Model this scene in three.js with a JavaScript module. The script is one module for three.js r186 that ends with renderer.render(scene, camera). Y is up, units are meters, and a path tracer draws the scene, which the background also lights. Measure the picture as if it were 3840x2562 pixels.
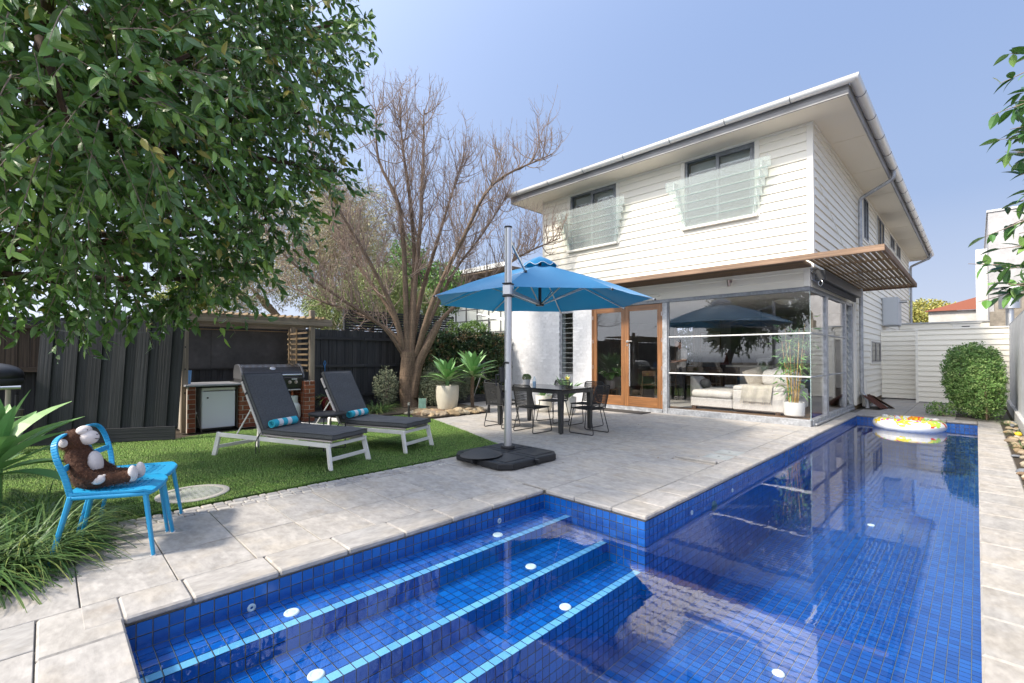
import * as THREE from 'three';
import { mergeGeometries } from 'three/addons/utils/BufferGeometryUtils.js';

// ---------- camera, sky, sun, exposure ----------
const scene = new THREE.Scene();
const camera = new THREE.PerspectiveCamera(72.553, 3840 / 2562, 0.05, 400);
camera.rotation.order = 'YXZ';
camera.rotation.set(0.015594, 0.784484, 0.001588);
camera.position.set(0, 1.4, 0);
camera.setViewOffset(3840, 2562, 0, -26.71, 3840, 2562);
camera.updateProjectionMatrix();

const renderer = new THREE.WebGLRenderer({ antialias: true });
renderer.toneMapping = THREE.LinearToneMapping;
renderer.toneMappingExposure = 1.33;
renderer.shadowMap.enabled = true;

const SUN = new THREE.Vector3(-0.42, 1.02, 1.0).normalize();
const sun = new THREE.DirectionalLight(new THREE.Color(1.0, 0.91, 0.78), 4.4);
sun.position.copy(SUN).multiplyScalar(40); sun.target.position.set(0, 0, 0);
sun.castShadow = true; sun.shadow.radius = 12; sun.shadow.mapSize.set(4096, 4096);
Object.assign(sun.shadow.camera, { left: -25, right: 15, top: 25, bottom: -20, near: 1, far: 90 });
scene.add(sun, sun.target);

{ // clear winter sky, paler towards the horizon, thin high cloud
  const W = 512, Hh = 256, d = new Float32Array(W * Hh * 4);
  const clampS = (t) => { t = Math.max(0, Math.min(1, t)); return t * t * (3 - 2 * t); };
  const mixv = (a, b, t) => a.map((v, i) => v + (b[i] - v) * t);
  for (let j = 0; j < Hh; j++) for (let i = 0; i < W; i++) {
    const el = ((j + 0.5) / Hh - 0.5) * Math.PI, s = Math.max(0, Math.sin(el));
    let c = mixv([0.52, 0.575, 0.69], [0.30, 0.40, 0.612], Math.min(1, s / 0.26));
    c = mixv(c, [0.235, 0.338, 0.58], clampS((s - 0.20) / 0.40)); c = mixv(c, [0.17, 0.27, 0.52], clampS((s - 0.6) / 0.4));
    const a = i / W * Math.PI * 2;
    { // air scatters more towards the sun; gain added behind the view to lift shade
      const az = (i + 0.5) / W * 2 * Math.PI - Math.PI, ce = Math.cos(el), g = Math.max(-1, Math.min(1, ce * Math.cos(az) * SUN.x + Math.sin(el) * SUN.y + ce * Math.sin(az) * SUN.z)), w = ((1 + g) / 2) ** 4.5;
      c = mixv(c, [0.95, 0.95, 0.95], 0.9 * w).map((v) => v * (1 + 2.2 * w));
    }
    let n = 0;
    for (let k = 0; k < 4; k++) n += Math.sin(a * (2 + k * 3) + s * (5 + k * 7) + k * 1.7) * Math.sin(s * (7 + 5 * k) - a * (1 + k) + k) / (k + 1.3);
    c = mixv(c, [0.70, 0.73, 0.78], 0.16 * Math.max(0, Math.min(1, n * 0.9 - 0.15)) * Math.min(1, s * 2));
    d.set([...c, 1], (j * W + i) * 4);
  }
  const t = new THREE.DataTexture(d, W, Hh, THREE.RGBAFormat, THREE.FloatType);
  t.mapping = THREE.EquirectangularReflectionMapping; t.magFilter = THREE.LinearFilter; t.needsUpdate = true;
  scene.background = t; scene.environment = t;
}

// ---------- helpers ----------
let seed = 12345;
const rnd = () => { seed = (seed + 0x6D2B79F5) | 0; let t = Math.imul(seed ^ (seed >>> 15), 1 | seed); t = (t + Math.imul(t ^ (t >>> 7), 61 | t)) ^ t; return ((t ^ (t >>> 14)) >>> 0) / 4294967296; };
const reseed = (n) => { seed = n * 7919 + 17; };
const rr = (a, b) => a + (b - a) * rnd();
const rn = () => (rnd() + rnd() + rnd() - 1.5) / 0.75;
const pick = (a) => a[Math.floor(rnd() * a.length)];
const V = (x, y, z) => new THREE.Vector3(x, y, z);
const clamp01 = (x) => Math.max(0, Math.min(1, x));
const sm = (a, b, x) => { const t = clamp01((x - a) / (b - a)); return t * t * (3 - 2 * t); };
const lerp = (a, b, t) => a + (b - a) * t;
const taken = {};
function numbered(n) { const k = taken[n] = (taken[n] ?? -1) + 1; return k ? `${n}_${String(k).padStart(3, '0')}` : n; }
function shade(o) { o.traverse((m) => { if (m.isMesh) { m.castShadow = true; m.receiveShadow = true; } }); return o; }
function mesh(name, geo, mat, parent) {
  const m = new THREE.Mesh(Array.isArray(geo) ? merge(geo) : geo, mat);
  m.castShadow = m.receiveShadow = true;
  m.name = parent ? name : numbered(name);
  (parent ?? scene).add(m);
  return m;
}
function thing(name, label, category, p = [0, 0, 0], turn = 0, group) {
  const o = new THREE.Group(); o.name = numbered(name); scene.add(o);
  o.position.set(...p); o.rotation.y = turn; tag(o, label, category, group); return o;
}
function tag(o, label, category, group) { o.userData.label = label; o.userData.category = category; if (group) o.userData.group = group; return o; }
function part(name, parent) { const o = new THREE.Group(); o.name = name; parent.add(o); return o; }
function struct(name, geo, mat, label) { const m = geo ? mesh(name, geo, mat) : (() => { const g = new THREE.Group(); g.name = numbered(name); scene.add(g); return g; })(); m.userData.kind = 'structure'; if (label) m.userData.label = label; return m; }
function copy(o, p, turn, label) { const c = o.clone(); c.name = numbered(o.name.replace(/_\d{3}$/, '')); c.userData = { ...o.userData }; if (label) c.userData.label = label; c.position.set(...p); c.rotation.set(0, turn, 0); scene.add(c); return c; }
function plain(g) { // position, normal, uv only, not indexed
  const n = g.index ? g.toNonIndexed() : g;
  for (const k of Object.keys(n.attributes)) if (!['position', 'normal', 'uv'].includes(k)) n.deleteAttribute(k);
  if (!n.attributes.uv) n.setAttribute('uv', new THREE.BufferAttribute(new Float32Array(n.attributes.position.count * 2), 2));
  if (!n.attributes.normal) n.computeVertexNormals();
  n.morphAttributes = {}; n.clearGroups(); return n;
}
const merge = (a) => mergeGeometries(a.map(plain));
const at = (g, x, y, z, ry = 0, rx = 0, rz = 0) => { const e = new THREE.Matrix4().makeRotationFromEuler(new THREE.Euler(rx, ry, rz, 'YXZ')); e.setPosition(x, y, z); g.applyMatrix4(e); return g; };
// chamfered box, uv in metres, u along the longest side
function box(w, h, d, b = 0, x = 0, y = 0, z = 0) {
  const P = [], N = [], U = [], s = [w / 2, h / 2, d / 2];
  b = Math.min(b, ...s.map((q) => q * 0.49));
  const long = w >= h && w >= d ? 0 : h >= d ? 1 : 2, ou = rnd() * 7, ov = rnd() * 7;
  const uvOf = (p, n) => { const ax = [0, 1, 2].filter((k) => k !== n); let [a, c] = ax; if (c === long) [a, c] = [c, a]; return [p[a] + ou, p[c] + ov + n * 0.37]; };
  const tri = (a, bb, c, nrm, n) => { for (const p of [a, bb, c]) { P.push(p[0] + x, p[1] + y, p[2] + z); N.push(...nrm); U.push(...uvOf(p, n)); } };
  const poly = (pts, nrm, n) => {
    const e1 = pts[1].map((v, k) => v - pts[0][k]), e2 = pts[2].map((v, k) => v - pts[0][k]);
    const cr = [e1[1] * e2[2] - e1[2] * e2[1], e1[2] * e2[0] - e1[0] * e2[2], e1[0] * e2[1] - e1[1] * e2[0]];
    if (cr[0] * nrm[0] + cr[1] * nrm[1] + cr[2] * nrm[2] < 0) pts.reverse();
    for (let k = 1; k < pts.length - 1; k++) tri(pts[0], pts[k], pts[k + 1], nrm, n);
  };
  for (let n = 0; n < 3; n++) for (const sg of [-1, 1]) {
    const [a, c] = [0, 1, 2].filter((k) => k !== n), nrm = [0, 0, 0]; nrm[n] = sg;
    poly([[-1, -1], [1, -1], [1, 1], [-1, 1]].map(([i, j]) => { const p = []; p[n] = sg * s[n]; p[a] = i * (s[a] - b); p[c] = j * (s[c] - b); return p; }), nrm, n);
  }
  if (b > 0) {
    for (let n = 0; n < 3; n++) { // edges along axis n
      const [a, c] = [0, 1, 2].filter((k) => k !== n);
      for (const i of [-1, 1]) for (const j of [-1, 1]) {
        const nrm = [0, 0, 0]; nrm[a] = i * Math.SQRT1_2; nrm[c] = j * Math.SQRT1_2;
        const q = (t, ia, jc) => { const p = []; p[n] = t * (s[n] - b); p[a] = i * (s[a] - (ia ? 0 : b)); p[c] = j * (s[c] - (jc ? 0 : b)); return p; };
        poly([q(-1, 1, 0), q(1, 1, 0), q(1, 0, 1), q(-1, 0, 1)], nrm, n === a ? c : a);
      }
    }
    for (const i of [-1, 1]) for (const j of [-1, 1]) for (const k of [-1, 1]) {
      const q = 0.57735;
      poly([[i * s[0], j * (s[1] - b), k * (s[2] - b)], [i * (s[0] - b), j * s[1], k * (s[2] - b)], [i * (s[0] - b), j * (s[1] - b), k * s[2]]], [i * q, j * q, k * q], 1);
    }
  }
  return geoOf(P, N, U);
}
function geoOf(P, N, U) {
  const g = new THREE.BufferGeometry();
  g.setAttribute('position', new THREE.Float32BufferAttribute(P, 3));
  if (N) g.setAttribute('normal', new THREE.Float32BufferAttribute(N, 3));
  g.setAttribute('uv', new THREE.Float32BufferAttribute(U ?? new Float32Array(P.length / 3 * 2), 2));
  if (!N) g.computeVertexNormals();
  return g;
}
const bx = (x0, x1, y0, y1, z0, z1, b = 0) => box(Math.abs(x1 - x0), Math.abs(y1 - y0), Math.abs(z1 - z0), b, (x0 + x1) / 2, (y0 + y1) / 2, (z0 + z1) / 2);
// a rectangular bar between two points; w across (horizontal), h up
function bar(a, b, w, h, bev = 0.003, up = V(0, 1, 0)) {
  const A = a.isVector3 ? a : V(...a), B = b.isVector3 ? b : V(...b), dir = B.clone().sub(A), L = dir.length(); dir.normalize();
  let side = new THREE.Vector3().crossVectors(up, dir); if (side.lengthSq() < 1e-6) side.set(0, 0, 1).cross(dir); side.normalize();
  const u = new THREE.Vector3().crossVectors(dir, side); side.negate();
  const g = box(L, h, w, bev), m = new THREE.Matrix4().makeBasis(dir, u, side).setPosition(A.clone().add(B).multiplyScalar(0.5));
  return g.applyMatrix4(m);
}
// tapered sweep; radii number or array or fn(t)
function sweep(pts, radii, sides = 6, cap = true, uvScale = 1) {
  const p = pts.map((q) => (q.isVector3 ? q : V(...q))), n = p.length;
  const R = (i) => (typeof radii === 'number' ? radii : Array.isArray(radii) ? radii[i] : radii(i / (n - 1)));
  const P = [], N = [], U = []; let prev = null; const rings = []; let len = 0;
  for (let i = 0; i < n; i++) {
    const t = p[Math.min(n - 1, i + 1)].clone().sub(p[Math.max(0, i - 1)]).normalize();
    let a = prev ? prev.clone().sub(t.clone().multiplyScalar(prev.dot(t))) : (Math.abs(t.y) < 0.9 ? V(0, 1, 0) : V(1, 0, 0)).cross(t);
    if (a.lengthSq() < 1e-8) a = (Math.abs(t.x) < 0.9 ? V(1, 0, 0) : V(0, 0, 1)).cross(t);
    a.normalize(); prev = a; const b = t.clone().cross(a); if (i) len += p[i].distanceTo(p[i - 1]);
    rings.push({ ring: Array.from({ length: sides }, (_, k) => { const th = k / sides * Math.PI * 2; return a.clone().multiplyScalar(Math.cos(th)).addScaledVector(b, Math.sin(th)); }), c: p[i], r: R(i), l: len });
  }
  const put = (q, k) => { const d = q.ring[k % sides]; P.push(q.c.x + d.x * q.r, q.c.y + d.y * q.r, q.c.z + d.z * q.r); N.push(d.x, d.y, d.z); U.push(q.l * uvScale, k / sides * Math.max(0.02, 6.28 * q.r)); };
  for (let i = 0; i < n - 1; i++) for (let k = 0; k < sides; k++) { const A = rings[i], B = rings[i + 1]; put(A, k); put(A, k + 1); put(B, k + 1); put(A, k); put(B, k + 1); put(B, k); }
  if (cap) for (const [q, s] of [[rings[0], -1], [rings[n - 1], 1]]) {
    const t = (s > 0 ? p[n - 1].clone().sub(p[n - 2]) : p[0].clone().sub(p[1])).normalize();
    for (let k = 0; k < sides; k++) for (const m of s > 0 ? [-1, k, k + 1] : [-1, k + 1, k]) {
      if (m < 0) P.push(q.c.x, q.c.y, q.c.z); else { const d = q.ring[m % sides]; P.push(q.c.x + d.x * q.r, q.c.y + d.y * q.r, q.c.z + d.z * q.r); }
      N.push(t.x, t.y, t.z); U.push(0, 0);
    }
  }
  return geoOf(P, N, U);
}
const curve = (pts, n = 24, closed = false, tension = 0.5) => new THREE.CatmullRomCurve3(pts.map((q) => (q.isVector3 ? q : V(...q))), closed, 'catmullrom', tension).getPoints(n);
// polyline with rounded corners
function fillet(pts, r = 0.03, k = 4) {
  const p = pts.map((q) => V(...q)), o = [p[0]];
  for (let i = 1; i < p.length - 1; i++) {
    const a = p[i - 1].clone().sub(p[i]), b = p[i + 1].clone().sub(p[i]), rr_ = Math.min(r, a.length() / 2, b.length() / 2);
    const A = p[i].clone().addScaledVector(a.normalize(), rr_), B = p[i].clone().addScaledVector(b.normalize(), rr_);
    for (let j = 0; j <= k; j++) { const t = j / k; o.push(A.clone().multiplyScalar((1 - t) ** 2).addScaledVector(p[i], 2 * t * (1 - t)).addScaledVector(B, t * t)); }
  }
  o.push(p[p.length - 1]); return o;
}
const cyl = (r0, r1, h, seg = 16, x = 0, y = 0, z = 0) => plain(new THREE.CylinderGeometry(r1, r0, h, seg)).translate(x, y + h / 2, z);
const lathe = (prof, seg = 32) => plain(new THREE.LatheGeometry(prof.map(([a, b]) => new THREE.Vector2(a, b)), seg));
const ball = (r, x = 0, y = 0, z = 0, sx = 1, sy = 1, sz = 1, a = 16, b = 12) => plain(new THREE.SphereGeometry(r, a, b)).scale(sx, sy, sz).translate(x, y, z);
function extrude(pts, depth, bev = 0) { // outline in xy, thickness along z, centred
  const s = new THREE.Shape(pts.map(([a, b]) => new THREE.Vector2(a, b)));
  return plain(new THREE.ExtrudeGeometry(s, { depth: depth - 2 * bev, bevelEnabled: bev > 0, bevelThickness: bev, bevelSize: bev, bevelOffset: -bev, bevelSegments: 2, curveSegments: 8 })).translate(0, 0, -depth / 2 + bev);
}
// smooth solid from a distance function (surface nets)
function solid(f, lo, hi, cell) {
  const n = [0, 1, 2].map((k) => Math.max(2, Math.ceil((hi[k] - lo[k]) / cell) + 1)), id = (i, j, k) => (k * n[1] + j) * n[0] + i, D = new Float32Array(n[0] * n[1] * n[2]);
  for (let k = 0; k < n[2]; k++) for (let j = 0; j < n[1]; j++) for (let i = 0; i < n[0]; i++) D[id(i, j, k)] = f(lo[0] + i * cell, lo[1] + j * cell, lo[2] + k * cell);
  const vi = new Int32Array(D.length).fill(-1), P = [], I = [];
  for (let k = 0; k < n[2] - 1; k++) for (let j = 0; j < n[1] - 1; j++) for (let i = 0; i < n[0] - 1; i++) {
    let cx = 0, cy = 0, cz = 0, m = 0; const v = [];
    for (let q = 0; q < 8; q++) v.push(D[id(i + (q & 1), j + (q >> 1 & 1), k + (q >> 2))]);
    for (const [a, b] of [[0, 1], [2, 3], [4, 5], [6, 7], [0, 2], [1, 3], [4, 6], [5, 7], [0, 4], [1, 5], [2, 6], [3, 7]]) if ((v[a] < 0) !== (v[b] < 0)) {
      const t = v[a] / (v[a] - v[b]); cx += (a & 1) + t * ((b & 1) - (a & 1)); cy += (a >> 1 & 1) + t * ((b >> 1 & 1) - (a >> 1 & 1)); cz += (a >> 2) + t * ((b >> 2) - (a >> 2)); m++;
    }
    if (m) { vi[id(i, j, k)] = P.length / 3; P.push(lo[0] + (i + cx / m) * cell, lo[1] + (j + cy / m) * cell, lo[2] + (k + cz / m) * cell); }
  }
  const quad = (a, b, c, d, flip) => { if (a < 0 || b < 0 || c < 0 || d < 0) return; flip ? I.push(a, c, b, a, d, c) : I.push(a, b, c, a, c, d); };
  for (let k = 1; k < n[2] - 1; k++) for (let j = 1; j < n[1] - 1; j++) for (let i = 1; i < n[0] - 1; i++) {
    const s = D[id(i, j, k)] < 0;
    if (s !== D[id(i + 1, j, k)] < 0) quad(vi[id(i, j - 1, k - 1)], vi[id(i, j, k - 1)], vi[id(i, j, k)], vi[id(i, j - 1, k)], !s);
    if (s !== D[id(i, j + 1, k)] < 0) quad(vi[id(i - 1, j, k - 1)], vi[id(i - 1, j, k)], vi[id(i, j, k)], vi[id(i, j, k - 1)], !s);
    if (s !== D[id(i, j, k + 1)] < 0) quad(vi[id(i - 1, j - 1, k)], vi[id(i, j - 1, k)], vi[id(i, j, k)], vi[id(i - 1, j, k)], !s);
  }
  const g = new THREE.BufferGeometry(); g.setAttribute('position', new THREE.Float32BufferAttribute(P, 3)); g.setIndex(I); g.computeVertexNormals();
  const uv = new Float32Array(P.length / 3 * 2); for (let i = 0; i < P.length / 3; i++) { uv[2 * i] = P[3 * i] + P[3 * i + 2] * 0.7; uv[2 * i + 1] = P[3 * i + 1] + P[3 * i + 2] * 0.3; }
  g.setAttribute('uv', new THREE.BufferAttribute(uv, 2)); return g;
}
const cap = (p, a, b, ra, rb = ra) => { // distance to a tapered capsule
  const bx_ = b[0] - a[0], by = b[1] - a[1], bz = b[2] - a[2], px = p[0] - a[0], py = p[1] - a[1], pz = p[2] - a[2];
  const t = clamp01((px * bx_ + py * by + pz * bz) / (bx_ * bx_ + by * by + bz * bz + 1e-9));
  return Math.hypot(px - t * bx_, py - t * by, pz - t * bz) - (ra + (rb - ra) * t);
};
const smin = (a, b, k) => { const h = clamp01(0.5 + 0.5 * (b - a) / k); return b + (a - b) * h - k * h * (1 - h); };
// copies: list of Matrix4 (and colours) -> InstancedMesh
function copies(name, geo, mat, mats, cols, parent) {
  const m = new THREE.InstancedMesh(geo, mat, mats.length);
  mats.forEach((q, i) => m.setMatrixAt(i, q)); if (cols) cols.forEach((c, i) => m.setColorAt(i, c));
  m.castShadow = m.receiveShadow = true; m.name = parent ? name : numbered(name); m.userData.kind = 'stuff'; (parent ?? scene).add(m); return m;
}
const mat4 = (p, dir, up, s = 1, s2 = s, s3 = s) => { // +y of the piece along dir, +z towards up
  const y = dir.clone().normalize(), x = new THREE.Vector3().crossVectors(y, up); if (x.lengthSq() < 1e-6) x.crossVectors(y, V(0.3, 0.5, 0.8)); x.normalize();
  const z = new THREE.Vector3().crossVectors(x, y);
  return new THREE.Matrix4().makeBasis(x.multiplyScalar(s), y.multiplyScalar(s2), z.multiplyScalar(s3)).setPosition(p);
};

// ---------- textures ----------
function lattice(per, sd) { const o = new Float32Array(per * per); let s = sd * 9301 + 49297; for (let i = 0; i < o.length; i++) { s = (Math.imul(s, 1664525) + 1013904223) >>> 0; o[i] = s / 4294967296; } return o; }
function tileNoise(px, py, sd) { const L = lattice(Math.max(px, py), sd), m = Math.max(px, py); return (u, v) => { const x = u * px, y = v * py, i = Math.floor(x), j = Math.floor(y), fx = x - i, fy = y - j, a = fx * fx * (3 - 2 * fx), b = fy * fy * (3 - 2 * fy), q = (ii, jj) => L[((jj % py + py) % py) * m + ((ii % px + px) % px)]; return (q(i, j) * (1 - a) + q(i + 1, j) * a) * (1 - b) + (q(i, j + 1) * (1 - a) + q(i + 1, j + 1) * a) * b; }; }
function fbm(px, py, oct, sd) { const o = []; for (let k = 0; k < oct; k++) o.push(tileNoise(px << k, py << k, sd + k * 13)); return (u, v) => { let s = 0, a = 0.5, w = 0; for (const f of o) { s += a * f(u, v); w += a; a *= 0.55; } return s / w; }; }
function tex(size, fn, metres, srgb = true) { // fn(u,v) -> [r,g,b] 0..1 or number
  const [w, h] = Array.isArray(size) ? size : [size, size], d = new Uint8Array(w * h * 4);
  for (let j = 0; j < h; j++) for (let i = 0; i < w; i++) { const c = fn((i + 0.5) / w, (j + 0.5) / h), k = (j * w + i) * 4, a = Array.isArray(c) ? c : [c, c, c]; d[k] = clamp01(a[0]) * 255; d[k + 1] = clamp01(a[1]) * 255; d[k + 2] = clamp01(a[2]) * 255; d[k + 3] = 255; }
  const t = new THREE.DataTexture(d, w, h); t.wrapS = t.wrapT = THREE.RepeatWrapping; t.magFilter = THREE.LinearFilter; t.minFilter = THREE.LinearMipmapLinearFilter; t.generateMipmaps = true;
  const m = Array.isArray(metres) ? metres : [metres, metres]; t.repeat.set(1 / m[0], 1 / m[1]); if (srgb) t.colorSpace = THREE.SRGBColorSpace; t.needsUpdate = true; return t;
}
const rgb = (r, g, b) => new THREE.Color().setRGB(r, g, b);
const M = (c, rough = 0.6, o = {}) => new THREE.MeshPhysicalMaterial({ color: c.isColor ? c : Array.isArray(c) ? rgb(...c) : new THREE.Color(c), roughness: rough, ...o });
const metalM = (c, rough, o = {}) => M(c, rough, { metalness: 1, ...o });

const fA = fbm(4, 4, 6, 3), fB = fbm(8, 8, 5, 21), fC = fbm(3, 24, 5, 5), fD = fbm(2, 48, 4, 31), fE = fbm(16, 16, 4, 77);
const barkN = fbm(4, 16, 4, 91);
const T = {};
{ // split stone paving: cool and warm drifts, fine streaks
  T.stone = tex(1024, (u, v) => { const a = fA(u, v), b = fC(u, v + 0.06 * a), c = fE(u, v), e = fE(u * 2, v * 4), w = sm(0.40, 0.70, fB(u + 0.3, v + 0.1)), k = 0.80 + 0.03 * (a - 0.5) + 0.10 * (b - 0.5) + 0.13 * (c - 0.5) + 0.16 * (e - 0.5), st = sm(0.72, 0.86, fA(v + 0.4, u + 0.7)) * 0.07; return [k + 0.016 * w - 0.01 - st * 0.4, k + 0.006 * w - 0.012 - st * 0.7, k - 0.012 * w - 0.016 - st]; }, 1.5);
  T.stoneB = tex(1024, (u, v) => { const a = fA(u, v); return 0.45 * a + 0.55 * fC(u, v + 0.08 * a) + 0.25 * (fE(u, v) - 0.5); }, 1.5, false);
  T.wood = tex([512, 512], (u, v) => { const g = fD(u + 0.02 * fA(u, v), v + 0.03 * fB(u, v)), k = 0.72 + 0.45 * (g - 0.5) + 0.2 * (fA(u, v) - 0.5); return [k, k * 0.985, k * 0.97]; }, [1.6, 0.4]);
  T.woodB = tex([512, 512], (u, v) => fD(u + 0.02 * fA(u, v), v + 0.03 * fB(u, v)), [1.6, 0.4], false);
  T.blot = tex(512, (u, v) => { const k = 0.93 + 0.16 * (fA(u, v) - 0.5) + 0.10 * (fE(u, v) - 0.5); return k; }, 1.3);
  T.rough = tex(512, (u, v) => 0.78 + 0.36 * (fA(u, v) - 0.5) + 0.16 * (fE(u, v) - 0.5), 1.0);
  T.grit = tex(512, (u, v) => fE(u * 2, v * 2) * 0.7 + 0.3 * fE(u * 4, v * 4), 0.5, false);
  T.galv = tex(512, (u, v) => { const k = 0.84 + 0.34 * (fB(u, v) - 0.5) + 0.16 * (fE(u, v) - 0.5); return [k, k * 1.005, k * 1.02]; }, 0.6);
  T.turf = tex(512, (u, v) => { const k = 0.62 + 0.7 * (fE(u * 2, v * 2) - 0.5) + 0.35 * (fA(u, v) - 0.5); return [k * 0.86, k, k * 0.55]; }, 1.3);
  T.bark = tex([512, 512], (u, v) => { const g = fC(v * 0.5, u), k = 0.62 + 0.55 * (fbmBark(u, v) - 0.5) + 0.2 * (g - 0.5); return [k * 1.03, k * 0.97, k * 0.9]; }, [0.5, 0.25]);
  T.barkB = tex([512, 512], (u, v) => fbmBark(u, v), [0.5, 0.25], false);
  T.weave = tex(256, (u, v) => { const a = 0.5 + 0.5 * Math.sin(u * 6.2832 * 32) * Math.sin(v * 6.2832 * 32); return 0.86 + 0.10 * (a - 0.5) + 0.22 * (fE(u, v) - 0.5); }, 0.16);
  T.ripple = tex(1024, (u, v) => 0.55 * fA(u, v) + 0.35 * fB(v, u) + 0.1 * fB(u, v), [2.2, 2.6], false);
}
function fbmBark(u, v) { return clamp01(0.65 * barkN(u, v) + 0.35 * fE(u, v)); }

// ---------- materials shared by the setting ----------
const stoneTint = [[0.615, 0.58, 0.545], [0.64, 0.603, 0.565], [0.585, 0.56, 0.535], [0.625, 0.585, 0.54]];
const stoneM = stoneTint.map((c) => M(c, 0.82, { map: T.stone, bumpMap: T.stoneB, bumpScale: 0.006 }));
const groundM = M([0.10, 0.075, 0.05], 0.95, { map: T.rough, bumpMap: T.grit, bumpScale: 0.02 });
const mortarM = M([0.20, 0.185, 0.165], 0.95, { map: T.blot });
const concreteM = M([0.42, 0.41, 0.39], 0.9, { map: T.blot, bumpMap: T.grit, bumpScale: 0.003 });
const galvM = M([0.58, 0.59, 0.60], 0.45, { metalness: 0.35, map: T.galv });
const steelM = metalM([0.62, 0.63, 0.64], 0.28);
const blackM = M([0.018, 0.018, 0.02], 0.45);
const whiteM = M([0.72, 0.72, 0.70], 0.4);
const glassM = M([1, 1, 1], 0.0, { transmission: 1, thickness: 0, ior: 1.62 });

// ---------- ground ----------
{
  const s = new THREE.Shape([[-90, -90], [90, -90], [90, 90], [-90, 90]].map(([a, b]) => new THREE.Vector2(a, b)));
  s.holes.push(new THREE.Path([[-3.4, 0.15], [0.2, 0.15], [0.2, 14], [-3.4, 14]].map(([a, b]) => new THREE.Vector2(a, b))));
  const g = new THREE.ShapeGeometry(s); g.rotateX(-Math.PI / 2); g.translate(0, -0.03, 0);
  struct('ground', g, groundM);
}

// ---------- paving ----------
reseed(1);
const paving = struct('patio_paving');
mesh('mortar_bed', [bx(-11.6, -2.075, -0.2, -0.014, -10.9, -3.735), bx(-5.3, -3.24, -0.2, -0.014, -3.735, 3.2), bx(-3.24, 1.2, -0.2, -0.014, -0.282, 3.2), bx(0.032, 0.52, -0.2, -0.014, -19.8, -0.282), bx(-2.4, 0.032, -0.2, -0.014, -19.8, -13.885)], mortarM, paving);
function paver(x0, x1, z0, z1, name = 'paver', top = 0, thick = 0.045, bev = 0.003, gap = 0.0035) {
  const y = top + rr(-0.0015, 0.0015), g = bx(x0 + gap, x1 - gap, y - thick, y, z0 + gap, z1 - gap, bev);
  if (rnd() < 0.5) { const u = g.attributes.uv; for (let i = 0; i < u.count; i++) u.setXY(i, u.getX(i), -u.getY(i)); }
  return mesh(name, g, pick(stoneM), paving);
}
const lawnEdge = [[-5.14, 3.0], [-5.14, -4.98], [-6.7, -5.5], [-8.4, -6.0], [-9.55, -6.3], [-9.62, -1.95], [-9.40, -1.50], [-10.3, 0.15], [-10.3, 3.0]];
const inside = (x, z, poly) => { let c = false; for (let i = 0, j = poly.length - 1; i < poly.length; j = i++) { const [a, b] = poly[i], [d, e] = poly[j]; if ((b > z) !== (e > z) && x < (d - a) * (z - b) / (e - b) + a) c = !c; } return c; };
for (let r = 0; r < 16; r++) for (let c = 0; c < 10; c++) { // main patio, 900 x 450 stones
  const x1 = Math.min(-2.4, -2.3 - c * 0.9), x0 = -3.2 - c * 0.9, z1 = r === 0 ? -3.735 : -3.79 - (r - 1) * 0.453 - 0.45, z0 = Math.max(-10.72, -3.79 - r * 0.453 - 0.45);
  const zz1 = r === 0 ? -3.735 : -3.79 - r * 0.453;
  if (zz1 < -10.6) continue;
  const cs = [[x0, z0], [x1, z0], [x0, zz1], [x1, zz1]];
  if (cs.every(([x, z]) => inside(x, z, lawnEdge)) || x1 < -11.3 || (x0 < -9.4 && zz1 > -7.2)) continue;
  if (c === 0 && r === 5) { paver(x0, -2.97, z0, zz1); paver(-2.97, -2.4, z0, zz1 - 0.05); continue; }
  paver(x0, x1, z0, zz1);
}
for (let k = -4; k < 8; k++) { const z1 = -0.6 - (k - 1) * 0.4475, z0 = z1 - 0.4475; if (z1 > -3.6) { paver(-4.08, -3.53, Math.max(z0, -3.735), z1); paver(-4.86, -4.08, Math.max(z0, -3.735), z1); } }
for (let k = 0; k < 4; k++) for (let c = 0; c < 6; c++) if (c > 0) paver(-3.53 + c * 0.9 - 0.55, -3.53 + (c + 1) * 0.9 - 0.55, 0.02 + k * 0.45, 0.02 + (k + 1) * 0.45);
for (let k = 0; k < 4; k++) paver(-3.53, -3.18, 0.02 + k * 0.45, 0.02 + (k + 1) * 0.45);
for (let k = 0; k < 12; k++) { const z1 = -14.22 - k * 0.46; paver(-2.15, -1.25, z1 - 0.46, z1); paver(-1.25, -0.35, z1 - 0.46, z1); }
// coping stones along the pool, a rounded nose over the water
const nose = (x0, x1, z0, z1) => paver(x0, x1, z0, z1, 'coping_stone', 0.004, 0.042, 0.014, 0.003);
for (let k = -1; k < 8; k++) { const z1 = Math.min(-0.31, -0.62 - (k - 1) * 0.47), z0 = Math.max(-0.62 - k * 0.47, -3.69); if (z1 > -3.6) nose(-3.53, -3.21, z0, z1); }
nose(-3.2, -2.83, -4.03, -3.70); nose(-2.83, -2.40, -4.03, -3.70); nose(-2.40, -2.045, -4.05, -3.70);
for (let k = 0; k < 21; k++) { const z1 = -4.05 - k * 0.47, z0 = Math.max(z1 - 0.47, -13.85); if (z1 > -13.8) nose(-2.40, -2.045, z0, z1); }
for (let k = 0; k < 5; k++) nose(-2.40 + k * 0.48, Math.min(-2.40 + (k + 1) * 0.48, 0), -14.21, -13.85);
for (let k = 0; k < 30; k++) { const z1 = -0.31 - k * 0.468; if (z1 > -14.1) nose(0, 0.345, Math.max(z1 - 0.468, -14.21), z1); }
for (let k = 0; k < 8; k++) nose(-3.53 + k * 0.47, -3.53 + (k + 1) * 0.47, -0.31, 0.02);
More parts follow.
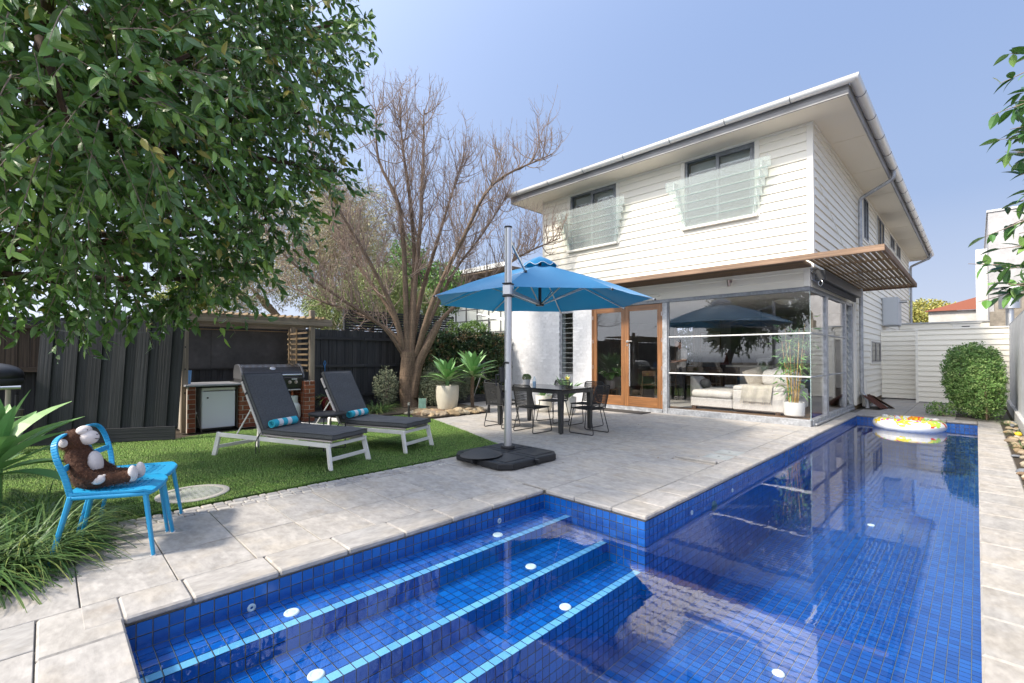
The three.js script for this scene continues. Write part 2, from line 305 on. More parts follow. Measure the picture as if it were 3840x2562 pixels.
// cobbled edging strip between the pavers and the lawn
const cobM = [[0.62, 0.60, 0.585], [0.52, 0.50, 0.49], [0.70, 0.665, 0.62]].map((c) => M(c, 0.85, { map: T.stone, bumpMap: T.stoneB, bumpScale: 0.004 }));
for (let j = 0; j < 3; j++) for (let z = -4.9; z < 0.6;) {
  const L = rr(0.06, 0.14), x0 = -5.14 + j * 0.09; const g = box(rr(0.078, 0.086), 0.03, L - 0.008, 0.009, 0, 0, 0); at(g, x0 + 0.047, -0.017 + rr(-0.002, 0.002), z + L / 2, rr(-0.09, 0.09));
  mesh('cobble', g, pick(cobM), paving); z += L;
}

// ---------- lawn ----------
const turfM = M([0.15, 0.25, 0.05], 0.95, { map: T.turf, bumpMap: T.grit, bumpScale: 0.012 });
{
  const s = new THREE.Shape(lawnEdge.map(([a, b]) => new THREE.Vector2(a, -b)));
  const g = plain(new THREE.ExtrudeGeometry(s, { depth: 0.03, bevelEnabled: false })); g.rotateX(-Math.PI / 2); g.translate(0, -0.018, 0);
  struct('lawn', g, turfM, 'flat green artificial lawn under the loungers');
  reseed(5);
  const P = [], N = [], U = [];
  for (let k = 0; k < 6; k++) { const a = k * 1.05 + 0.3, h = 0.009 + 0.005 * (k % 3), dx = Math.cos(a) * 0.009, dz = Math.sin(a) * 0.009, ox = Math.cos(a * 2.3) * 0.02, oz = Math.sin(a * 1.7) * 0.02, wx = -dz * 0.22, wz = dx * 0.22; P.push(ox - wx, 0, oz - wz, ox + wx, 0, oz + wz, ox + dx, h, oz + dz); for (let q = 0; q < 3; q++) { N.push(0, 1, 0); U.push(0, 0); } }
  const ms = [], cs = [], col = [rgb(0.17, 0.31, 0.06), rgb(0.23, 0.38, 0.085), rgb(0.12, 0.235, 0.045), rgb(0.30, 0.38, 0.12)];
  for (let i = 0; i < 110000; i++) { const x = rr(-10.3, -5.12), z = rr(-6.35, 2.0); if (!inside(x, z, lawnEdge)) continue; ms.push(mat4(V(x, 0.010, z), V(rn() * 0.2, 1, rn() * 0.2), V(Math.cos(i), 0, Math.sin(i)), rr(0.7, 1.25))); cs.push(pick(col)); }
  copies('turf_pile', geoOf(P, N, U), M([1, 1, 1], 0.8, { side: THREE.DoubleSide }), ms, cs).userData.label = 'short green pile of the artificial lawn';
}

// ---------- pool ----------
reseed(9);
const pool = thing('swimming_pool', 'blue tiled swimming pool with three wide entry steps and stone coping', 'pool');
const FL = -1.1, WL = -0.15;
const groutM = M([0.22, 0.22, 0.215], 0.9);
mesh('shell', [
  bx(-3.6, 0.3, FL - 0.2, FL - 0.004, -14.2, 0.1), bx(-3.45, -3.234, FL - 0.1, -0.05, -3.9, 0.1), bx(-3.6, -2.069, FL - 0.1, -0.05, -14.2, -3.724),
  bx(-3.3, 0.3, FL - 0.1, -0.05, -14.2, -13.874), bx(0.024, 0.3, FL - 0.1, -0.05, -14.2, 0.1), bx(-3.5, 0.3, FL - 0.1, -0.05, -0.286, 0.1),
  bx(-3.26, -2.884, FL, -0.204, -3.75, -0.27), bx(-2.9, -2.459, FL, -0.344, -3.75, -0.27), bx(-2.47, -2.109, FL, -0.504, -3.75, -0.27)], groutM, pool);
const tiles = [];
const blues = [[0.003, 0.092, 0.385], [0.003, 0.082, 0.35], [0.004, 0.104, 0.42], [0.002, 0.072, 0.315], [0.005, 0.116, 0.44]], pale = [[0.16, 0.42, 0.68], [0.13, 0.37, 0.64], [0.19, 0.46, 0.70]];
function field(o, u, v, n, nu, nv, pu, pv, isPale) { // tiles on a plane: corner o, steps u and v, facing n
  for (let i = 0; i < nu; i++) for (let j = 0; j < nv; j++) {
    const p = V(...o).addScaledVector(u, (i + 0.5) * pu).addScaledVector(v, (j + 0.5) * pv), eye = V(0, 1.4, 0).sub(p), d = eye.length();
    const m = new THREE.Matrix4().makeBasis(u.clone().multiplyScalar(pu - 0.0035), n.clone().multiplyScalar(0.008), v.clone().multiplyScalar(pv - 0.0035)).setPosition(p.clone().addScaledVector(n, -0.004 + rr(-0.0004, 0.0004)));
    const q = (p.x * 0.708 - p.z * 0.706) / (-p.x * 0.706 - p.z * 0.708), w = (p.y - 1.4) / (-p.x * 0.706 - p.z * 0.708), show = Math.abs(q) < 1.08 && w > -0.71;
    tiles.push({ m, c: isPale && isPale(i, j) ? 5 + Math.floor(rnd() * 3) : Math.floor(rnd() * 5), area: show ? eye.dot(n) / d * pu * pv / (d * d) : 0 });
  }
}
const X = V(1, 0, 0), Y = V(0, 1, 0), Z = V(0, 0, 1), fitN = (L) => Math.round(L / 0.0725);
function wall(o, u, v, n, L, H) { const a = fitN(L), b = fitN(H); field(o, u, v, n, a, b, L / a, H / b); }
const neg = (q) => q.clone().negate();
wall([-3.23, -0.05, -0.29], neg(Z), neg(Y), X, 3.43, 0.15);
wall([-3.23, -0.05, -3.72], X, neg(Y), Z, 1.165, 1.05);
wall([-2.065, -0.05, -3.72], neg(Z), neg(Y), X, 10.15, 1.05);
wall([-2.065, -0.05, -13.87], X, neg(Y), Z, 2.085, 1.05);
wall([0.02, -0.05, -0.29], neg(Z), neg(Y), neg(X), 13.58, 1.05);
wall([-2.105, FL, -3.72], X, neg(Z), Y, 2.125, 10.15);
wall([-2.105, FL, -0.29], X, neg(Z), Y, 2.125, 3.43);
for (const [x0, x1, y, n] of [[-3.23, -2.88, -0.2, 5], [-2.88, -2.455, -0.34, 6], [-2.455, -2.105, -0.5, 5]]) field([x0, y, -0.29], X, neg(Z), Y, n, 47, (x1 - x0) / n, 3.43 / 47, (i) => i === n - 1);
for (const [x, y0, n, H] of [[-2.88, -0.2, 2, 0.14], [-2.455, -0.34, 2, 0.16], [-2.105, -0.5, 8, 0.6]]) field([x, y0, -0.29], neg(Z), neg(Y), X, 47, n, 3.43 / 47, H / n);
{
  const unit = box(1, 1, 1, 0); const tg = (() => { // thin tile, softly rounded rim
    const P = [], N = [], r = 0.5, q = 0.48, top = 0.5, lo = 0.15; const ring = (s, y) => [[-s, y, -s], [s, y, -s], [s, y, s], [-s, y, s]]; const A = ring(r, -0.5), B = ring(r, lo), C = ring(q, top);
    const quad = (a, b, c, d, n) => { for (const p of [a, b, c, a, c, d]) { P.push(...p); N.push(...n); } };
    const ns = [[0, 0, -1], [1, 0, 0], [0, 0, 1], [-1, 0, 0]];
    for (let k = 0; k < 4; k++) { const l = (k + 1) % 4, n = ns[k]; quad(A[k], A[l], B[l], B[k], n); quad(B[k], B[l], C[l], C[k], [n[0] * 0.5, 0.85, n[2] * 0.5]); }
    quad(C[0], C[3], C[2], C[1], [0, 1, 0]); return geoOf(P, N);
  })();
  const cols = [...blues, ...pale].map((c) => rgb(...c)), glaze = { clearcoat: 0.3, clearcoatRoughness: 0.1 };
  const mats = cols.map((c) => M(c, 0.22, glaze)), fieldM = M([1, 1, 1], 0.22, glaze);
  const order = tiles.map((t, i) => i).sort((a, b) => tiles[b].area - tiles[a].area), near = new Set(order.slice(0, 300));
  for (const i of order.slice(0, 300)) { const m = mesh('tile', tg, mats[tiles[i].c], pool); m.applyMatrix4(tiles[i].m); }
  const rest = tiles.filter((_, i) => !near.has(i));
  copies('tile_field', tg, fieldM, rest.map((t) => t.m), rest.map((t) => cols[t.c]), pool);
  // white round light and inlet fittings
  const fit = lathe([[0, 0.012], [0.022, 0.012], [0.024, 0.008], [0.030, 0.008], [0.033, 0.013], [0.046, 0.011], [0.052, 0.004], [0.052, 0]], 24), fitM = M([0.72, 0.74, 0.72], 0.35);
  for (const [x, y, z] of [[-3.03, -0.2, -1.1], [-3.04, -0.2, -2.87], [-2.62, -0.34, -2.85], [-2.56, -0.34, -1.06], [-2.22, -0.5, -2.8], [-1.13, FL, -8.67], [-1.13, FL, -4.11]]) { const m = mesh('floor_fitting', fit, fitM, pool); m.position.set(x, y, z); m.scale.setScalar(0.88); }
  const jet = lathe([[0.008, 0.002], [0.010, 0.008], [0.020, 0.007], [0.025, 0.003], [0.025, 0]], 20);
  for (const [x, y, z] of [[-3.23, -0.17, -3.07], [-3.23, -0.18, -0.93], [-2.065, -0.19, -4.66], [-2.065, -0.19, -5.77]]) { const m = mesh('wall_inlet', jet, fitM, pool); m.position.set(x, y, z); m.rotation.z = -Math.PI / 2; }
  const e = mesh('suction_eye', lathe([[0, 0.03], [0.03, 0.028], [0.055, 0.012], [0.06, 0]], 20), M([0.02, 0.10, 0.11], 0.4), pool); e.position.set(-2.065, -0.25, -5.22); e.rotation.z = -Math.PI / 2;
  const s = new THREE.Shape([[-3.232, 0.288], [0.022, 0.288], [0.022, 13.872], [-2.067, 13.872], [-2.067, 3.722], [-3.232, 3.722]].map(([a, b]) => new THREE.Vector2(a, b)));
  const wg = new THREE.ShapeGeometry(s); wg.rotateX(-Math.PI / 2); wg.translate(0, WL, 0);
  struct('water', wg, M([0.86, 0.96, 1.0], 0.0, { transmission: 1, thickness: 0, ior: 1.52, bumpMap: T.ripple, bumpScale: 0.0016 }), 'still clear pool water with faint ripples');
}

// ---------- house ----------
reseed(21);
const house = thing('house', 'two storey house clad in white weatherboards above a glazed corner room', 'house');
const wbM = [[0.86, 0.815, 0.705], [0.875, 0.83, 0.72], [0.84, 0.795, 0.69]].map((c) => M(c, 0.5, { bumpMap: T.woodB, bumpScale: 0.0004 }));
const trimM = M([0.82, 0.785, 0.705], 0.45), soffitM = M([0.86, 0.79, 0.66], 0.6), plasterM = M([0.60, 0.58, 0.55], 0.8, { map: T.blot });
const frameM = M([0.33, 0.345, 0.36], 0.4, { metalness: 0.3, map: T.galv });
const ZF = -10.73, XR = -2.27, XL = -9.37, ZB = -29.4, SY = 6.08;
// one weatherboard: wedge, thick at its lower edge. axis 'x': faces +z at plane p; axis 'z': faces +x at plane p
function weatherboard(axis, a0, a1, y0, y1, p, parent, name = 'weatherboard') {
  const b = p - 0.03, f0 = p + 0.012, f1 = p - 0.015, pts = [[b, y0], [f0, y0], [f0, y0 + 0.006], [f1, y1 + 0.012], [b, y1 + 0.012]], P = [], U = [], ou = rnd() * 5, ov = rnd() * 5;
  const v = (a, [q, y]) => (axis === 'x' ? [a, y, q] : [q, y, -a]);
  const A0 = axis === 'x' ? a0 : -a1, A1 = axis === 'x' ? a1 : -a0, put = (a, q) => { P.push(...v(a, q)); U.push(a + ou, q[1] + q[0] + ov); };
  for (let k = 0; k < 5; k++) { const l = (k + 1) % 5; for (const [a, q] of [[A0, pts[l]], [A0, pts[k]], [A1, pts[k]], [A0, pts[l]], [A1, pts[k]], [A1, pts[l]]]) put(a, q); }
  for (let k = 1; k < 4; k++) { for (const q of [pts[0], pts[k + 1], pts[k]]) put(A1, q); for (const q of [pts[0], pts[k], pts[k + 1]]) put(A0, q); }
  return mesh(name, geoOf(P, null, U), pick(wbM), parent);
}
const PB = 0.181;
for (let k = 0; k < 16; k++) {
  const y0 = 3.19 + k * PB, y1 = Math.min(y0 + PB, SY - 0.03); if (y0 > SY - 0.06) break;
  const cuts = y0 > 4.40 ? [[XL, -8.33], [-6.78, -4.89], [-3.34, XR - 0.10]] : [[XL, XR - 0.10]];
  for (const [a, b] of cuts) { if (b - a > 4) { const j = lerp(a, b, rr(0.25, 0.75)); weatherboard('x', a, j - 0.001, y0, y1, ZF, house); weatherboard('x', j + 0.001, b, y0, y1, ZF, house); } else weatherboard('x', a, b, y0, y1, ZF, house); }
}
for (let k = 0; k < 33; k++) {
  const y0 = 0.115 + k * PB, y1 = Math.min(y0 + PB, SY - 0.03); if (y0 > SY - 0.06) break;
  weatherboard('z', ZB, y0 > 3.15 ? ZF - 0.10 : -15.22, y0, y1, XR, house);
}
for (let k = 0; k < 3; k++) { weatherboard('x', -7.6, -2.36, 2.80 + k * 0.15, 2.80 + (k + 1) * 0.15 - 0.005, ZF - 0.03, house); weatherboard('z', -15.2, -10.87, 2.80 + k * 0.15, 2.80 + (k + 1) * 0.15 - 0.005, XR - 0.06, house); }
mesh('corner_trim', [bx(XR - 0.10, XR + 0.012, 3.17, SY - 0.02, ZF - 0.09, ZF + 0.012, 0.003)], trimM, house);
mesh('corner_trim', [bx(-2.45, -2.335, 2.79, 3.17, ZF - 0.12, ZF - 0.018, 0.003)], trimM, house);
mesh('corner_trim', [bx(XL - 0.012, XL + 0.07, 3.0, SY - 0.02, ZF - 0.09, ZF + 0.012, 0.003)], trimM, house);
mesh('corner_trim', [bx(XR - 0.05, XR + 0.012, 0.1, 3.17, -15.24, -15.16, 0.003)], trimM, house);
mesh('cornice', [bx(XL, XR + 0.03, SY - 0.05, SY - 0.002, ZF - 0.02, ZF + 0.03, 0.004), bx(XR - 0.02, XR + 0.03, SY - 0.05, SY - 0.002, ZB, ZF - 0.02, 0.004)], trimM, house);
// structural walls behind the boards
mesh('wall', [
  bx(XL, -2.42, 3.15, 4.45, ZF - 0.16, ZF - 0.034), bx(XL, -8.33, 4.45, 6.3, ZF - 0.16, ZF - 0.034), bx(-6.78, -4.89, 4.45, 6.3, ZF - 0.16, ZF - 0.034), bx(-3.34, -2.42, 4.45, 6.3, ZF - 0.16, ZF - 0.034),
  bx(-2.42, XR - 0.034, 3.15, 6.3, ZB, ZF - 0.034), bx(-2.42, XR - 0.034, 0.1, 3.15, ZB, -15.2), bx(XL, XL + 0.1, 2.9, 6.3, ZB, ZF - 0.16), bx(XL, -2.42, 3.15, 6.3, ZB, ZB + 0.1),
  bx(XL, -2.42, 6.09, 6.2, ZB, ZF - 0.16)], plasterM, house);
mesh('floor_plate', [bx(-10.8, -2.37, 2.83, 3.14, -20.2, ZF - 0.10), bx(XL, -2.42, 2.95, 3.14, ZB, -20.2)], M([0.52, 0.50, 0.46], 0.85), house);
// eaves
const E0 = -1.59, EZ = -10.04, EL = -10.06, EB = -30.1;
mesh('soffit', [bx(EL, E0, SY, SY + 0.02, ZF - 0.035, EZ), bx(XR - 0.035, E0, SY, SY + 0.02, EB, ZF - 0.035), bx(EL, XL + 0.01, SY, SY + 0.02, EB, ZF - 0.035)], soffitM, house);
for (let k = 0; k < 8; k++) mesh('soffit_batten', bx(XR + 0.03, E0 - 0.01, SY - 0.006, SY - 0.001, -12.2 - k * 2.4, -12.17 - k * 2.4), soffitM, house);
const fasciaM = M([0.62, 0.62, 0.63], 0.7, { map: T.wood, bumpMap: T.woodB, bumpScale: 0.002 });
mesh('fascia', bx(EL, E0 + 0.03, SY - 0.015, SY + 0.19, EZ, EZ + 0.03, 0.003), fasciaM, house);
mesh('fascia', bx(E0, E0 + 0.03, SY - 0.015, SY + 0.19, EB, EZ - 0.001, 0.003), fasciaM, house);
mesh('fascia', bx(EL - 0.03, EL, SY - 0.015, SY + 0.19, EB, EZ, 0.003), fasciaM, house);
const gutM = M([0.78, 0.775, 0.755], 0.34, { metalness: 0.2 });
function gutter(p, q, out, drop = SY + 0.13) { // half-round trough with a rolled lip
  const R = 0.085, prof = []; for (let i = 0; i <= 14; i++) { const a = Math.PI * (1 + i / 14); prof.push([Math.cos(a) * R, Math.sin(a) * R]); } prof.push([R + 0.005, 0.014], [R - 0.006, 0.02]);
  const P = [], A = V(...p), B = V(...q), o = V(...out);
  for (let i = 0; i < prof.length - 1; i++) { const v = (S, [x, y]) => { const m = o.x !== 0 ? (S === A ? 1 : 1) : 1; const t = S.clone().addScaledVector(o, x + R).setY(drop + y + R); return t; };
    const ext = (S, s, [x]) => { const t = v(S, [x, 0]); return t; };
    const a = v(A, prof[i]), b = v(A, prof[i + 1]), c = v(B, prof[i + 1]), d = v(B, prof[i]);
    if (o.z > 0) { c.x += (prof[i + 1][0] + R); d.x += (prof[i][0] + R); } else { a.z += (prof[i][0] + R); b.z += (prof[i + 1][0] + R); }
    for (const t of [a, b, c, a, c, d]) P.push(t.x, t.y, t.z); }
  const g = geoOf(P); const pos = g.attributes.position, uv = g.attributes.uv; for (let i = 0; i < pos.count; i++) uv.setXY(i, pos.getX(i) + pos.getZ(i), pos.getY(i) * 2);
  return g;
}
const gut1 = mesh('gutter', gutter([EL - 0.03, 0, EZ + 0.03], [E0 + 0.03, 0, EZ + 0.03], [0, 0, 1]), gutM, house);
const gut2 = mesh('gutter', gutter([E0 + 0.03, 0, EZ + 0.03], [E0 + 0.03, 0, EB], [1, 0, 0]), gutM, house);
const hoop = (out, p) => { const a = []; for (let i = 0; i <= 10; i++) { const t = Math.PI * (1 + i / 10); a.push([p[0] + out[0] * (0.085 + Math.cos(t) * 0.088), SY + 0.215 + Math.sin(t) * 0.088, p[2] + out[2] * (0.085 + Math.cos(t) * 0.088)]); } return sweep(a, 0.008, 5); };
for (let k = 0; k < 7; k++) mesh('bracket', hoop([0, 0, 1], [-2.45 - k * 1.2, 0, EZ + 0.03]), frameM, gut1);
for (let k = 0; k < 16; k++) mesh('bracket', hoop([1, 0, 0], [E0 + 0.03, 0, EZ - 0.55 - k * 1.2]), frameM, gut2);
// roof of dark tiles
{
  const y = SY + 0.20, run = (E0 - EL) / 2, rise = run * Math.tan(0.30), mx = (E0 + EL) / 2, A = V(EL, y, EZ), B = V(E0, y, EZ), C = V(E0, y, EB), D = V(EL, y, EB), R1 = V(mx, y + rise, EZ - run), R2 = V(mx, y + rise, EB + run);
  const P = []; for (const t of [A, B, R1, B, C, R2, B, R2, R1, C, D, R2, D, A, R1, D, R1, R2]) P.push(t.x, t.y, t.z);
  const roof = mesh('roof', geoOf(P), M([0.07, 0.07, 0.075], 0.8), house);
  const tileM = [M([0.075, 0.072, 0.075], 0.75), M([0.095, 0.09, 0.09], 0.75), M([0.06, 0.058, 0.062], 0.75)];
  const sl = Math.atan2(rise, run), tl = 0.36; // roof tiles, course by course on the front and side slopes
  const wave = (() => { const a = []; for (let i = 0; i <= 6; i++) a.push([-0.165 + i * 0.055, 0.012 * Math.sin(i * Math.PI / 3)]); const o = a.map(([x, yy]) => [x, yy + 0.02]); return extrude([...a, ...o.reverse()], 0.40); })();
  let left = 260;
  const rest = [], put = (p, ry, m) => { const q = new THREE.Matrix4().makeRotationFromEuler(new THREE.Euler(sl, ry, 0, 'YXZ')).setPosition(p); if (left-- > 0) { const t = mesh('roof_tile', wave, m, roof); t.applyMatrix4(q); } else rest.push(q); };
  for (let c = 0; c < Math.floor(run / Math.cos(sl) / tl); c++) { const d = (c + 0.5) * tl * Math.cos(sl), hh = y + 0.02 + (c + 0.5) * tl * Math.sin(sl); for (let x = EL + d + 0.17; x < E0 - d; x += 0.32) put(V(x, hh, EZ - d), 0, pick(tileM)); }
  for (let c = 0; c < Math.floor(run / Math.cos(sl) / tl); c++) { const d = (c + 0.5) * tl * Math.cos(sl), hh = y + 0.02 + (c + 0.5) * tl * Math.sin(sl); for (let z = EZ - d - 0.17; z > EB + d; z -= 0.32) put(V(E0 - d, hh, z), Math.PI / 2, pick(tileM)); }
  copies('roof_tile_field', wave, tileM[0], rest, null, roof);
}
// first floor windows with frosted louvre screens
const paneM = M([0.93, 0.97, 0.97], 0.0, { transmission: 1, thickness: 0, ior: 1.55 });
const frost = M([0.86, 0.90, 0.88], 0.24, { transmission: 0.80, thickness: 0, ior: 1.5, bumpMap: T.grit, bumpScale: 0.001 });
const blindM = M([0.45, 0.44, 0.43], 0.9);
for (const [x0, x1, mid] of [[-4.89, -3.34, -4.13], [-8.33, -6.78, -7.58]]) {
  const w = part('window', house), z = ZF - 0.07;
  mesh('frame', [bx(x0, x1, 6.0, 6.05, z - 0.06, z + 0.05, 0.004), bx(x0, x1, 4.45, 4.5, z - 0.06, z + 0.05, 0.004), bx(x0, x0 + 0.05, 4.5, 6.0, z - 0.06, z + 0.05, 0.004), bx(x1 - 0.05, x1, 4.5, 6.0, z - 0.06, z + 0.05, 0.004), bx(mid - 0.035, mid + 0.035, 4.5, 6.0, z - 0.05, z + 0.06, 0.004), bx(mid + 0.035, x1 - 0.05, 5.93, 6.0, z - 0.02, z + 0.055, 0.004), bx(x1 - 0.10, x1 - 0.05, 4.5, 5.93, z - 0.02, z + 0.055, 0.004)], frameM, w);
  mesh('pane', bx(x0 + 0.05, mid - 0.035, 4.5, 6.0, z - 0.004, z), paneM, w); mesh('pane', bx(mid + 0.035, x1 - 0.10, 4.5, 5.93, z + 0.026, z + 0.03), paneM, w);
  mesh('trim', [bx(x0 - 0.10, x0 - 0.002, 4.4, 6.03, ZF - 0.03, ZF + 0.016, 0.003), bx(x1 + 0.002, x1 + 0.10, 4.4, 6.03, ZF - 0.03, ZF + 0.016, 0.003)], trimM, w);
  mesh('roller_blind', bx(x0 + 0.06, x1 - 0.06, 5.78, 5.98, z - 0.14, z - 0.13), blindM, w);
  mesh('sill', bx(x0 - 0.06, x1 + 0.06, 4.385, 4.44, ZF + 0.005, ZF + 0.10, 0.006), trimM, w);
  const sc = part('louvre_screen', w), n = 6, cx = (x0 + x1) / 2;
  for (let k = 0; k < n; k++) { const t = k / (n - 1), half = 0.83 + 0.32 * t, y = 4.55 + 0.18 * k, out = 0.07 + 0.145 * t, g = box(half * 2, 0.215, 0.010, 0.002); at(g, cx, y, ZF + out, 0, 0.16); mesh('blade', g, frost, sc); mesh('blade_edge', at(box(half * 2, 0.006, 0.014, 0.001), cx, y - 0.106, ZF + out - 0.017, 0, 0.16), M([0.30, 0.42, 0.38], 0.25), sc); }
  for (const s of [-1, 1]) { const g = []; for (let k = 0; k < n; k++) { const t = k / (n - 1), half = 0.80 + 0.30 * t - 0.10 * t - 0.04, y = 4.55 + 0.18 * k, out = 0.07 + 0.145 * t; g.push(bx(cx + s * half - 0.012, cx + s * half + 0.012, y - 0.085, y + 0.085, ZF + 0.012, ZF + out - 0.012, 0.002)); } mesh('bracket', g, M([0.62, 0.63, 0.63], 0.4, { metalness: 0.5 }), sc); }
  const sp = []; for (let k = 0; k < 46; k++) { const x = cx + (k / 45 - 0.5) * 2.2; sp.push(sweep([[x, 5.55, ZF + 0.22], [x + rr(-0.02, 0.02), 5.55 + rr(0.05, 0.085), ZF + 0.22 + rr(-0.03, 0.03)]], 0.0022, 4, false)); } mesh('bird_spikes', sp, M([0.6, 0.6, 0.58], 0.4), sc);
}
// dark first floor rooms behind those windows
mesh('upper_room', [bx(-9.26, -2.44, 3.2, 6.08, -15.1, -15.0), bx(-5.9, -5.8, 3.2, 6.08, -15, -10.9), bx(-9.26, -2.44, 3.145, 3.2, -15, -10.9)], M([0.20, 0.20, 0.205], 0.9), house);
// side windows
for (const [z0, z1, y0, y1] of [[-17.25, -16.45, 4.78, 6.0], [-20.6, -19.1, 4.9, 6.0], [-23.5, -22.3, 5.48, 5.98], [-25.5, -24.2, 5.46, 5.98], [-19.5, -17.65, 1.22, 1.86]]) {
  const w = part('window', house), x = XR + 0.01, zm = (z0 + z1) / 2;
  mesh('trim', [bx(x - 0.03, x + 0.018, y1, y1 + 0.05, z0 - 0.09, z1 + 0.09, 0.003), bx(x - 0.03, x + 0.022, y0 - 0.06, y0, z0 - 0.09, z1 + 0.09, 0.003), bx(x - 0.03, x + 0.018, y0, y1, z0 - 0.09, z0, 0.003), bx(x - 0.03, x + 0.018, y0, y1, z1, z1 + 0.09, 0.003)], trimM, w);
  mesh('frame', [bx(x - 0.02, x + 0.03, y1 - 0.04, y1, z0, z1, 0.003), bx(x - 0.02, x + 0.03, y0, y0 + 0.04, z0, z1, 0.003), bx(x - 0.02, x + 0.03, y0 + 0.04, y1 - 0.04, z0, z0 + 0.04, 0.003), bx(x - 0.02, x + 0.03, y0 + 0.04, y1 - 0.04, z1 - 0.04, z1, 0.003), bx(x - 0.02, x + 0.03, y0 + 0.04, y1 - 0.04, zm - 0.03, zm + 0.03, 0.003)], y0 < 2 ? M([0.33, 0.31, 0.29], 0.5) : frameM, w);
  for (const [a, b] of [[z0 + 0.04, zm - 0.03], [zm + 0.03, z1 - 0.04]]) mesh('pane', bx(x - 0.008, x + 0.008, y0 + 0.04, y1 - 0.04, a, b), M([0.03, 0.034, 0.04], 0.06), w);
}
// downpipes
const pipe = (pts, r, name, m) => mesh(name, sweep(fillet(pts, 0.09, 5), r, 12), m, house);
pipe([[-1.48, 6.21, -15.5], [-1.48, 6.02, -15.5], [-2.19, 5.66, -15.5], [-2.19, 0.42, -15.5], [-2.06, 0.26, -15.42], [-2.06, 0.03, -15.42]], 0.047, 'downpipe', galvM);
for (const y of [1.0, 2.6, 4.9]) mesh('pipe_band', sweep([[-2.19, y, -15.5], [-2.19, y + 0.025, -15.5]], 0.051, 12), galvM, house);
pipe([[-1.48, 6.21, -29.2], [-1.48, 6.02, -29.2], [-2.19, 5.7, -29.2], [-2.19, 0.1, -29.2]], 0.05, 'downpipe', galvM);
pipe([[-2.17, 0.75, -15.75], [-2.17, 0.05, -15.75]], 0.055, 'waste_pipe', trimM);
mesh('vent_cowl', [at(cyl(0.06, 0.06, 0.10, 14), -2.2, 3.25, -16.4, 0, 0, -Math.PI / 2), bx(-2.13, -2.10, 3.16, 3.20, -16.46, -16.34), bx(-2.13, -2.10, 3.22, 3.26, -16.46, -16.34), bx(-2.13, -2.10, 3.28, 3.32, -16.46, -16.34)], trimM, house);
mesh('base_board', [bx(-2.33, -2.28, -0.02, 0.11, -29.3, -15.2)], M([0.33, 0.24, 0.14], 0.8, { map: T.wood }), house);
const can = mesh('wall_light', [at(cyl(0.032, 0.034, 0.14, 16), -3.86, 2.95, ZF + 0.075, 0, 0.25), bx(-3.89, -3.83, 3.03, 3.10, ZF - 0.03, ZF + 0.05, 0.008)], M([0.45, 0.36, 0.32], 0.3, { metalness: 0.9 }), house);
mesh('strip_cover', bx(-6.6, -5.55, 2.885, 2.92, ZF - 0.03, ZF + 0.02, 0.004), trimM, house);
// painted brick piers on the ground floor: courses of single bricks
const pbM = [M([0.80, 0.80, 0.81], 0.6, { map: T.blot, bumpMap: T.grit, bumpScale: 0.0008 }), M([0.79, 0.79, 0.80], 0.6, { map: T.blot, bumpMap: T.grit, bumpScale: 0.0008 })];
mesh('pier_core', [bx(-10.8, -8.75, 0, 3.1, ZF - 0.32, ZF - 0.0025), bx(-8.21, -7.60, 0, 2.80, ZF - 0.32, ZF - 0.0025), bx(-8.73, -7.6, 2.72, 3.1, ZF - 0.32, ZF - 0.05)], pbM[1], house);
const restBricks = [];
for (let r = 0; r < 36; r++) { const y = 0.01 + r * 0.086; for (const [a, b, top] of [[-10.8, -8.73, 3.06], [-8.23, -7.58, 2.74]]) { if (y + 0.08 > top) continue; let x = a - (r % 2 ? 0.12 : 0); while (x < b - 0.02) { const x0 = Math.max(a, x), x1 = Math.min(b, x + 0.237); if (x1 - x0 > 0.03 && r > 24) restBricks.push(bx(x0 + 0.001, x1 - 0.001, y + 0.001, y + 0.085, ZF - 0.10, ZF, 0.0015)); else if (x1 - x0 > 0.03) mesh('brick', bx(x0 + 0.001, x1 - 0.001, y + 0.001, y + 0.085, ZF - 0.10, ZF + rr(-0.0003, 0.0003), 0.0015), pick(pbM), house); x += 0.24; } } }
mesh('upper_bricks', restBricks, pbM[0], house).userData.kind = 'stuff';
mesh('pier_capping', bx(-10.85, -8.7, 3.075, 3.13, ZF - 0.36, ZF + 0.03, 0.004), galvM, house);
// louvre window between the piers
{
  const w = part('window', house); mesh('frame', [bx(-8.73, -8.69, 0.06, 2.72, ZF - 0.12, ZF - 0.06, 0.003), bx(-8.25, -8.21, 0.06, 2.72, ZF - 0.12, ZF - 0.06, 0.003), bx(-8.69, -8.25, 2.66, 2.72, ZF - 0.12, ZF - 0.06), bx(-8.69, -8.25, 0.06, 0.88, ZF - 0.12, ZF - 0.09)], galvM, w);
  for (let k = 0; k < 12; k++) mesh('louvre', at(box(0.438, 0.15, 0.006, 0.001), -8.47, 0.98 + k * 0.145, ZF - 0.09, 0, 0.25), paneM, w);
  for (let k = 0; k < 13; k++) mesh('louvre_clip', bx(-8.685, -8.255, 0.905 + k * 0.145, 0.912 + k * 0.145, ZF - 0.10, ZF - 0.075), M([0.6, 0.6, 0.58], 0.4), w);
}
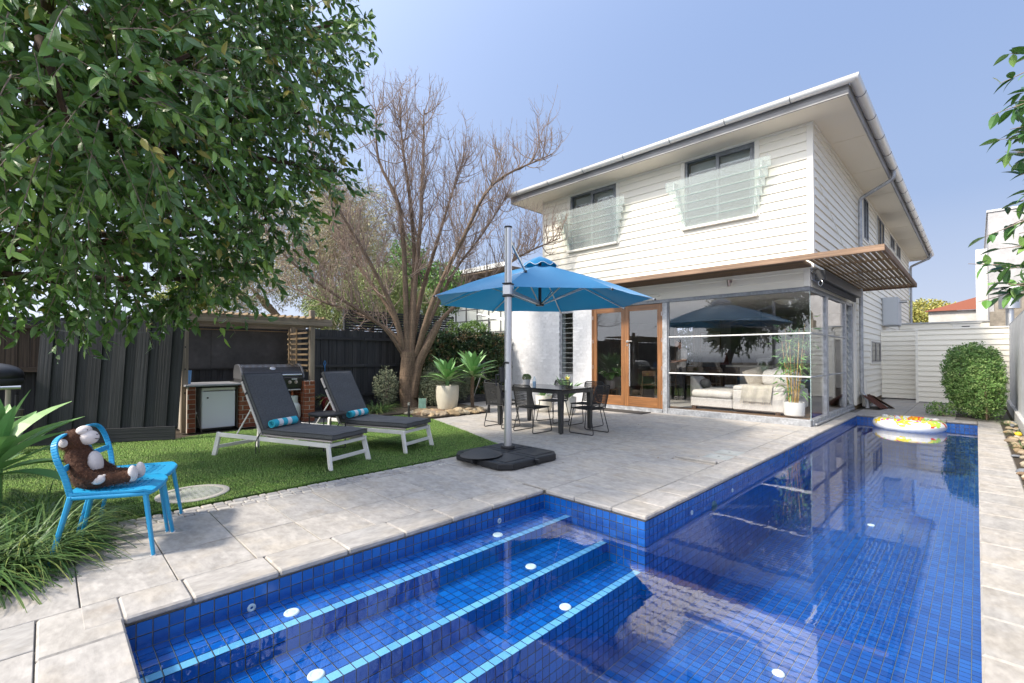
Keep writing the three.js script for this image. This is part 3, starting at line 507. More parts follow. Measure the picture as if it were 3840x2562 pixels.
// galvanised frame of the corner room
mesh('sill', [bx(-7.56, -5.48, -0.02, 0.092, ZF - 0.12, ZF + 0.02, 0.004)], galvM, house);
mesh('sill', [bx(-5.33, -2.33, -0.02, 0.128, ZF - 0.12, ZF + 0.03, 0.004), bx(-2.40, -2.30, -0.02, 0.128, -15.15, ZF - 0.121, 0.004), bx(-2.299, -2.26, 0.02, 0.06, -15.0, ZF - 0.14, 0.004)], galvM, house);
mesh('head_beam', [bx(-8.2, -2.33, 2.715, 2.795, ZF - 0.12, ZF + 0.012, 0.004), bx(-2.43, -2.32, 2.715, 2.795, -15.15, ZF - 0.121, 0.004)], frameM, house);
mesh('post', bx(-5.47, -5.345, -0.02, 2.714, ZF - 0.11, ZF + 0.015, 0.005), galvM, house);
mesh('post', bx(-5.345, -5.315, 0.13, 2.714, ZF - 0.08, ZF - 0.01, 0.003), frameM, house);
for (const [z0, z1] of [[-12.23, -12.05], [-14.28, -14.14], [-15.16, -15.0]]) mesh('post', bx(-2.41, -2.315, 0.129, 2.714, z0, z1, 0.005), galvM, house);
mesh('glass_pane', bx(-5.315, -2.342, 0.129, 2.714, ZF - 0.045, ZF - 0.035), glassM, house);
mesh('glass_pane', bx(-2.356, -2.346, 0.129, 2.714, -12.05, ZF - 0.046), glassM, house);
mesh('glass_pane', bx(-2.356, -2.346, 0.129, 2.714, -14.14, -12.23), glassM, house);
mesh('glass_edge', bx(-2.344, -2.338, 0.129, 2.714, ZF - 0.046, ZF - 0.034), M([0.45, 0.62, 0.60], 0.2), house);
for (const y of [0.99, 1.865]) { mesh('glazing_rail', bx(-5.315, -2.33, y - 0.015, y + 0.015, ZF - 0.033, ZF - 0.005, 0.006), M([0.70, 0.70, 0.68], 0.35), house); mesh('glazing_rail', bx(-2.342, -2.318, y - 0.012, y + 0.012, -14.14, ZF - 0.034, 0.005), galvM, house); }
for (let k = 0; k < 15; k++) mesh('louvre', at(box(0.006, 0.16, 0.70, 0.001), -2.36, 0.28 + k * 0.163, -14.64, 0, 0, 0.2), paneM, house);
// timber doors
const cedar = M([0.52, 0.235, 0.085], 0.42, { map: T.wood, bumpMap: T.woodB, bumpScale: 0.001, clearcoat: 0.3, clearcoatRoughness: 0.3 });
mesh('door_frame', [bx(-7.575, -7.535, 0.092, 2.714, ZF - 0.10, ZF + 0.004, 0.003), bx(-5.50, -5.472, 0.092, 2.714, ZF - 0.10, ZF + 0.004, 0.003)], cedar, house);
for (const [x0, x1, h] of [[-7.53, -6.532, 0], [-6.528, -5.503, 1]]) {
  const d = part('door', house), z0 = ZF - 0.055, z1 = ZF - 0.010, st = 0.115;
  mesh('stile', bx(x0, x0 + st, 0.10, 2.705, z0, z1, 0.004), cedar, d); mesh('stile', bx(x1 - st, x1, 0.10, 2.705, z0, z1, 0.004), cedar, d);
  mesh('rail', bx(x0 + st, x1 - st, 0.10, 0.355, z0 + 0.002, z1 - 0.002, 0.004), cedar, d); mesh('rail', bx(x0 + st, x1 - st, 2.565, 2.705, z0 + 0.002, z1 - 0.002, 0.004), cedar, d);
  mesh('pane', bx(x0 + st, x1 - st, 0.355, 2.565, ZF - 0.035, ZF - 0.029), glassM, d);
  for (const y of [0.45, 1.05, 1.75, 2.4]) mesh('hinge', sweep([[h ? x1 + 0.004 : x0 - 0.004, y, ZF], [h ? x1 + 0.004 : x0 - 0.004, y + 0.1, ZF]], 0.008, 8), steelM, d);
  if (h) { mesh('lever', [bx(-6.49, -6.43, 1.755, 1.81, z1, z1 + 0.02, 0.004), sweep(fillet([[-6.46, 1.79, z1], [-6.46, 1.79, z1 + 0.06], [-6.29, 1.785, z1 + 0.06]], 0.02), 0.011, 8), at(cyl(0.018, 0.018, 0.012, 12), -6.46, 1.68, z1, 0, Math.PI / 2)], steelM, d);
    mesh('pull_bar', [sweep([[-6.355, 0.62, z1 + 0.07], [-6.355, 1.72, z1 + 0.07]], 0.016, 10), sweep([[-6.40, 0.72, z1 - 0.02], [-6.355, 0.72, z1 + 0.07]], 0.01, 6), sweep([[-6.40, 1.62, z1 - 0.02], [-6.355, 1.62, z1 + 0.07]], 0.01, 6)], M([0.75, 0.75, 0.74], 0.25, { metalness: 0.8 }), d); }
}
// timber sunshade round the corner
reseed(33);
{
  const aw = part('sunshade', house), rw = [[0.50, 0.33, 0.22], [0.34, 0.205, 0.12], [0.27, 0.165, 0.095]].map((c) => M(c, 0.75, { map: T.wood, bumpMap: T.woodB, bumpScale: 0.003 })), dk = [[0.24, 0.155, 0.085], [0.19, 0.12, 0.065], [0.28, 0.175, 0.085]].map((c) => M(c, 0.8, { map: T.wood, bumpMap: T.woodB, bumpScale: 0.003 }));
  const gd = [[0.42, 0.28, 0.13], [0.35, 0.225, 0.10], [0.48, 0.33, 0.165]].map((c) => M(c, 0.75, { map: T.wood, bumpMap: T.woodB, bumpScale: 0.003 }));
  mesh('beam', bx(-7.1, -1.06, 3.165, 3.275, -9.87, -9.815, 0.006), rw[0], aw); mesh('beam', bx(-1.105, -1.055, 3.165, 3.274, -15.7, -9.871, 0.006), rw[1], aw); mesh('beam', bx(-2.25, -1.106, 3.166, 3.27, -15.7, -15.65, 0.006), rw[1], aw);
  for (let k = 0; k < 11; k++) { const z = -9.93 - k * 0.073; mesh('slat', bx(-7.1, -2.30 + (k < 5 ? -0.0 : 0), 3.172, 3.24, z - 0.042, z, 0.003), pick(dk), aw); }
  for (let k = 0; k < 13; k++) { const x = -2.22 + k * 0.085; mesh('slat', bx(x, x + 0.048, 3.205, 3.238, -15.64, -9.88, 0.003), pick(gd), aw); }
  for (const x of [-6.4, -5.2, -4.0, -2.8]) mesh('rafter', bx(x, x + 0.045, 3.241, 3.272, -10.70, -9.88), dk[1], aw);
  for (const z of [-11.3, -12.7, -14.1]) mesh('rafter', bx(-2.25, -1.11, 3.241, 3.272, z, z + 0.045), dk[1], aw);
  mesh('blind_case', [bx(-2.24, -2.07, 2.90, 3.10, -14.7, -10.74, 0.01)], M([0.03, 0.031, 0.034], 0.45), aw);
  mesh('blind_fabric', [bx(-2.20, -2.16, 2.78, 2.90, -14.6, -10.85, 0.01)], M([0.05, 0.05, 0.052], 0.9), aw);
  mesh('pull_ring', sweep(curve([[-2.15, 2.9, -10.72], [-2.11, 2.84, -10.70], [-2.15, 2.78, -10.72], [-2.19, 2.84, -10.73]], 20, true), 0.006, 6), steelM, aw);
}
// rope of small lights swagged along the side wall
{ const g = []; for (let i = 0; i <= 90; i++) { const t = i / 90; g.push(ball(0.011, XR + 0.04, lerp(5.0, 4.0, t) + rr(-0.006, 0.006), lerp(-10.8, -13.6, t), 1, 1, 1, 5, 4)); } mesh('light_rope', g, trimM, house); }

// ---------- fences and boundary walls ----------
reseed(41);
const charM = [[0.062, 0.067, 0.076], [0.072, 0.077, 0.087], [0.052, 0.056, 0.064], [0.080, 0.084, 0.092]].map((c) => M(c, 0.7, { map: T.wood, bumpMap: T.woodB, bumpScale: 0.004 }));
const greyWood = [[0.47, 0.39, 0.30], [0.41, 0.335, 0.255], [0.53, 0.44, 0.34]].map((c) => M(c, 0.85, { map: T.wood, bumpMap: T.woodB, bumpScale: 0.004 }));
const palegold = [[0.55, 0.39, 0.22], [0.48, 0.35, 0.21], [0.60, 0.45, 0.27]].map((c) => M(c, 0.8, { map: T.wood, bumpMap: T.woodB, bumpScale: 0.003 }));
const brown = [[0.14, 0.095, 0.065], [0.17, 0.12, 0.085], [0.11, 0.075, 0.05]].map((c) => M(c, 0.85, { map: T.wood, bumpMap: T.woodB, bumpScale: 0.004 }));
const FX = -11.6;
{
  const f = thing('paling_fence', 'charcoal stained timber paling fence behind the barbecue nook and bare tree', 'fence', [FX, 0, 0]);
  for (let k = 0; k < 116; k++) { const z = 1.2 - k * 0.106, o = k % 2 ? 0.018 : 0, h = 2.06 + rr(-0.015, 0.015); mesh('paling', bx(-0.02 + o, o, -0.03, h, z - 0.113, z, 0.002), pick(charM), f); }
  for (const y of [0.33, 1.10, 1.80]) for (let k = 0; k < 5; k++) mesh('rail', bx(0.019, 0.06, y, y + 0.075, -10.8 + k * 2.4, -10.8 + (k + 1) * 2.4 - 0.006, 0.004), pick(charM), f);
  mesh('plinth', bx(0.019, 0.045, -0.03, 0.16, -10.8, 1.2, 0.004), charM[2], f);
}
{
  const g = thing('timber_gate', 'wide dark gate of upright overlapping boards leaning beside the blue chairs', 'gate', [-9.36, 0, -1.54], Math.atan2(1.66, -0.84) - Math.PI / 2 + Math.PI / 2);
  // local x runs along the gate away from the pergola post
  g.rotation.y = -Math.atan2(1.66, -0.84); const L = 1.86, n = 12; let x = 0;
  const lean = (y) => -0.05 * y;
  for (let k = 0; k < n; k++) { const w = L / n, o = k % 2 ? 0.024 : 0; const h = 2.13 - 0.02 * k, p = box(w + 0.012, h - 0.2, 0.022, 0.002); const a = p.attributes.position; for (let i = 0; i < a.count; i++) { const y = a.getY(i) + 0.2 + (h - 0.2) / 2; a.setXYZ(i, a.getX(i) + x + w / 2 + lean(y), y, a.getZ(i) - o); } mesh('board', p, pick(charM), g); x += w; }
  mesh('kickboard', bx(0.0, L + 0.02, 0.02, 0.24, -0.062, -0.037, 0.003), charM[0], g);
  for (const y of [0.45, 1.1, 1.8]) mesh('ledge', bx(0.02 + lean(y), L + lean(y), y, y + 0.09, 0.012, 0.05, 0.003), charM[2], g);
  const w = thing('clothesline', 'thin wire line with white pegs strung across the dark gate', 'clothesline', [0, 0, 0]);
  mesh('wire', sweep(curve([[-9.9, 1.80, 0.05], [-9.4, 1.72, -0.6], [-9.2, 1.80, -1.4], [-9.95, 1.84, -1.72]], 24), 0.0025, 4), M([0.03, 0.05, 0.05], 0.5), w);
  for (const [x2, y, z, r] of [[-9.44, 1.70, -0.53, 0.1], [-9.22, 1.78, -1.32, 0.6]]) mesh('peg', [at(box(0.012, 0.075, 0.010, 0.002), x2 - 0.006, y, z, 0.7, 0, r + 0.1), at(box(0.012, 0.075, 0.010, 0.002), x2 + 0.006, y, z, 0.7, 0, r - 0.15)], whiteM, w);
}
{
  const f = thing('brown_screen', 'weathered brown timber screen beyond the dark gate', 'screen', [-11.1, 0, 0]);
  for (let k = 0; k < 14; k++) mesh('board', bx(-0.02 + (k % 2) * 0.012, (k % 2) * 0.012, 1.15, 1.86, 2.0 - k * 0.14 - 0.135, 2.0 - k * 0.14, 0.003), pick(brown), f);
  mesh('rail', bx(0.013, 0.05, 1.12, 1.20, 0.04, 2.0, 0.003), brown[1], f); mesh('rail', bx(0.013, 0.06, 1.84, 1.90, 0.04, 2.0, 0.003), brown[1], f);
  const p = thing('pool_plumbing', 'beige plastic pool pipes and pump beyond the dark gate', 'plumbing', [-9.95, 0, 0.33]);
  const pv = M([0.46, 0.40, 0.31], 0.55), pd = M([0.06, 0.055, 0.05], 0.5);
  mesh('pipe', [sweep(fillet([[0, 0, 0.15], [0, 0.60, 0.15], [0, 0.60, 0.5]], 0.05), 0.03, 10), sweep(fillet([[0, 0.02, 0.05], [0, 0.92, 0.05]], 0.05), 0.03, 10), sweep(fillet([[0.05, 0.66, 0.6], [0.05, 0.66, 0.1], [0.05, 0.2, 0.1]], 0.06), 0.03, 10), sweep(fillet([[0.1, 0.30, 0.6], [0.1, 0.30, -0.02]], 0.06), 0.03, 10)], pv, p);
  mesh('pump_body', [cyl(0.09, 0.09, 0.3, 20, 0.1, 0.28, -0.02), cyl(0.10, 0.10, 0.03, 20, 0.1, 0.58, -0.02)], M([0.12, 0.105, 0.085], 0.5), p);
  const b = thing('kettle_barbecue', 'small black covered barbecue with silver handle beyond the dark gate', 'barbecue', [-10.2, 0, 0.55]);
  mesh('hood', ball(0.30, 0, 1.10, 0, 1, 0.62, 1.1, 20, 12), blackM, b); mesh('bowl', ball(0.30, 0, 1.02, 0, 1, 0.5, 1.1, 20, 12), M([0.03, 0.03, 0.03], 0.6), b);
  mesh('handle', sweep([[0.36, 0.93, 0.35], [0.36, 0.93, -0.30]], 0.028, 10), metalM([0.6, 0.6, 0.62], 0.3), b); for (const [lx, lz] of [[0.15, 0.2], [-0.15, 0.2], [0, -0.25]]) mesh('leg', cyl(0.02, 0.02, 0.8, 8, lx, 0, lz), blackM, b);
}
{ // dark slatted privacy screen above the fence
  const s = thing('slatted_screen', 'dark horizontal slat privacy screen rising above the paling fence', 'screen', [-12.2, 0, -7.6]);
  for (let k = 0; k < 10; k++) mesh('slat', bx(-0.012, 0.012, 1.95 + k * 0.073, 1.95 + k * 0.073 + 0.058, -1.9, 1.85, 0.002), pick(charM), s);
  for (const z of [-1.9, -0.65, 0.6, 1.8]) mesh('post', bx(-0.07, -0.013, 0, 2.69, z, z + 0.06, 0.004), charM[2], s);
}
{ // weatherboard fence and gate at the end of the side path
  const f = thing('weatherboard_fence', 'cream weatherboard fence behind the clipped bush at the path end', 'fence', [0, 0, 0]);
  for (let k = 0; k < 14; k++) weatherboard('x', -1.26, 0.66, 0.04 + k * 0.155, 0.04 + (k + 1) * 0.155 - 0.006, -18.75, f, 'board');
  mesh('post', bx(-1.32, -1.255, 0, 2.24, -18.86, -18.73, 0.004), trimM, f); mesh('capping', bx(-1.33, 0.66, 2.205, 2.25, -18.84, -18.72, 0.004), trimM, f);
  const g = thing('weatherboard_gate', 'cream weatherboard gate set back beside the house wall', 'gate', [0, 0, 0]);
  for (let k = 0; k < 14; k++) weatherboard('x', -2.235, -1.34, 0.05 + k * 0.155, 0.05 + (k + 1) * 0.155 - 0.006, -19.6, g, 'board');
  mesh('capping', bx(-2.24, -1.34, 2.22, 2.26, -19.68, -19.58, 0.004), trimM, g);
  const w = thing('parapet_wall', 'low cream boarded parapet beyond the side gate', 'wall', [0, 0, 0]);
  for (let k = 0; k < 3; k++) weatherboard('x', -2.25, 1.2, 2.15 + k * 0.19, 2.15 + (k + 1) * 0.19 - 0.006, -25.0, w, 'board');
  mesh('core', bx(-2.25, 1.2, 0, 2.72, -25.2, -25.035), plasterM, w); mesh('capping', bx(-2.25, 1.2, 2.72, 2.77, -25.25, -24.96, 0.005), M([0.45, 0.46, 0.46], 0.5), w);
  const t = thing('white_trough', 'white tapered rain head box on the parapet', 'box', [-0.25, 2.27, -22.4]);
  mesh('body', extrude([[-0.28, 0], [0.28, 0], [0.36, 0.27], [-0.36, 0.27]], 0.3, 0.01), trimM, t); mesh('rim', box(0.8, 0.03, 0.36, 0.005, 0, 0.285, 0), trimM, t); mesh('slot', bx(-0.10, 0.10, 0.15, 0.18, 0.148, 0.154), blackM, t);
  mesh('stand', bx(-0.2, 0.2, -2.27, -0.001, -0.1, 0.1), plasterM, t);
}
{
  const w = thing('boundary_wall', 'pale blue grey rendered boundary wall along the pool', 'wall', [0, 0, 0]), rm = M([0.72, 0.74, 0.78], 0.8, { map: T.blot, bumpMap: T.grit, bumpScale: 0.0015 });
  const pr = []; for (let i = 0; i <= 30; i++) { const z = -20.5 + i * 0.75; pr.push([z, 2.25 + 0.30 * sm(-9, -2, z)]); }
  const sh = extrude([[-20.5, -0.05], ...[[2, -0.05]], ...pr.slice().reverse()], 0.16); at(sh, 0, 0, 0, -Math.PI / 2); sh.translate(0.72, 0, 0); mesh('render', sh, rm, w);
  mesh('plinth', bx(0.58, 0.65, -0.05, 0.20, -20.5, 2, 0.01), M([0.63, 0.63, 0.63], 0.8, { map: T.blot }), w);
  mesh('capping', sweep(pr.map(([z, y]) => [0.72, y + 0.03, z]), 0.085, 4), M([0.52, 0.55, 0.60], 0.6), w);
}

// ---------- neighbouring buildings ----------
{
  const b = thing('neighbour_building', 'tall plain grey rendered building beyond the boundary wall', 'building', [0.43, 0, -30]);
  mesh('wall', bx(0, 9, 0, 7.9, -12, 0, 0.02), M([0.50, 0.49, 0.49], 0.85, { map: T.blot }), b); mesh('wing', bx(-0.42, 0, 0, 6.7, -12, -2.5, 0.02), M([0.70, 0.70, 0.70], 0.8, { map: T.blot }), b);
  mesh('parapet', bx(-0.05, 9.05, 7.9, 8.0, -12.05, 0.05, 0.01), M([0.58, 0.57, 0.56], 0.8), b);
  const v = thing('roof_flue', 'round metal flue cowl on a stepped wall beyond the boundary wall', 'flue', [0.78, 0, -22]);
  mesh('cowl', [cyl(0.26, 0.26, 0.55, 28, 0, 2.95, 0)], metalM([0.70, 0.70, 0.70], 0.35), v); mesh('stack', cyl(0.10, 0.10, 2.95, 16), metalM([0.7, 0.7, 0.7], 0.4), v); mesh('lid', cyl(0.28, 0.28, 0.02, 28, 0, 3.5, 0), metalM([0.66, 0.66, 0.66], 0.4), v);
  const s = thing('stepped_wall', 'beige stepped party wall below the metal flue', 'wall', [0.35, 0, -24]);
  mesh('render', extrude([[0, 0], [0, 3.0], [0.12, 3.0], [0.12, 3.35], [0.4, 3.75], [5, 3.75], [5, 0]], 0.6, 0.01), M([0.50, 0.44, 0.36], 0.9, { map: T.rough }), s); mesh('capping', [bx(0.38, 5, 3.75, 3.83, -0.34, 0.34, 0.005)], whiteM, s);
  const r = thing('red_tiled_roof', 'red terracotta tiled roof far behind the side path', 'roof', [-0.75, 0, -38]);
  const P = []; for (const p of [[-1.4, 4.0, 2], [2.4, 4.0, 2], [1.6, 5.1, 0], [-1.4, 4.0, 2], [1.6, 5.1, 0], [-0.6, 4.0, -2]]) P.push(...p); mesh('slope', geoOf(P), M([0.42, 0.13, 0.07], 0.8, { map: T.rough }), r); mesh('wall', bx(-1.2, 2.4, 0, 4.0, -2, 1.8), plasterM, r);
}
{
  const b = thing('glazed_pavilion', 'neighbouring building with white panel grid and tan eaves beyond the hedge', 'building', [-19, 0, -16]);
  mesh('wall', bx(-3.2, 3.2, 0, 2.6, -6, 0), M([0.4, 0.39, 0.37], 0.8), b); mesh('back', bx(-3.2, 3.2, 2.6, 5.4, -6, -0.1), M([0.62, 0.64, 0.62], 0.6), b);
  const wp = M([0.74, 0.78, 0.74], 0.25); for (let i = 0; i < 7; i++) for (let j = 0; j < 3; j++) mesh('panel', bx(-3.15 + i * 0.9, -3.15 + i * 0.9 + 0.85, 2.65 + j * 0.62, 2.65 + j * 0.62 + 0.57, -0.09, -0.02, 0.004), wp, b);
  for (let i = 0; i < 8; i++) mesh('mullion', bx(-3.2 + i * 0.9, -3.155 + i * 0.9, 2.6, 4.55, -0.06, 0.02, 0.003), M([0.16, 0.165, 0.17], 0.5), b);
  for (let j = 0; j < 4; j++) mesh('transom', bx(-3.2, 3.2, 2.605 + j * 0.62, 2.645 + j * 0.62, -0.06, 0.012, 0.003), M([0.2, 0.205, 0.21], 0.5), b);
  mesh('eaves', bx(-3.9, 3.9, 5.4, 5.55, -6.5, 1.2, 0.01), M([0.45, 0.35, 0.25], 0.8, { map: T.wood }), b); mesh('gutter_board', bx(-3.95, 3.95, 5.5, 5.72, 1.2, 1.26, 0.01), whiteM, b);
  const a = thing('white_awning', 'slanted white awning frame beyond the hedge', 'awning', [-13.6, 2.75, -13.2]);
  mesh('sheet', at(box(2.2, 0.03, 1.0, 0.004), 0, 0.15, 0, 0.15, 0, -0.2), whiteM, a); mesh('front_bar', bar([-1.0, 0.36, 0.55], [1.1, -0.06, 0.5], 0.05, 0.09), whiteM, a); mesh('prop', [cyl(0.03, 0.03, 2.85, 8, -0.9, -2.75, 0), cyl(0.03, 0.03, 2.7, 8, 0.9, -2.75, 0)], frameM, a);
}

// ---------- barbecue nook ----------
reseed(51);
{
  const p = thing('timber_pergola', 'weathered timber pergola with slatted roof over the barbecue bench', 'pergola', [-10.2, 0, -2.9]);
  const W = greyWood;
  for (const [x, z, h] of [[0.03, 1.12, 2.09], [0, -1.17, 2.38], [-1.12, 1.12, 2.05], [-1.12, -1.17, 2.05]]) mesh('post', bx(x - 0.05, x + 0.05, 0, h, z - 0.05, z + 0.05, 0.006), pick(W), p);
  mesh('beam', bx(0.051, 0.096, 2.04, 2.19, -1.58, 1.28, 0.005), W[2], p); mesh('beam', bx(-0.10, -0.052, 2.0, 2.14, -1.45, 1.25, 0.005), W[1], p); mesh('beam', bx(-1.22, -1.171, 2.0, 2.14, -1.5, 1.25, 0.005), W[1], p);
  for (let k = 0; k < 20; k++) { const z = 1.2 - k * 0.135; mesh('rafter', bx(-1.3, 0.20, 2.192, 2.235, z - 0.02, z + 0.022, 0.003), pick(palegold), p); }
  for (let k = 0; k < 8; k++) mesh('trellis_slat', bx(-1.2, -0.02, 1.05 + k * 0.118, 1.05 + k * 0.118 + 0.04, -1.115, -1.085, 0.002), pick(palegold), p);
  mesh('trellis_upright', bx(-0.62, -0.58, 0.9, 2.0, -1.084, -1.06, 0.002), palegold[0], p); mesh('trellis_upright', bx(-1.07, -1.03, 0.9, 2.0, -1.084, -1.06, 0.002), palegold[1], p);
  for (const y of [0.72, 1.15, 1.55]) mesh('bolt', at(cyl(0.014, 0.014, 0.012, 10), 0.08, y, 1.12, 0, 0, -Math.PI / 2), blackM, p);
}
{
  const s = thing('splashback_panel', 'flat dark grey sheet panel fixed to the fence behind the barbecue', 'panel', [FX + 0.062, 0, -3.1]);
  const pm = M([0.095, 0.090, 0.088], 0.6, { map: T.rough }); mesh('sheet', bx(0, 0.012, 1.13, 1.945, 0.62, 1.02, 0.001), pm, s); mesh('sheet', bx(0, 0.012, 1.13, 1.945, -1.25, 0.615, 0.001), pm, s); mesh('edge_strip', bx(0, 0.016, 1.947, 1.965, -1.25, 1.02), palegold[1], s);
}
const brickM = [[0.40, 0.115, 0.05], [0.46, 0.14, 0.06], [0.34, 0.095, 0.045], [0.50, 0.17, 0.08]].map((c) => M(c, 0.85, { map: T.rough, bumpMap: T.grit, bumpScale: 0.003 }));
{
  const b = thing('brick_bench', 'red brick barbecue bench with a grey benchtop', 'bench', [0, 0, 0]), mo = M([0.50, 0.44, 0.36], 0.95);
  const wallZ = (xf, z0, z1, y1) => { for (let r = 0; r * 0.086 < y1 - 0.02; r++) { let z = z0 - (r % 2 ? 0.12 : 0); while (z < z1 - 0.02) { const a = Math.max(z0, z), c = Math.min(z1, z + 0.23); if (c - a > 0.025) mesh('brick', bx(xf - 0.105, xf + rr(-0.002, 0.002), 0.006 + r * 0.086, Math.min(y1, 0.082 + r * 0.086), a + 0.005, c - 0.005, 0.004), pick(brickM), b); z += 0.24; } } };
  const wallX = (zf, x0, x1, y1, s) => { for (let r = 0; r * 0.086 < y1 - 0.02; r++) { let x = x0 - (r % 2 ? 0.12 : 0); while (x < x1 - 0.02) { const a = Math.max(x0, x), c = Math.min(x1, x + 0.23); if (c - a > 0.025) mesh('brick', bx(a + 0.005, c - 0.005, 0.006 + r * 0.086, Math.min(y1, 0.082 + r * 0.086), zf, zf + s * 0.02, 0.003), pick(brickM), b); x += 0.24; } } };
  mesh('mortar', [bx(-10.9, -10.02, 0, 0.83, -1.93, -1.80), bx(-10.9, -10.06, 0, 0.83, -2.93, -2.65), bx(-10.9, -10.03, 0, 0.86, -4.07, -3.88), bx(-10.98, -10.86, 0, 0.83, -3.88, -1.93)], mo, b);
  wallZ(-10.01, -1.93, -1.80, 0.83); wallZ(-10.05, -2.94, -2.64, 0.83); wallZ(-10.02, -4.08, -3.87, 0.86); wallZ(-10.83, -3.86, -2.95, 0.83); wallX(-2.945, -10.8, -10.16, 0.83, -1); wallX(-3.875, -10.8, -10.13, 0.86, 1);
  mesh('benchtop', bx(-10.95, -9.97, 0.832, 0.868, -2.70, -1.76, 0.005), M([0.33, 0.33, 0.34], 0.35, { map: T.blot }), b);
}
{
  const f = thing('bar_fridge', 'small white bar fridge under the grey benchtop', 'fridge', [-10.12, 0.03, -2.315]), wm = M([0.84, 0.84, 0.85], 0.4);
  mesh('cabinet', bx(-0.55, -0.05, 0, 0.765, -0.275, 0.275, 0.008), M([0.62, 0.62, 0.62], 0.45), f); mesh('door', bx(-0.045, 0, 0.01, 0.70, -0.275, 0.275, 0.012), wm, f); mesh('top_rail', bx(-0.045, 0.004, 0.712, 0.765, -0.275, 0.275, 0.006), M([0.64, 0.62, 0.56], 0.4), f); mesh('handle_groove', bx(-0.03, -0.002, 0.7005, 0.7115, -0.24, 0.24), blackM, f);
  mesh('lock', at(cyl(0.016, 0.016, 0.008, 14), 0.0, 0.58, 0.18, 0, 0, -Math.PI / 2), blackM, f); mesh('foot', [bx(-0.5, -0.05, -0.03, 0, -0.25, 0.25)], blackM, f);
}
{
  const b = thing('gas_barbecue', 'large black hooded gas barbecue with steel handle and five knobs', 'barbecue', [-10.42, 0, -3.31]), hm = M([0.022, 0.022, 0.024], 0.22, { clearcoat: 0.5, clearcoatRoughness: 0.15 }), cs = M([0.13, 0.13, 0.135], 0.42, { metalness: 0.4 });
  const prof = [[-0.30, 0.93], [-0.30, 1.10], [-0.22, 1.20], [-0.02, 1.215], [0.12, 1.16], [0.22, 1.05], [0.255, 0.95], [0.255, 0.93]];
  const hood = mesh('hood', at(extrude(prof, 1.12, 0.01), 0, 0, 0), hm, b);
  for (const s of [-1, 1]) mesh('end_cap', extrude(prof.map(([x, y]) => [x * 1.04, 0.93 + (y - 0.93) * 1.04]), 0.045, 0.012).translate(0, 0, s * 0.583), cs, b);
  mesh('handle', [sweep([[0.315, 1.0, -0.52], [0.315, 1.0, 0.52]], 0.017, 12)], M([0.72, 0.72, 0.72], 0.22, { metalness: 0.9 }), b); mesh('handle_mount', [bar([0.2, 0.98, -0.53], [0.32, 1.0, -0.53], 0.03, 0.05), bar([0.2, 0.98, 0.53], [0.32, 1.0, 0.53], 0.03, 0.05), bx(0.295, 0.335, 0.98, 1.02, -0.09, 0.09, 0.004)], blackM, b);
  const bd = mesh('badge', lathe([[0, 0.008], [0.03, 0.007], [0.042, 0.003], [0.044, 0]], 24), M([0.55, 0.55, 0.55], 0.3, { metalness: 0.8 }), hood); bd.position.set(0.150, 1.135, 0.0); bd.rotation.set(0, 0, -0.83); bd.scale.set(1, 1, 1.3);
  mesh('firebox', bx(-0.30, 0.22, 0.70, 0.925, -0.60, 0.60, 0.01), M([0.03, 0.03, 0.032], 0.5), b); const cp = mesh('control_panel', at(box(0.03, 0.20, 1.16, 0.01), 0.25, 0.82, 0, 0, 0, -0.15), M([0.02, 0.02, 0.021], 0.35), b);
  for (let k = 0; k < 5; k++) { const kn = mesh('knob', [at(cyl(0.038, 0.034, 0.012, 18), 0, 0, 0, 0, 0, -Math.PI / 2), at(cyl(0.026, 0.022, 0.035, 18), 0.01, 0, 0, 0, 0, -Math.PI / 2), box(0.05, 0.045, 0.01, 0.002, 0.03, 0, 0)], M([0.45, 0.40, 0.36], 0.3, { metalness: 0.7 }), cp); kn.position.set(0.268, 0.845, -0.42 + k * 0.125); }
  mesh('maker_plate', bx(0.275, 0.279, 0.895, 0.92, -0.44, -0.33), M([0.6, 0.6, 0.6], 0.4), b); mesh('grease_tray', bx(-0.1, 0.27, 0.672, 0.695, -0.52, 0.40, 0.004), M([0.6, 0.6, 0.6], 0.3, { metalness: 0.8 }), b); mesh('shelf', bx(-0.34, 0.26, 0.86, 0.88, -0.66, 0.66, 0.004), M([0.04, 0.04, 0.04], 0.5), b);
  const g = thing('gas_bottle', 'pale grey gas bottle on the ground under the barbecue', 'gas bottle', [-10.24, 0, -3.70]), gm = M([0.60, 0.62, 0.56], 0.45);
  mesh('tank', lathe([[0, 0.035], [0.10, 0.036], [0.145, 0.07], [0.157, 0.13], [0.157, 0.30], [0.145, 0.36], [0.10, 0.41], [0.05, 0.43], [0, 0.435]], 32), gm, g); mesh('foot_ring', lathe([[0.10, 0], [0.118, 0], [0.118, 0.05], [0.10, 0.05]], 28), gm, g);
  const col = []; for (let k = 0; k < 15; k++) { const a = k / 15 * 5.2 + 2.2; col.push(at(box(0.012, 0.15, 0.045, 0.002), Math.cos(a) * 0.092, 0.475, Math.sin(a) * 0.092, -a)); } mesh('collar', col, gm, g); mesh('valve', [cyl(0.016, 0.016, 0.08, 10, 0, 0.43, 0), box(0.05, 0.03, 0.03, 0.004, 0.02, 0.5, 0)], M([0.5, 0.4, 0.2], 0.35, { metalness: 0.8 }), g);
  copy(g, [-10.55, 0, -3.32], 0.8, 'pale gas bottle half hidden behind the other one');
  const t = thing('terracotta_pipe', 'short orange terracotta pipe standing behind the gas bottle', 'pipe', [-10.62, 0, -3.60]); mesh('pipe', lathe([[0.045, 0], [0.05, 0], [0.07, 0.72], [0.06, 0.72]], 20), M([0.55, 0.22, 0.10], 0.8, { map: T.rough }), t);
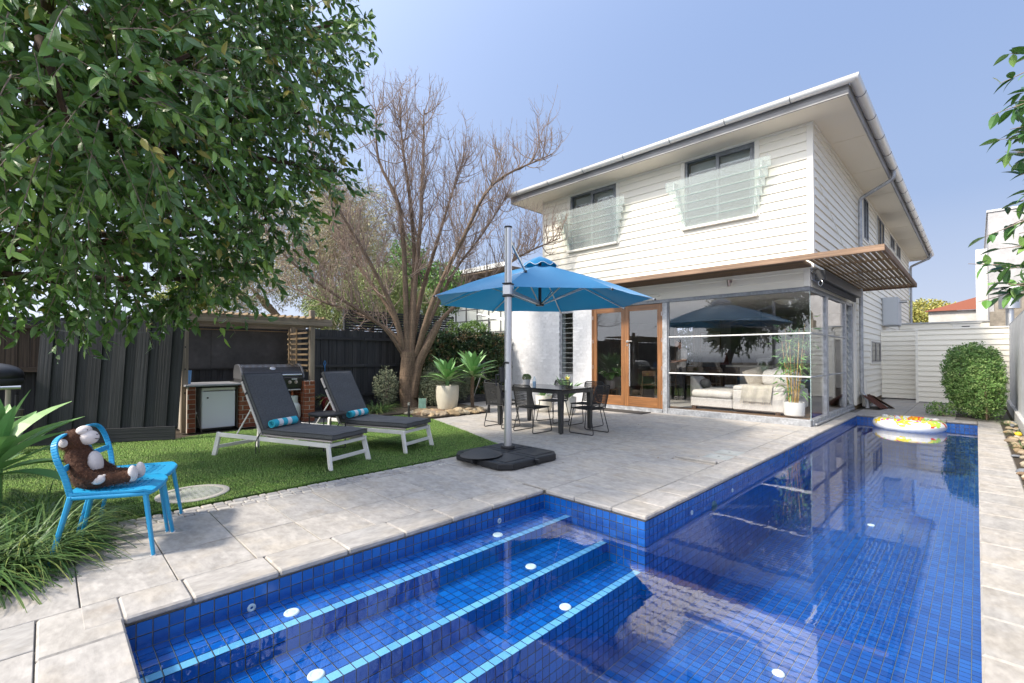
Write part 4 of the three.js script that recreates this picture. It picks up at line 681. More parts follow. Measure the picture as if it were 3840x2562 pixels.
  const r = thing('fire_poker', 'thin dark rod leaning in the gap beside the fridge', 'rod', [0, 0, 0]); mesh('rod', sweep([[-9.99, 0.0, -2.02], [-10.08, 0.34, -1.95]], 0.008, 6), M([0.1, 0.08, 0.06], 0.5), r); mesh('tip', ball(0.014, -10.08, 0.345, -1.95), whiteM, r);
  const u = thing('blue_tub', 'blue plastic tub standing on the benchtop by the post', 'tub', [-10.4, 0.868, -1.86]); mesh('body', lathe([[0, 0], [0.06, 0], [0.075, 0.25], [0.068, 0.25]], 20), M([0.10, 0.26, 0.50], 0.4), u);
  const h = thing('blue_rope', 'blue rope loop hanging on the charcoal fence', 'rope', [FX + 0.08, 0, -4.95]); mesh('loop', sweep(curve([[0, 1.22, 0], [0.02, 1.1, 0.03], [0.01, 0.85, 0.02], [0.02, 0.6, 0.0]], 16), 0.009, 6), M([0.05, 0.22, 0.5], 0.7), h); mesh('knot', sweep(curve([[0, 1.22, 0], [0.01, 1.27, 0.03], [0, 1.2, 0.05], [0.01, 1.1, 0.03]], 14), 0.009, 6), M([0.05, 0.22, 0.5], 0.7), h);
}

// ---------- plants ----------
// a leaf along +y, folded along its rib and curling towards -z
function leafGeo(w = 0.34, n = 4, fold = 0.25, curl = 0.18, tipw = 0.8, twist = 0) {
  const P = [], U = []; const row = (i) => { const t = i / n, h = w * 0.5 * Math.pow(Math.sin(Math.PI * Math.pow(t, tipw) * 0.985 + 0.01), 0.85), z = -curl * t * t, y = t * (1 - 0.12 * curl * t), a = twist * t; const f = (x, zz) => [x * Math.cos(a) - zz * Math.sin(a), y, z + x * Math.sin(a) + zz * Math.cos(a)]; return [f(-h, h * fold), f(0, 0), f(h, h * fold)]; };
  for (let i = 0; i < n; i++) { const A = row(i), B = row(i + 1); for (const s of [0, 1]) for (const [r, k, t] of [[A, s, i], [A, s + 1, i], [B, s + 1, i + 1], [A, s, i], [B, s + 1, i + 1], [B, s, i + 1]]) { P.push(...r[k]); U.push(k * 0.1, t / n); } }
  return geoOf(P, null, U);
}
const leafM = (c, rough = 0.42, o = {}) => M(c, rough, { side: THREE.DoubleSide, ...o });
// the 300 leaves that show largest become single parts, the rest one mass
function foliage(parent, geos, mats, list, nBig = 300, name = 'leaf', massName = 'foliage') {
  const eye = V(0, 1.4, 0), fw = V(-0.706, 0.016, -0.708), q = V(), score = list.map((l, i) => { q.setFromMatrixPosition(l.m).sub(eye); const d = q.length(), s = l.m.getMaxScaleOnAxis(); return [q.dot(fw) / d > 0.6 ? s / d : 0, i]; }).sort((a, b) => b[0] - a[0]);
  const big = new Set(score.slice(0, nBig).map((s) => s[1]));
  for (const i of big) { const m = mesh(name, geos[list[i].g % geos.length], mats[list[i].c % mats.length], parent); m.applyMatrix4(list[i].m); }
  for (let g = 0; g < geos.length; g++) { const r = list.filter((l, i) => !big.has(i) && l.g % geos.length === g); if (!r.length) continue; const im = copies(massName, geos[g], mats[0].userData.tinted ?? (mats[0].userData.tinted = (() => { const t = mats[0].clone(); t.color = rgb(1, 1, 1); return t; })()), r.map((l) => l.m), r.map((l) => mats[l.c % mats.length].color), parent); }
}
const dirR = (up = 0) => { let v; do v = V(rr(-1, 1), rr(-1, 1), rr(-1, 1)); while (v.lengthSq() > 1 || v.lengthSq() < 0.01); v.normalize(); v.y += up; return v.normalize(); };
const barkM = M([0.44, 0.345, 0.27], 0.9, { map: T.bark, bumpMap: T.barkB, bumpScale: 0.012 }), barkD = M([0.17, 0.115, 0.08], 0.9, { map: T.bark, bumpMap: T.barkB, bumpScale: 0.008 }), twigM = M([0.27, 0.20, 0.16], 0.85);

// evergreen tree overhanging the lawn
reseed(61);
{
  const t = thing('evergreen_tree', 'large dark green evergreen tree overhanging the gate and lawn', 'tree', [0, 0, 0]);
  const lobes = [[-5.1, 3.84, 0.06, 1.3], [-5.71, 3.93, -0.47, 1.4], [-6.23, 5.06, -1.33, 1.3], [-6.45, 5.68, -2.23, 1.0], [-6.64, 4.8, -2.48, 0.85], [-6.39, 3.24, -0.22, 1.2], [-6.57, 3.79, -1.02, 1.25], [-6.68, 4.1, -1.89, 1.0], [-6.58, 4.06, -2.84, 0.33], [-7.23, 2.69, 0.18, 1.0], [-7.35, 2.69, -0.55, 0.95], [-7.14, 2.96, -1.31, 0.9], [-7.02, 3.17, -2.0, 0.65], [-7.67, 2.32, -0.95, 0.42], [-7.35, 2.45, -1.54, 0.5], [-8.02, 2.28, -0.18, 0.5], [-5.96, 5.93, -1.01, 1.5], [-5.52, 5.16, 0.08, 1.5], [-6.6, 4.0, 0.5, 1.0], [-8.2, 2.8, 0.8, 0.6], [-6.6, 6.25, -2.91, 0.5], [-8.17, 2.25, 0.26, 0.45], [-7.32, 2.6, -1.85, 0.4], [-7.0, 3.57, -2.29, 0.5]];
  const base = V(-8.7, 0, 2.0), crotch = V(-7.9, 2.2, 1.2), hub = V(-7.0, 3.6, 0.2);
  mesh('trunk', sweep(curve([base, V(-8.5, 1.1, 1.7), crotch, hub, V(-6.7, 5.2, -0.5)], 18), (s) => 0.20 - 0.12 * s, 12), barkD, t);
  const list = [], tw = []; const tone = [0, 0, 0, 1, 1, 2, 2, 3, 4];
  for (const [x, y, z, r] of lobes) {
    const c = V(x, y, z), from = y < 3.2 ? crotch : hub; const mid = from.clone().lerp(c, 0.5).add(V(rr(-0.2, 0.2), rr(0, 0.3), rr(-0.2, 0.2)));
    mesh('limb', sweep(curve([from, mid, c, c.clone().add(dirR(0.2).multiplyScalar(r * 0.5))], 12), (s) => (0.075 - 0.058 * s) * (0.6 + 0.3 * r), 7), barkD, t);
    const n = Math.round(72 * r * r + 18 * r);
    for (let k = 0; k < n; k++) {
      const d = dirR(), rad = r * Math.cbrt(rr(0.12, 1.05)), p0 = c.clone().addScaledVector(d, rad * 0.72), out = d.clone().multiplyScalar(0.8).add(V(rr(-0.4, 0.4), rr(-0.4, 0.35), rr(-0.4, 0.4))).normalize(), L = rr(0.4, 0.75) * Math.min(1, 0.5 + r * 0.5), pts = [p0];
      for (let i = 1; i <= 4; i++) pts.push(p0.clone().addScaledVector(out, L * i / 4).add(V(0, -0.11 * L * (i / 4) ** 2 * 2, 0)));
      tw.push(sweep(pts, (s) => 0.006 - 0.0045 * s, 3, false));
      const nl = Math.round(rr(11, 17)), yel = rnd() < 0.07, br = rnd() < 0.16;
      for (let i = 0; i < nl; i++) {
        const s = (i + 0.7) / nl, q = Math.min(3, Math.floor(s * 4)), p = pts[q].clone().lerp(pts[q + 1], s * 4 - q), side = dirR(), ld = out.clone().multiplyScalar(0.35).addScaledVector(side, 0.8).add(V(0, -0.42, 0)).normalize();
        list.push({ m: mat4(p, ld, dirR(0.9).add(V(-0.2, 0, 0.5)), rr(0.09, 0.17)), g: Math.floor(rnd() * 3), c: yel && rnd() < 0.6 ? 5 : br && rnd() < 0.7 ? 6 : tone[Math.floor(rnd() * 9)] });
      }
    }
  }
  mesh('twigs', tw, twigM, t).userData.kind = 'stuff';
  const cols = [[0.10, 0.205, 0.042], [0.125, 0.245, 0.05], [0.08, 0.17, 0.042], [0.17, 0.31, 0.06], [0.10, 0.17, 0.06], [0.42, 0.38, 0.09], [0.26, 0.42, 0.08]].map((c) => leafM(c, 0.36));
  foliage(t, [leafGeo(0.40, 4, 0.22, 0.22), leafGeo(0.46, 4, 0.30, 0.34, 0.75, 0.5), leafGeo(0.36, 4, 0.15, 0.12, 0.85, -0.4)], cols, list);
}

// bare deciduous tree
reseed(67);
{
  const t = thing('bare_tree', 'leafless tree with a thick forked trunk and many upright twigs', 'tree', [0, 0, 0]);
  const FW = V(-0.706, 0, -0.708);
  mesh('trunk', sweep(curve([[-10.78, -0.05, -6.93], [-10.82, 0.25, -6.89], [-10.84, 0.6, -6.86], [-10.81, 1.07, -6.88], [-10.78, 1.5, -6.9]], 14), (s) => 0.30 - 0.13 * Math.min(1, s * 5) * 0.6 - 0.02 * s, 16), barkM, t);
  mesh('trunk', sweep(curve([[-10.72, 0.3, -6.96], [-10.66, 0.8, -7.02], [-10.6, 1.2, -7.08], [-10.4, 1.75, -7.26], [-10.2, 2.3, -7.45]], 14), (s) => 0.15 - 0.06 * s, 12), barkM, t);
  const limbs = [[[-10.83, 1.43, -6.85], [-10.84, 2.96, -6.81], [-10.95, 5.2, -6.65], [-11.26, 6.63, -6.31], [-11.3, 7.87, -6.24]], [[-10.9, 1.36, -6.78], [-11.11, 1.86, -6.57], [-11.81, 2.5, -5.85], [-12.57, 2.86, -5.09], [-13.47, 3.5, -4.17]], [[-10.76, 1.43, -6.93], [-10.59, 2.94, -7.06], [-10.32, 4.51, -7.29], [-10.0, 5.94, -7.58], [-9.79, 7.23, -7.77]], [[-10.66, 1.4, -7.03], [-10.24, 2.86, -7.41], [-9.66, 4.51, -7.95], [-9.05, 5.75, -8.52], [-8.05, 6.35, -9.45]], [[-10.88, 1.43, -6.8], [-11.1, 2.36, -6.56], [-11.75, 3.65, -5.89], [-12.2, 4.51, -5.42], [-12.54, 5.94, -5.05]], [[-10.63, 1.43, -7.05], [-10.14, 2.51, -7.52], [-9.47, 3.37, -8.17], [-8.65, 4.2, -8.92], [-7.75, 4.75, -9.72]], [[-10.73, 1.43, -6.95], [-10.64, 3.08, -7.01], [-10.5, 4.87, -7.11], [-10.4, 6.66, -7.17], [-10.39, 7.81, -7.15]], [[-10.86, 1.43, -6.82], [-11.05, 2.72, -6.61], [-11.49, 4.15, -6.13], [-11.94, 5.22, -5.66], [-12.28, 6.51, -5.29]], [[-10.71, 1.4, -6.98], [-10.39, 2.51, -7.27], [-9.97, 3.8, -7.66], [-9.4, 5.01, -8.2], [-8.89, 6.23, -8.69]], [[-10.81, 1.43, -6.87], [-10.68, 3.79, -6.95], [-10.77, 5.51, -6.82], [-10.91, 6.94, -6.66], [-10.95, 8.09, -6.59]], [[-10.88, 1.39, -6.8], [-11.26, 2.22, -6.41], [-12.01, 3.0, -5.64], [-12.71, 3.79, -4.92], [-13.16, 4.79, -4.46]]];
  const tw = [];
  function shoot(p, d, L, r, lvl) { // a twig with spurs and finer twigs
    const n = lvl === 1 ? 7 : 4, pts = [p.clone()]; let q = p.clone(), dd = d.clone();
    for (let i = 0; i < n; i++) { dd.add(V(rn() * 0.16, 0.20 + rn() * 0.10, rn() * 0.16)).normalize(); q = q.clone().addScaledVector(dd, L / n); pts.push(q); }
    tw.push(sweep(pts, (s) => Math.max(0.0028, r * (1 - 0.75 * s)), lvl === 1 ? 5 : 3, false));
    const kids = lvl === 1 ? Math.round(L * 6.5) : lvl === 2 ? Math.round(L * 4.5) : 0;
    for (let k = 0; k < kids; k++) { const s = rr(0.18, 1), i = Math.min(n - 1, Math.floor(s * n)), b = pts[i].clone().lerp(pts[i + 1], s * n - i), nd = pts[i + 1].clone().sub(pts[i]).normalize().multiplyScalar(0.55).add(dirR(0.25).multiplyScalar(0.75)).normalize(); shoot(b, nd, L * (lvl === 1 ? rr(0.28, 0.55) : rr(0.2, 0.5)), Math.max(0.003, r * 0.5), lvl + 1); }
  }
  limbs.forEach((pl, li) => {
    const off = [-0.2, 0.5, 0.9, -0.8, 0.8, 0.6, -0.3, -0.9, 1.2, 0.2, -1.1][li], pts = curve(pl.map((p, i) => V(...p).addScaledVector(FW, off * (i / 4) * 1.3).add(i && i < 4 ? V(rn() * 0.06, rn() * 0.05, rn() * 0.06) : V(0, 0, 0))), 16);
    const r0 = [0.09, 0.062, 0.078, 0.082, 0.07, 0.068, 0.082, 0.07, 0.066, 0.08, 0.058][li];
    mesh('limb', sweep(pts, (s) => 0.012 + (r0 - 0.012) * Math.pow(1 - s, 0.9), 8), barkM, t);
    for (let k = 0; k < (li === 3 || li === 5 || li === 8 ? 58 : 46); k++) { const s = rr(0.28, 1), i = Math.min(15, Math.floor(s * 16)), b = pts[i].clone().lerp(pts[i + 1], s * 16 - i), ax = pts[i + 1].clone().sub(pts[i]).normalize(), nd = ax.multiplyScalar(0.6).add(dirR(0.4)).normalize(); shoot(b, nd, rr(0.6, 1.75) * (1.15 - 0.45 * s), 0.014, 1); }
    for (let k = 0; k < 24; k++) { const s = rr(0.5, 1), i = Math.min(15, Math.floor(s * 16)), b = pts[i].clone().lerp(pts[i + 1], s * 16 - i).add(V(rn() * 0.35, 0, rn() * 0.35)); const L = rr(0.6, 1.25), q = []; for (let j = 0; j <= 3; j++) q.push(b.clone().add(V(rn() * 0.012, L * j / 3, rn() * 0.012))); tw.push(sweep(q, (u) => 0.006 - 0.0035 * u, 3, false)); for (let j = 0; j < 7; j++) { const u = j / 7 * L; const a = b.clone().add(V(0, u, 0)), e = a.clone().add(V(rn() * 0.03, 0.03, rn() * 0.03)); tw.push(sweep([a, e], 0.004, 3, false)); } }
  });
  mesh('twigs', tw, twigM, t).userData.kind = 'stuff';
}

// small-leaved masses: lobes filled with leaf clumps over dark stems
const clump = (n, w, seedN) => { reseed(seedN); const g = []; for (let k = 0; k < n; k++) { const d = dirR(0.15); g.push(leafGeo(w, 2, 0.25, 0.2).applyMatrix4(mat4(d.clone().multiplyScalar(rr(0.1, 0.5)), d.add(V(0, rr(-0.3, 0.5), 0)), dirR(0.6), rr(0.6, 1)))); } return merge(g); };
const clumpA = clump(9, 0.5, 71), clumpB = clump(9, 0.42, 72), clumpW = clump(9, 0.16, 73);
function shrub(name, label, cat, lobes, n, size, cols, opt = {}) {
  const t = thing(name, label, cat, opt.at ?? [0, 0, 0], 0, opt.group), ms = [], cs = [], pal = cols.map((c) => rgb(...c)), vol = lobes.map((l) => l[3] * (l[4] ?? l[3]) * (l[5] ?? l[3])), sum = vol.reduce((a, b) => a + b, 0);
  lobes.forEach(([x, y, z, rx, ry = rx, rz = rx], li) => { const k = Math.round(n * vol[li] / sum); for (let i = 0; i < k; i++) { const d = dirR(), b = (opt.boxy ?? 0) * 0.45; if (b) { const m = Math.max(Math.abs(d.x), Math.abs(d.y), Math.abs(d.z)); d.lerp(d.clone().multiplyScalar(1 / m), b * 1.6); } const s = Math.pow(rr(opt.inner ?? 0.25, 1), 0.45) * (1 + 0.07 * rn()); ms.push(mat4(V(x + d.x * rx * s, y + d.y * ry * s, z + d.z * rz * s), d.clone().multiplyScalar(0.6).add(V(rn() * 0.3, (opt.droop ?? 0.35) + rn() * 0.2, rn() * 0.3)), dirR(0.5), size * rr(0.7, 1.3))); cs.push(pick(pal)); } });
  copies('foliage', opt.geo ?? clumpA, opt.mat ?? leafM([1, 1, 1], 0.5), ms, cs, t);
  const g = []; for (const [x, y, z, rx, ry = rx, rz = rx] of lobes) for (let k = 0; k < (opt.stems ?? 5); k++) { const d = dirR(0.4); g.push(sweep(curve([[opt.root ? opt.root[0] : x + rn() * 0.1, opt.root ? opt.root[1] : Math.max(0, y - ry), opt.root ? opt.root[2] : z + rn() * 0.1], [x, y - ry * 0.3, z], [x + d.x * rx * 0.85, y + d.y * ry * 0.85, z + d.z * rz * 0.85]], 6), (s) => (opt.stemR ?? 0.014) * (1 - 0.8 * s), 4, false)); }
  mesh('stems', g, opt.stemM ?? twigM, t).userData.kind = 'stuff'; if (opt.trunk) mesh('trunk', sweep(curve(opt.trunk, 8), (s) => (opt.trunkR ?? 0.2) * (1 - 0.4 * s), 8), barkM, t);
  return t;
}
reseed(75);
shrub('hedge', 'dense clipped glossy hedge along the fence behind the potted agave', 'hedge', [[-11.2, 1.1, -8.1, 0.42, 1.0, 0.6], [-11.2, 1.12, -9.0, 0.45, 1.02, 0.7], [-11.15, 1.15, -9.9, 0.45, 1.0, 0.7], [-11.2, 1.1, -10.7, 0.5, 1.02, 0.6]], 9000, 0.085, [[0.028, 0.065, 0.020], [0.045, 0.095, 0.028], [0.020, 0.050, 0.018], [0.085, 0.12, 0.035], [0.17, 0.12, 0.05]], { boxy: 1, inner: 0.45, mat: leafM([1, 1, 1], 0.32) });
shrub('climbing_shoots', 'loose bright green shoots rising above the hedge', 'shrub', [[-11.3, 2.25, -9.6, 0.45, 0.28, 0.5], [-11.25, 2.2, -8.7, 0.2, 0.3, 0.2]], 420, 0.07, [[0.13, 0.25, 0.05], [0.20, 0.31, 0.07]], { stems: 14, root: [-11.3, 1.9, -9.3], stemR: 0.007 });
shrub('grey_shrub', 'soft grey green bushy shrub behind the tree trunk', 'shrub', [[-10.75, 0.62, -7.9, 0.55, 0.62, 0.6], [-10.55, 0.5, -7.5, 0.5, 0.5, 0.45], [-10.9, 0.55, -8.6, 0.4, 0.55, 0.5], [-10.95, 0.6, -6.3, 0.3, 0.5, 0.35]], 5200, 0.042, [[0.17, 0.20, 0.12], [0.22, 0.25, 0.155], [0.13, 0.155, 0.09], [0.27, 0.28, 0.17]], { geo: clumpB, mat: leafM([1, 1, 1], 0.65) });
shrub('clipped_bush', 'bright green clipped bush against the boundary wall at the pool end', 'bush', [[-0.05, 0.86, -15.3, 0.50, 0.84, 0.62], [-0.10, 0.95, -15.7, 0.52, 0.72, 0.6], [0.12, 0.7, -14.9, 0.36, 0.68, 0.42], [-0.62, 0.16, -15.0, 0.28, 0.16, 0.3]], 8000, 0.046, [[0.14, 0.27, 0.065], [0.20, 0.35, 0.095], [0.09, 0.19, 0.045], [0.30, 0.42, 0.14]], { geo: clumpA, boxy: 0.55, inner: 0.3, trunk: [[0.15, 0, -14.75], [0.14, 0.5, -14.72], [0.08, 1.2, -14.8]], trunkR: 0.022 });
// background trees
reseed(77);
shrub('gum_tree', 'tall olive brown gum tree far behind the bare tree', 'tree', [[-22, 6.3, -9.2, 2.8, 2.9, 3.2], [-23.5, 7.9, -11.6, 2.6, 2.9, 2.8], [-25.5, 5.6, -7.0, 2.6, 2.2, 2.8], [-20.5, 5.0, -12.4, 2.0, 2.2, 2.4], [-24.5, 4.2, -5.2, 2.2, 1.9, 2.0], [-23.5, 9.3, -10.6, 1.4, 1.4, 1.4]], 7000, 0.22, [[0.36, 0.31, 0.15], [0.43, 0.37, 0.20], [0.27, 0.27, 0.12], [0.48, 0.40, 0.24], [0.24, 0.28, 0.12]], { geo: clumpW, droop: -0.8, inner: 0.05, stems: 60, stemR: 0.035, stemM: M([0.36, 0.27, 0.19], 0.9), root: [-23.5, 1.0, -10], trunk: [[-23.5, 0, -10], [-23.4, 3, -10], [-23.6, 6, -10.4]], trunkR: 0.3 });
shrub('willow_tree', 'soft light green drooping tree beyond the fence', 'tree', [[-17.2, 3.8, -9.6, 1.4, 1.3, 1.5], [-18.5, 3.4, -8.3, 1.2, 1.1, 1.2], [-16.6, 3.2, -11.0, 1.0, 1.2, 1.0]], 4200, 0.17, [[0.24, 0.30, 0.085], [0.30, 0.35, 0.115], [0.17, 0.23, 0.06]], { geo: clumpW, droop: -0.9, inner: 0.2, trunk: [[-17.5, 0, -9.5], [-17.5, 2.4, -9.4], [-17.3, 3.4, -9.5]], trunkR: 0.14 });
shrub('bright_tree', 'vivid green leafy tree seen through the bare branches', 'tree', [[-18.2, 5.6, -11.6, 0.9, 1.3, 0.9], [-17.0, 4.4, -12.6, 1.1, 1.3, 1.1]], 1300, 0.15, [[0.13, 0.30, 0.05], [0.19, 0.36, 0.07], [0.10, 0.22, 0.04]], { inner: 0.1, trunk: [[-17.4, 0, -12.2], [-17.5, 2.4, -12.1], [-17.7, 4.6, -12.0]], trunkR: 0.12 });
shrub('yellow_green_tree', 'yellow green rounded treetop beyond the pergola roof', 'tree', [[-19.2, 3.45, -3.6, 0.8, 0.55, 0.8], [-19.6, 3.2, -3.0, 0.6, 0.4, 0.6]], 900, 0.12, [[0.30, 0.34, 0.06], [0.36, 0.38, 0.09], [0.22, 0.27, 0.05]], { trunk: [[-19.2, 0, -3.5], [-19.2, 3, -3.5]], trunkR: 0.1 });
shrub('autumn_tree', 'yellow leaved round tree far beyond the side gate', 'tree', [[-4.0, 4.3, -40, 1.8, 1.1, 1.5], [-2.2, 4.1, -40, 1.6, 1.0, 1.5], [-5.4, 3.9, -40, 1.0, 0.9, 1.2]], 1900, 0.17, [[0.38, 0.36, 0.08], [0.30, 0.32, 0.08], [0.44, 0.40, 0.11]], { inner: 0.1, trunk: [[-3.2, 0, -40], [-3.2, 3.6, -40]], trunkR: 0.14 });

// lemon tree beside the wall: twigs with glossy leaves
reseed(81);
{
  const t = thing('citrus_tree', 'glossy leaved citrus tree leaning over the pool from the boundary wall', 'tree', [0, 0, 0]), tip = [0.48, 2.5, -5.0];
  mesh('trunk', sweep(curve([[0.47, -0.02, -5.05], [0.47, 1.0, -5.0], [0.49, 1.9, -5.02], [0.50, 3.2, -5.0]], 12), (s) => 0.05 - 0.035 * s, 8), barkM, t);
  const list = [];
  for (let k = 0; k < 125; k++) {
    const y = rr(1.75, 3.55), a = rr(0, 6.283), low = y < 2.75, L = rr(0.22, low ? 0.60 : 0.42), p0 = V(0.49, y, -5.0), d = V(Math.cos(a), rr(-0.25, 0.45), Math.sin(a)).normalize(), pts = [p0, p0.clone().addScaledVector(d, L * 0.5).add(V(0, 0.02, 0)), p0.clone().addScaledVector(d, L).add(V(0, 0.0, 0))];
    mesh('twig', sweep(pts, (s) => 0.007 - 0.005 * s, 4), twigM, t);
    const n = Math.round(rr(6, 11)); for (let i = 0; i < n; i++) { const s = rr(0.25, 1), p = pts[0].clone().lerp(pts[2], s), ld = d.clone().multiplyScalar(0.6).add(dirR()).normalize(); list.push({ m: mat4(p, ld, V(rn() * 0.3, 1, rn() * 0.3), rr(0.085, 0.14)), g: Math.floor(rnd() * 2), c: Math.floor(rnd() * 4) }); }
  }
  foliage(t, [leafGeo(0.5, 4, 0.25, 0.15), leafGeo(0.42, 4, 0.3, 0.3)], [[0.07, 0.17, 0.045], [0.11, 0.24, 0.05], [0.05, 0.12, 0.04], [0.20, 0.34, 0.09]].map((c) => leafM(c, 0.3)), list, 300);
}
// rosettes of broad pale leaves
const agaveG = [leafGeo(0.23, 7, 0.35, 0.26, 1.15), leafGeo(0.25, 7, 0.42, 0.42, 1.2), leafGeo(0.21, 7, 0.3, 0.10, 1.1)];
const agaveM = [[0.19, 0.36, 0.13], [0.24, 0.42, 0.16], [0.14, 0.29, 0.10], [0.30, 0.47, 0.20]].map((c) => leafM(c, 0.42));
function rosette(parent, c, L, n, tilt = V(0, 1, 0)) {
  for (let i = 0; i < n; i++) { const a = i * 2.39996, e = 1.35 - 1.55 * (i / n), d = V(Math.cos(a) * Math.cos(e), Math.sin(e), Math.sin(a) * Math.cos(e)).add(tilt.clone().multiplyScalar(0.35)).normalize(); const m = mesh('leaf', agaveG[i % 3], pick(agaveM), parent); m.applyMatrix4(mat4(V(...c).addScaledVector(V(0, 1, 0), 0.10 * (1 - i / n)), d, V(0, 1, 0).addScaledVector(d, -d.y), L * rr(0.8, 1.05) * (0.72 + 0.28 * Math.sin(Math.PI * (0.25 + 0.6 * i / n))))); }
}
reseed(83);
{
  const p = thing('white_planter', 'tall cream glazed planter holding the agave on the rock bed', 'planter', [-9.3, 0.05, -7.05]); mesh('body', lathe([[0, 0], [0.19, 0], [0.235, 0.06], [0.275, 0.3], [0.285, 0.5], [0.275, 0.62], [0.25, 0.62], [0.25, 0.55], [0, 0.55]], 40), M([0.70, 0.66, 0.55], 0.35, { map: T.blot }), p);
  const a = thing('agave', 'broad leaved agave rosette growing in the cream planter', 'agave', [-9.3, 0.62, -7.05]); rosette(a, [0, 0.12, 0], 0.72, 34); mesh('stalk', sweep([[0, -0.05, 0], [0, 0.2, 0]], 0.05, 10), agaveM[2], a);
  const b = thing('agave', 'agave rosette leaning out beside the cream planter', 'agave', [-9.0, 0.1, -7.62]); rosette(b, [0, 0.75, 0], 0.76, 34, V(0.25, 0.6, -0.25)); mesh('stalk', sweep(curve([[0, -0.1, 0], [-0.03, 0.4, 0], [0, 0.85, 0]], 6), 0.045, 8), barkM, b);
  const c = thing('agave', 'large soft green agave beside the blue chairs and grass clump', 'agave', [-5.75, 0, 0.30]); rosette(c, [0, 0.40, 0], 0.72, 32); mesh('stalk', sweep([[0, -0.02, 0], [0, 0.5, 0]], 0.06, 8), agaveM[2], c);
  const c2 = thing('agave', 'second broad agave rosette half outside beside the plastic pipes', 'agave', [-6.6, 0, 0.75]); rosette(c2, [0, 0.45, 0], 0.75, 26); mesh('stalk', sweep([[0, -0.02, 0], [0, 0.5, 0]], 0.06, 8), agaveM[2], c2);
}
// strappy grasses: arching blades, dry at the tips
function bladeGeo(bend, w, dry) {
  const P = [], C = [], n = 6; const row = (i) => { const t = i / n, a = bend * t * t, y = Math.sin(Math.min(1.5, t * 1.0)) * (1 - 0.35 * bend * t * t) , z = bend * 0.75 * t * t * 1.15, h = w * (1 - Math.pow(t, 2.5)) * (0.6 + 0.4 * Math.min(1, t * 4)); return [[-h, y, z], [h, y, z]]; };
  const col = (t) => (t > 1 - dry ? [3.6, 2.2, 2.6] : t > 0.8 - dry ? [1.6, 1.25, 1.1] : [1, 1, 1]);
  for (let i = 0; i < n; i++) { const A = row(i), B = row(i + 1), a = col(i / n), b = col((i + 1) / n); for (const [p, c] of [[A[0], a], [A[1], a], [B[1], b], [A[0], a], [B[1], b], [B[0], b]]) { P.push(...p); C.push(...c); } }
  const g = geoOf(P); g.setAttribute('color', new THREE.Float32BufferAttribute(C, 3)); return g;
}
const blades = [bladeGeo(0.6, 0.010, 0.12), bladeGeo(0.95, 0.011, 0.2), bladeGeo(1.25, 0.010, 0.05), bladeGeo(0.35, 0.009, 0.0)];
const bladeM = [[0.050, 0.115, 0.026], [0.068, 0.145, 0.034], [0.036, 0.088, 0.022], [0.105, 0.175, 0.042]].map((c) => leafM(c, 0.5, { vertexColors: true }));
function grassClump(name, label, spots, n, L, nBig = 300) {
  const t = thing(name, label, 'grass', [0, 0, 0]), list = [];
  for (let i = 0; i < n; i++) { const [x, z, r, h] = pick(spots), a = rr(0, 6.283), q = Math.sqrt(rnd()) * r * 0.4, p = V(x + Math.cos(a) * q, (h ?? 0), z + Math.sin(a) * q), al = a + rn() * 0.5, e = 0.35 + 0.75 * rnd(), d = V(Math.cos(al) * Math.cos(e), Math.sin(e), Math.sin(al) * Math.cos(e)), hz = V(Math.cos(al), 0, Math.sin(al)); list.push({ m: mat4(p, d, hz.clone().add(V(0, -0.9, 0)), L * rr(0.65, 1.1)), g: Math.floor(rnd() * 4), c: Math.floor(rnd() * 4) }); }
  foliage(t, blades, bladeM, list, nBig, 'blade', 'blades'); return t;
}
reseed(85);
grassClump('strappy_grass', 'sprawling dark strappy grass with dry brown tips beside the blue chairs', [[-4.55, 0.12, 0.45], [-4.75, -0.02, 0.4], [-4.30, 0.30, 0.4], [-5.0, 0.15, 0.5], [-4.9, 0.45, 0.5], [-4.4, 0.55, 0.5], [-5.35, 0.0, 0.4]], 3000, 0.62);
grassClump('tufted_grass', 'arching light green grass tuft at the foot of the bare tree', [[-10.25, -5.55, 0.35], [-10.5, -5.9, 0.3]], 420, 0.62, 100);
{
  const p = thing('maroon_pot', 'glazed maroon pot against the charcoal fence', 'pot', [-10.95, 0, -4.85]); mesh('body', lathe([[0, 0], [0.15, 0], [0.22, 0.15], [0.245, 0.35], [0.23, 0.42], [0.21, 0.42], [0.20, 0.36], [0, 0.36]], 32), M([0.10, 0.012, 0.016], 0.18, { clearcoat: 0.6 }), p);
  grassClump('pot_grass', 'upright green grass growing in the maroon pot', [[-10.95, -4.85, 0.28, 0.36]], 160, 0.42, 60);
}

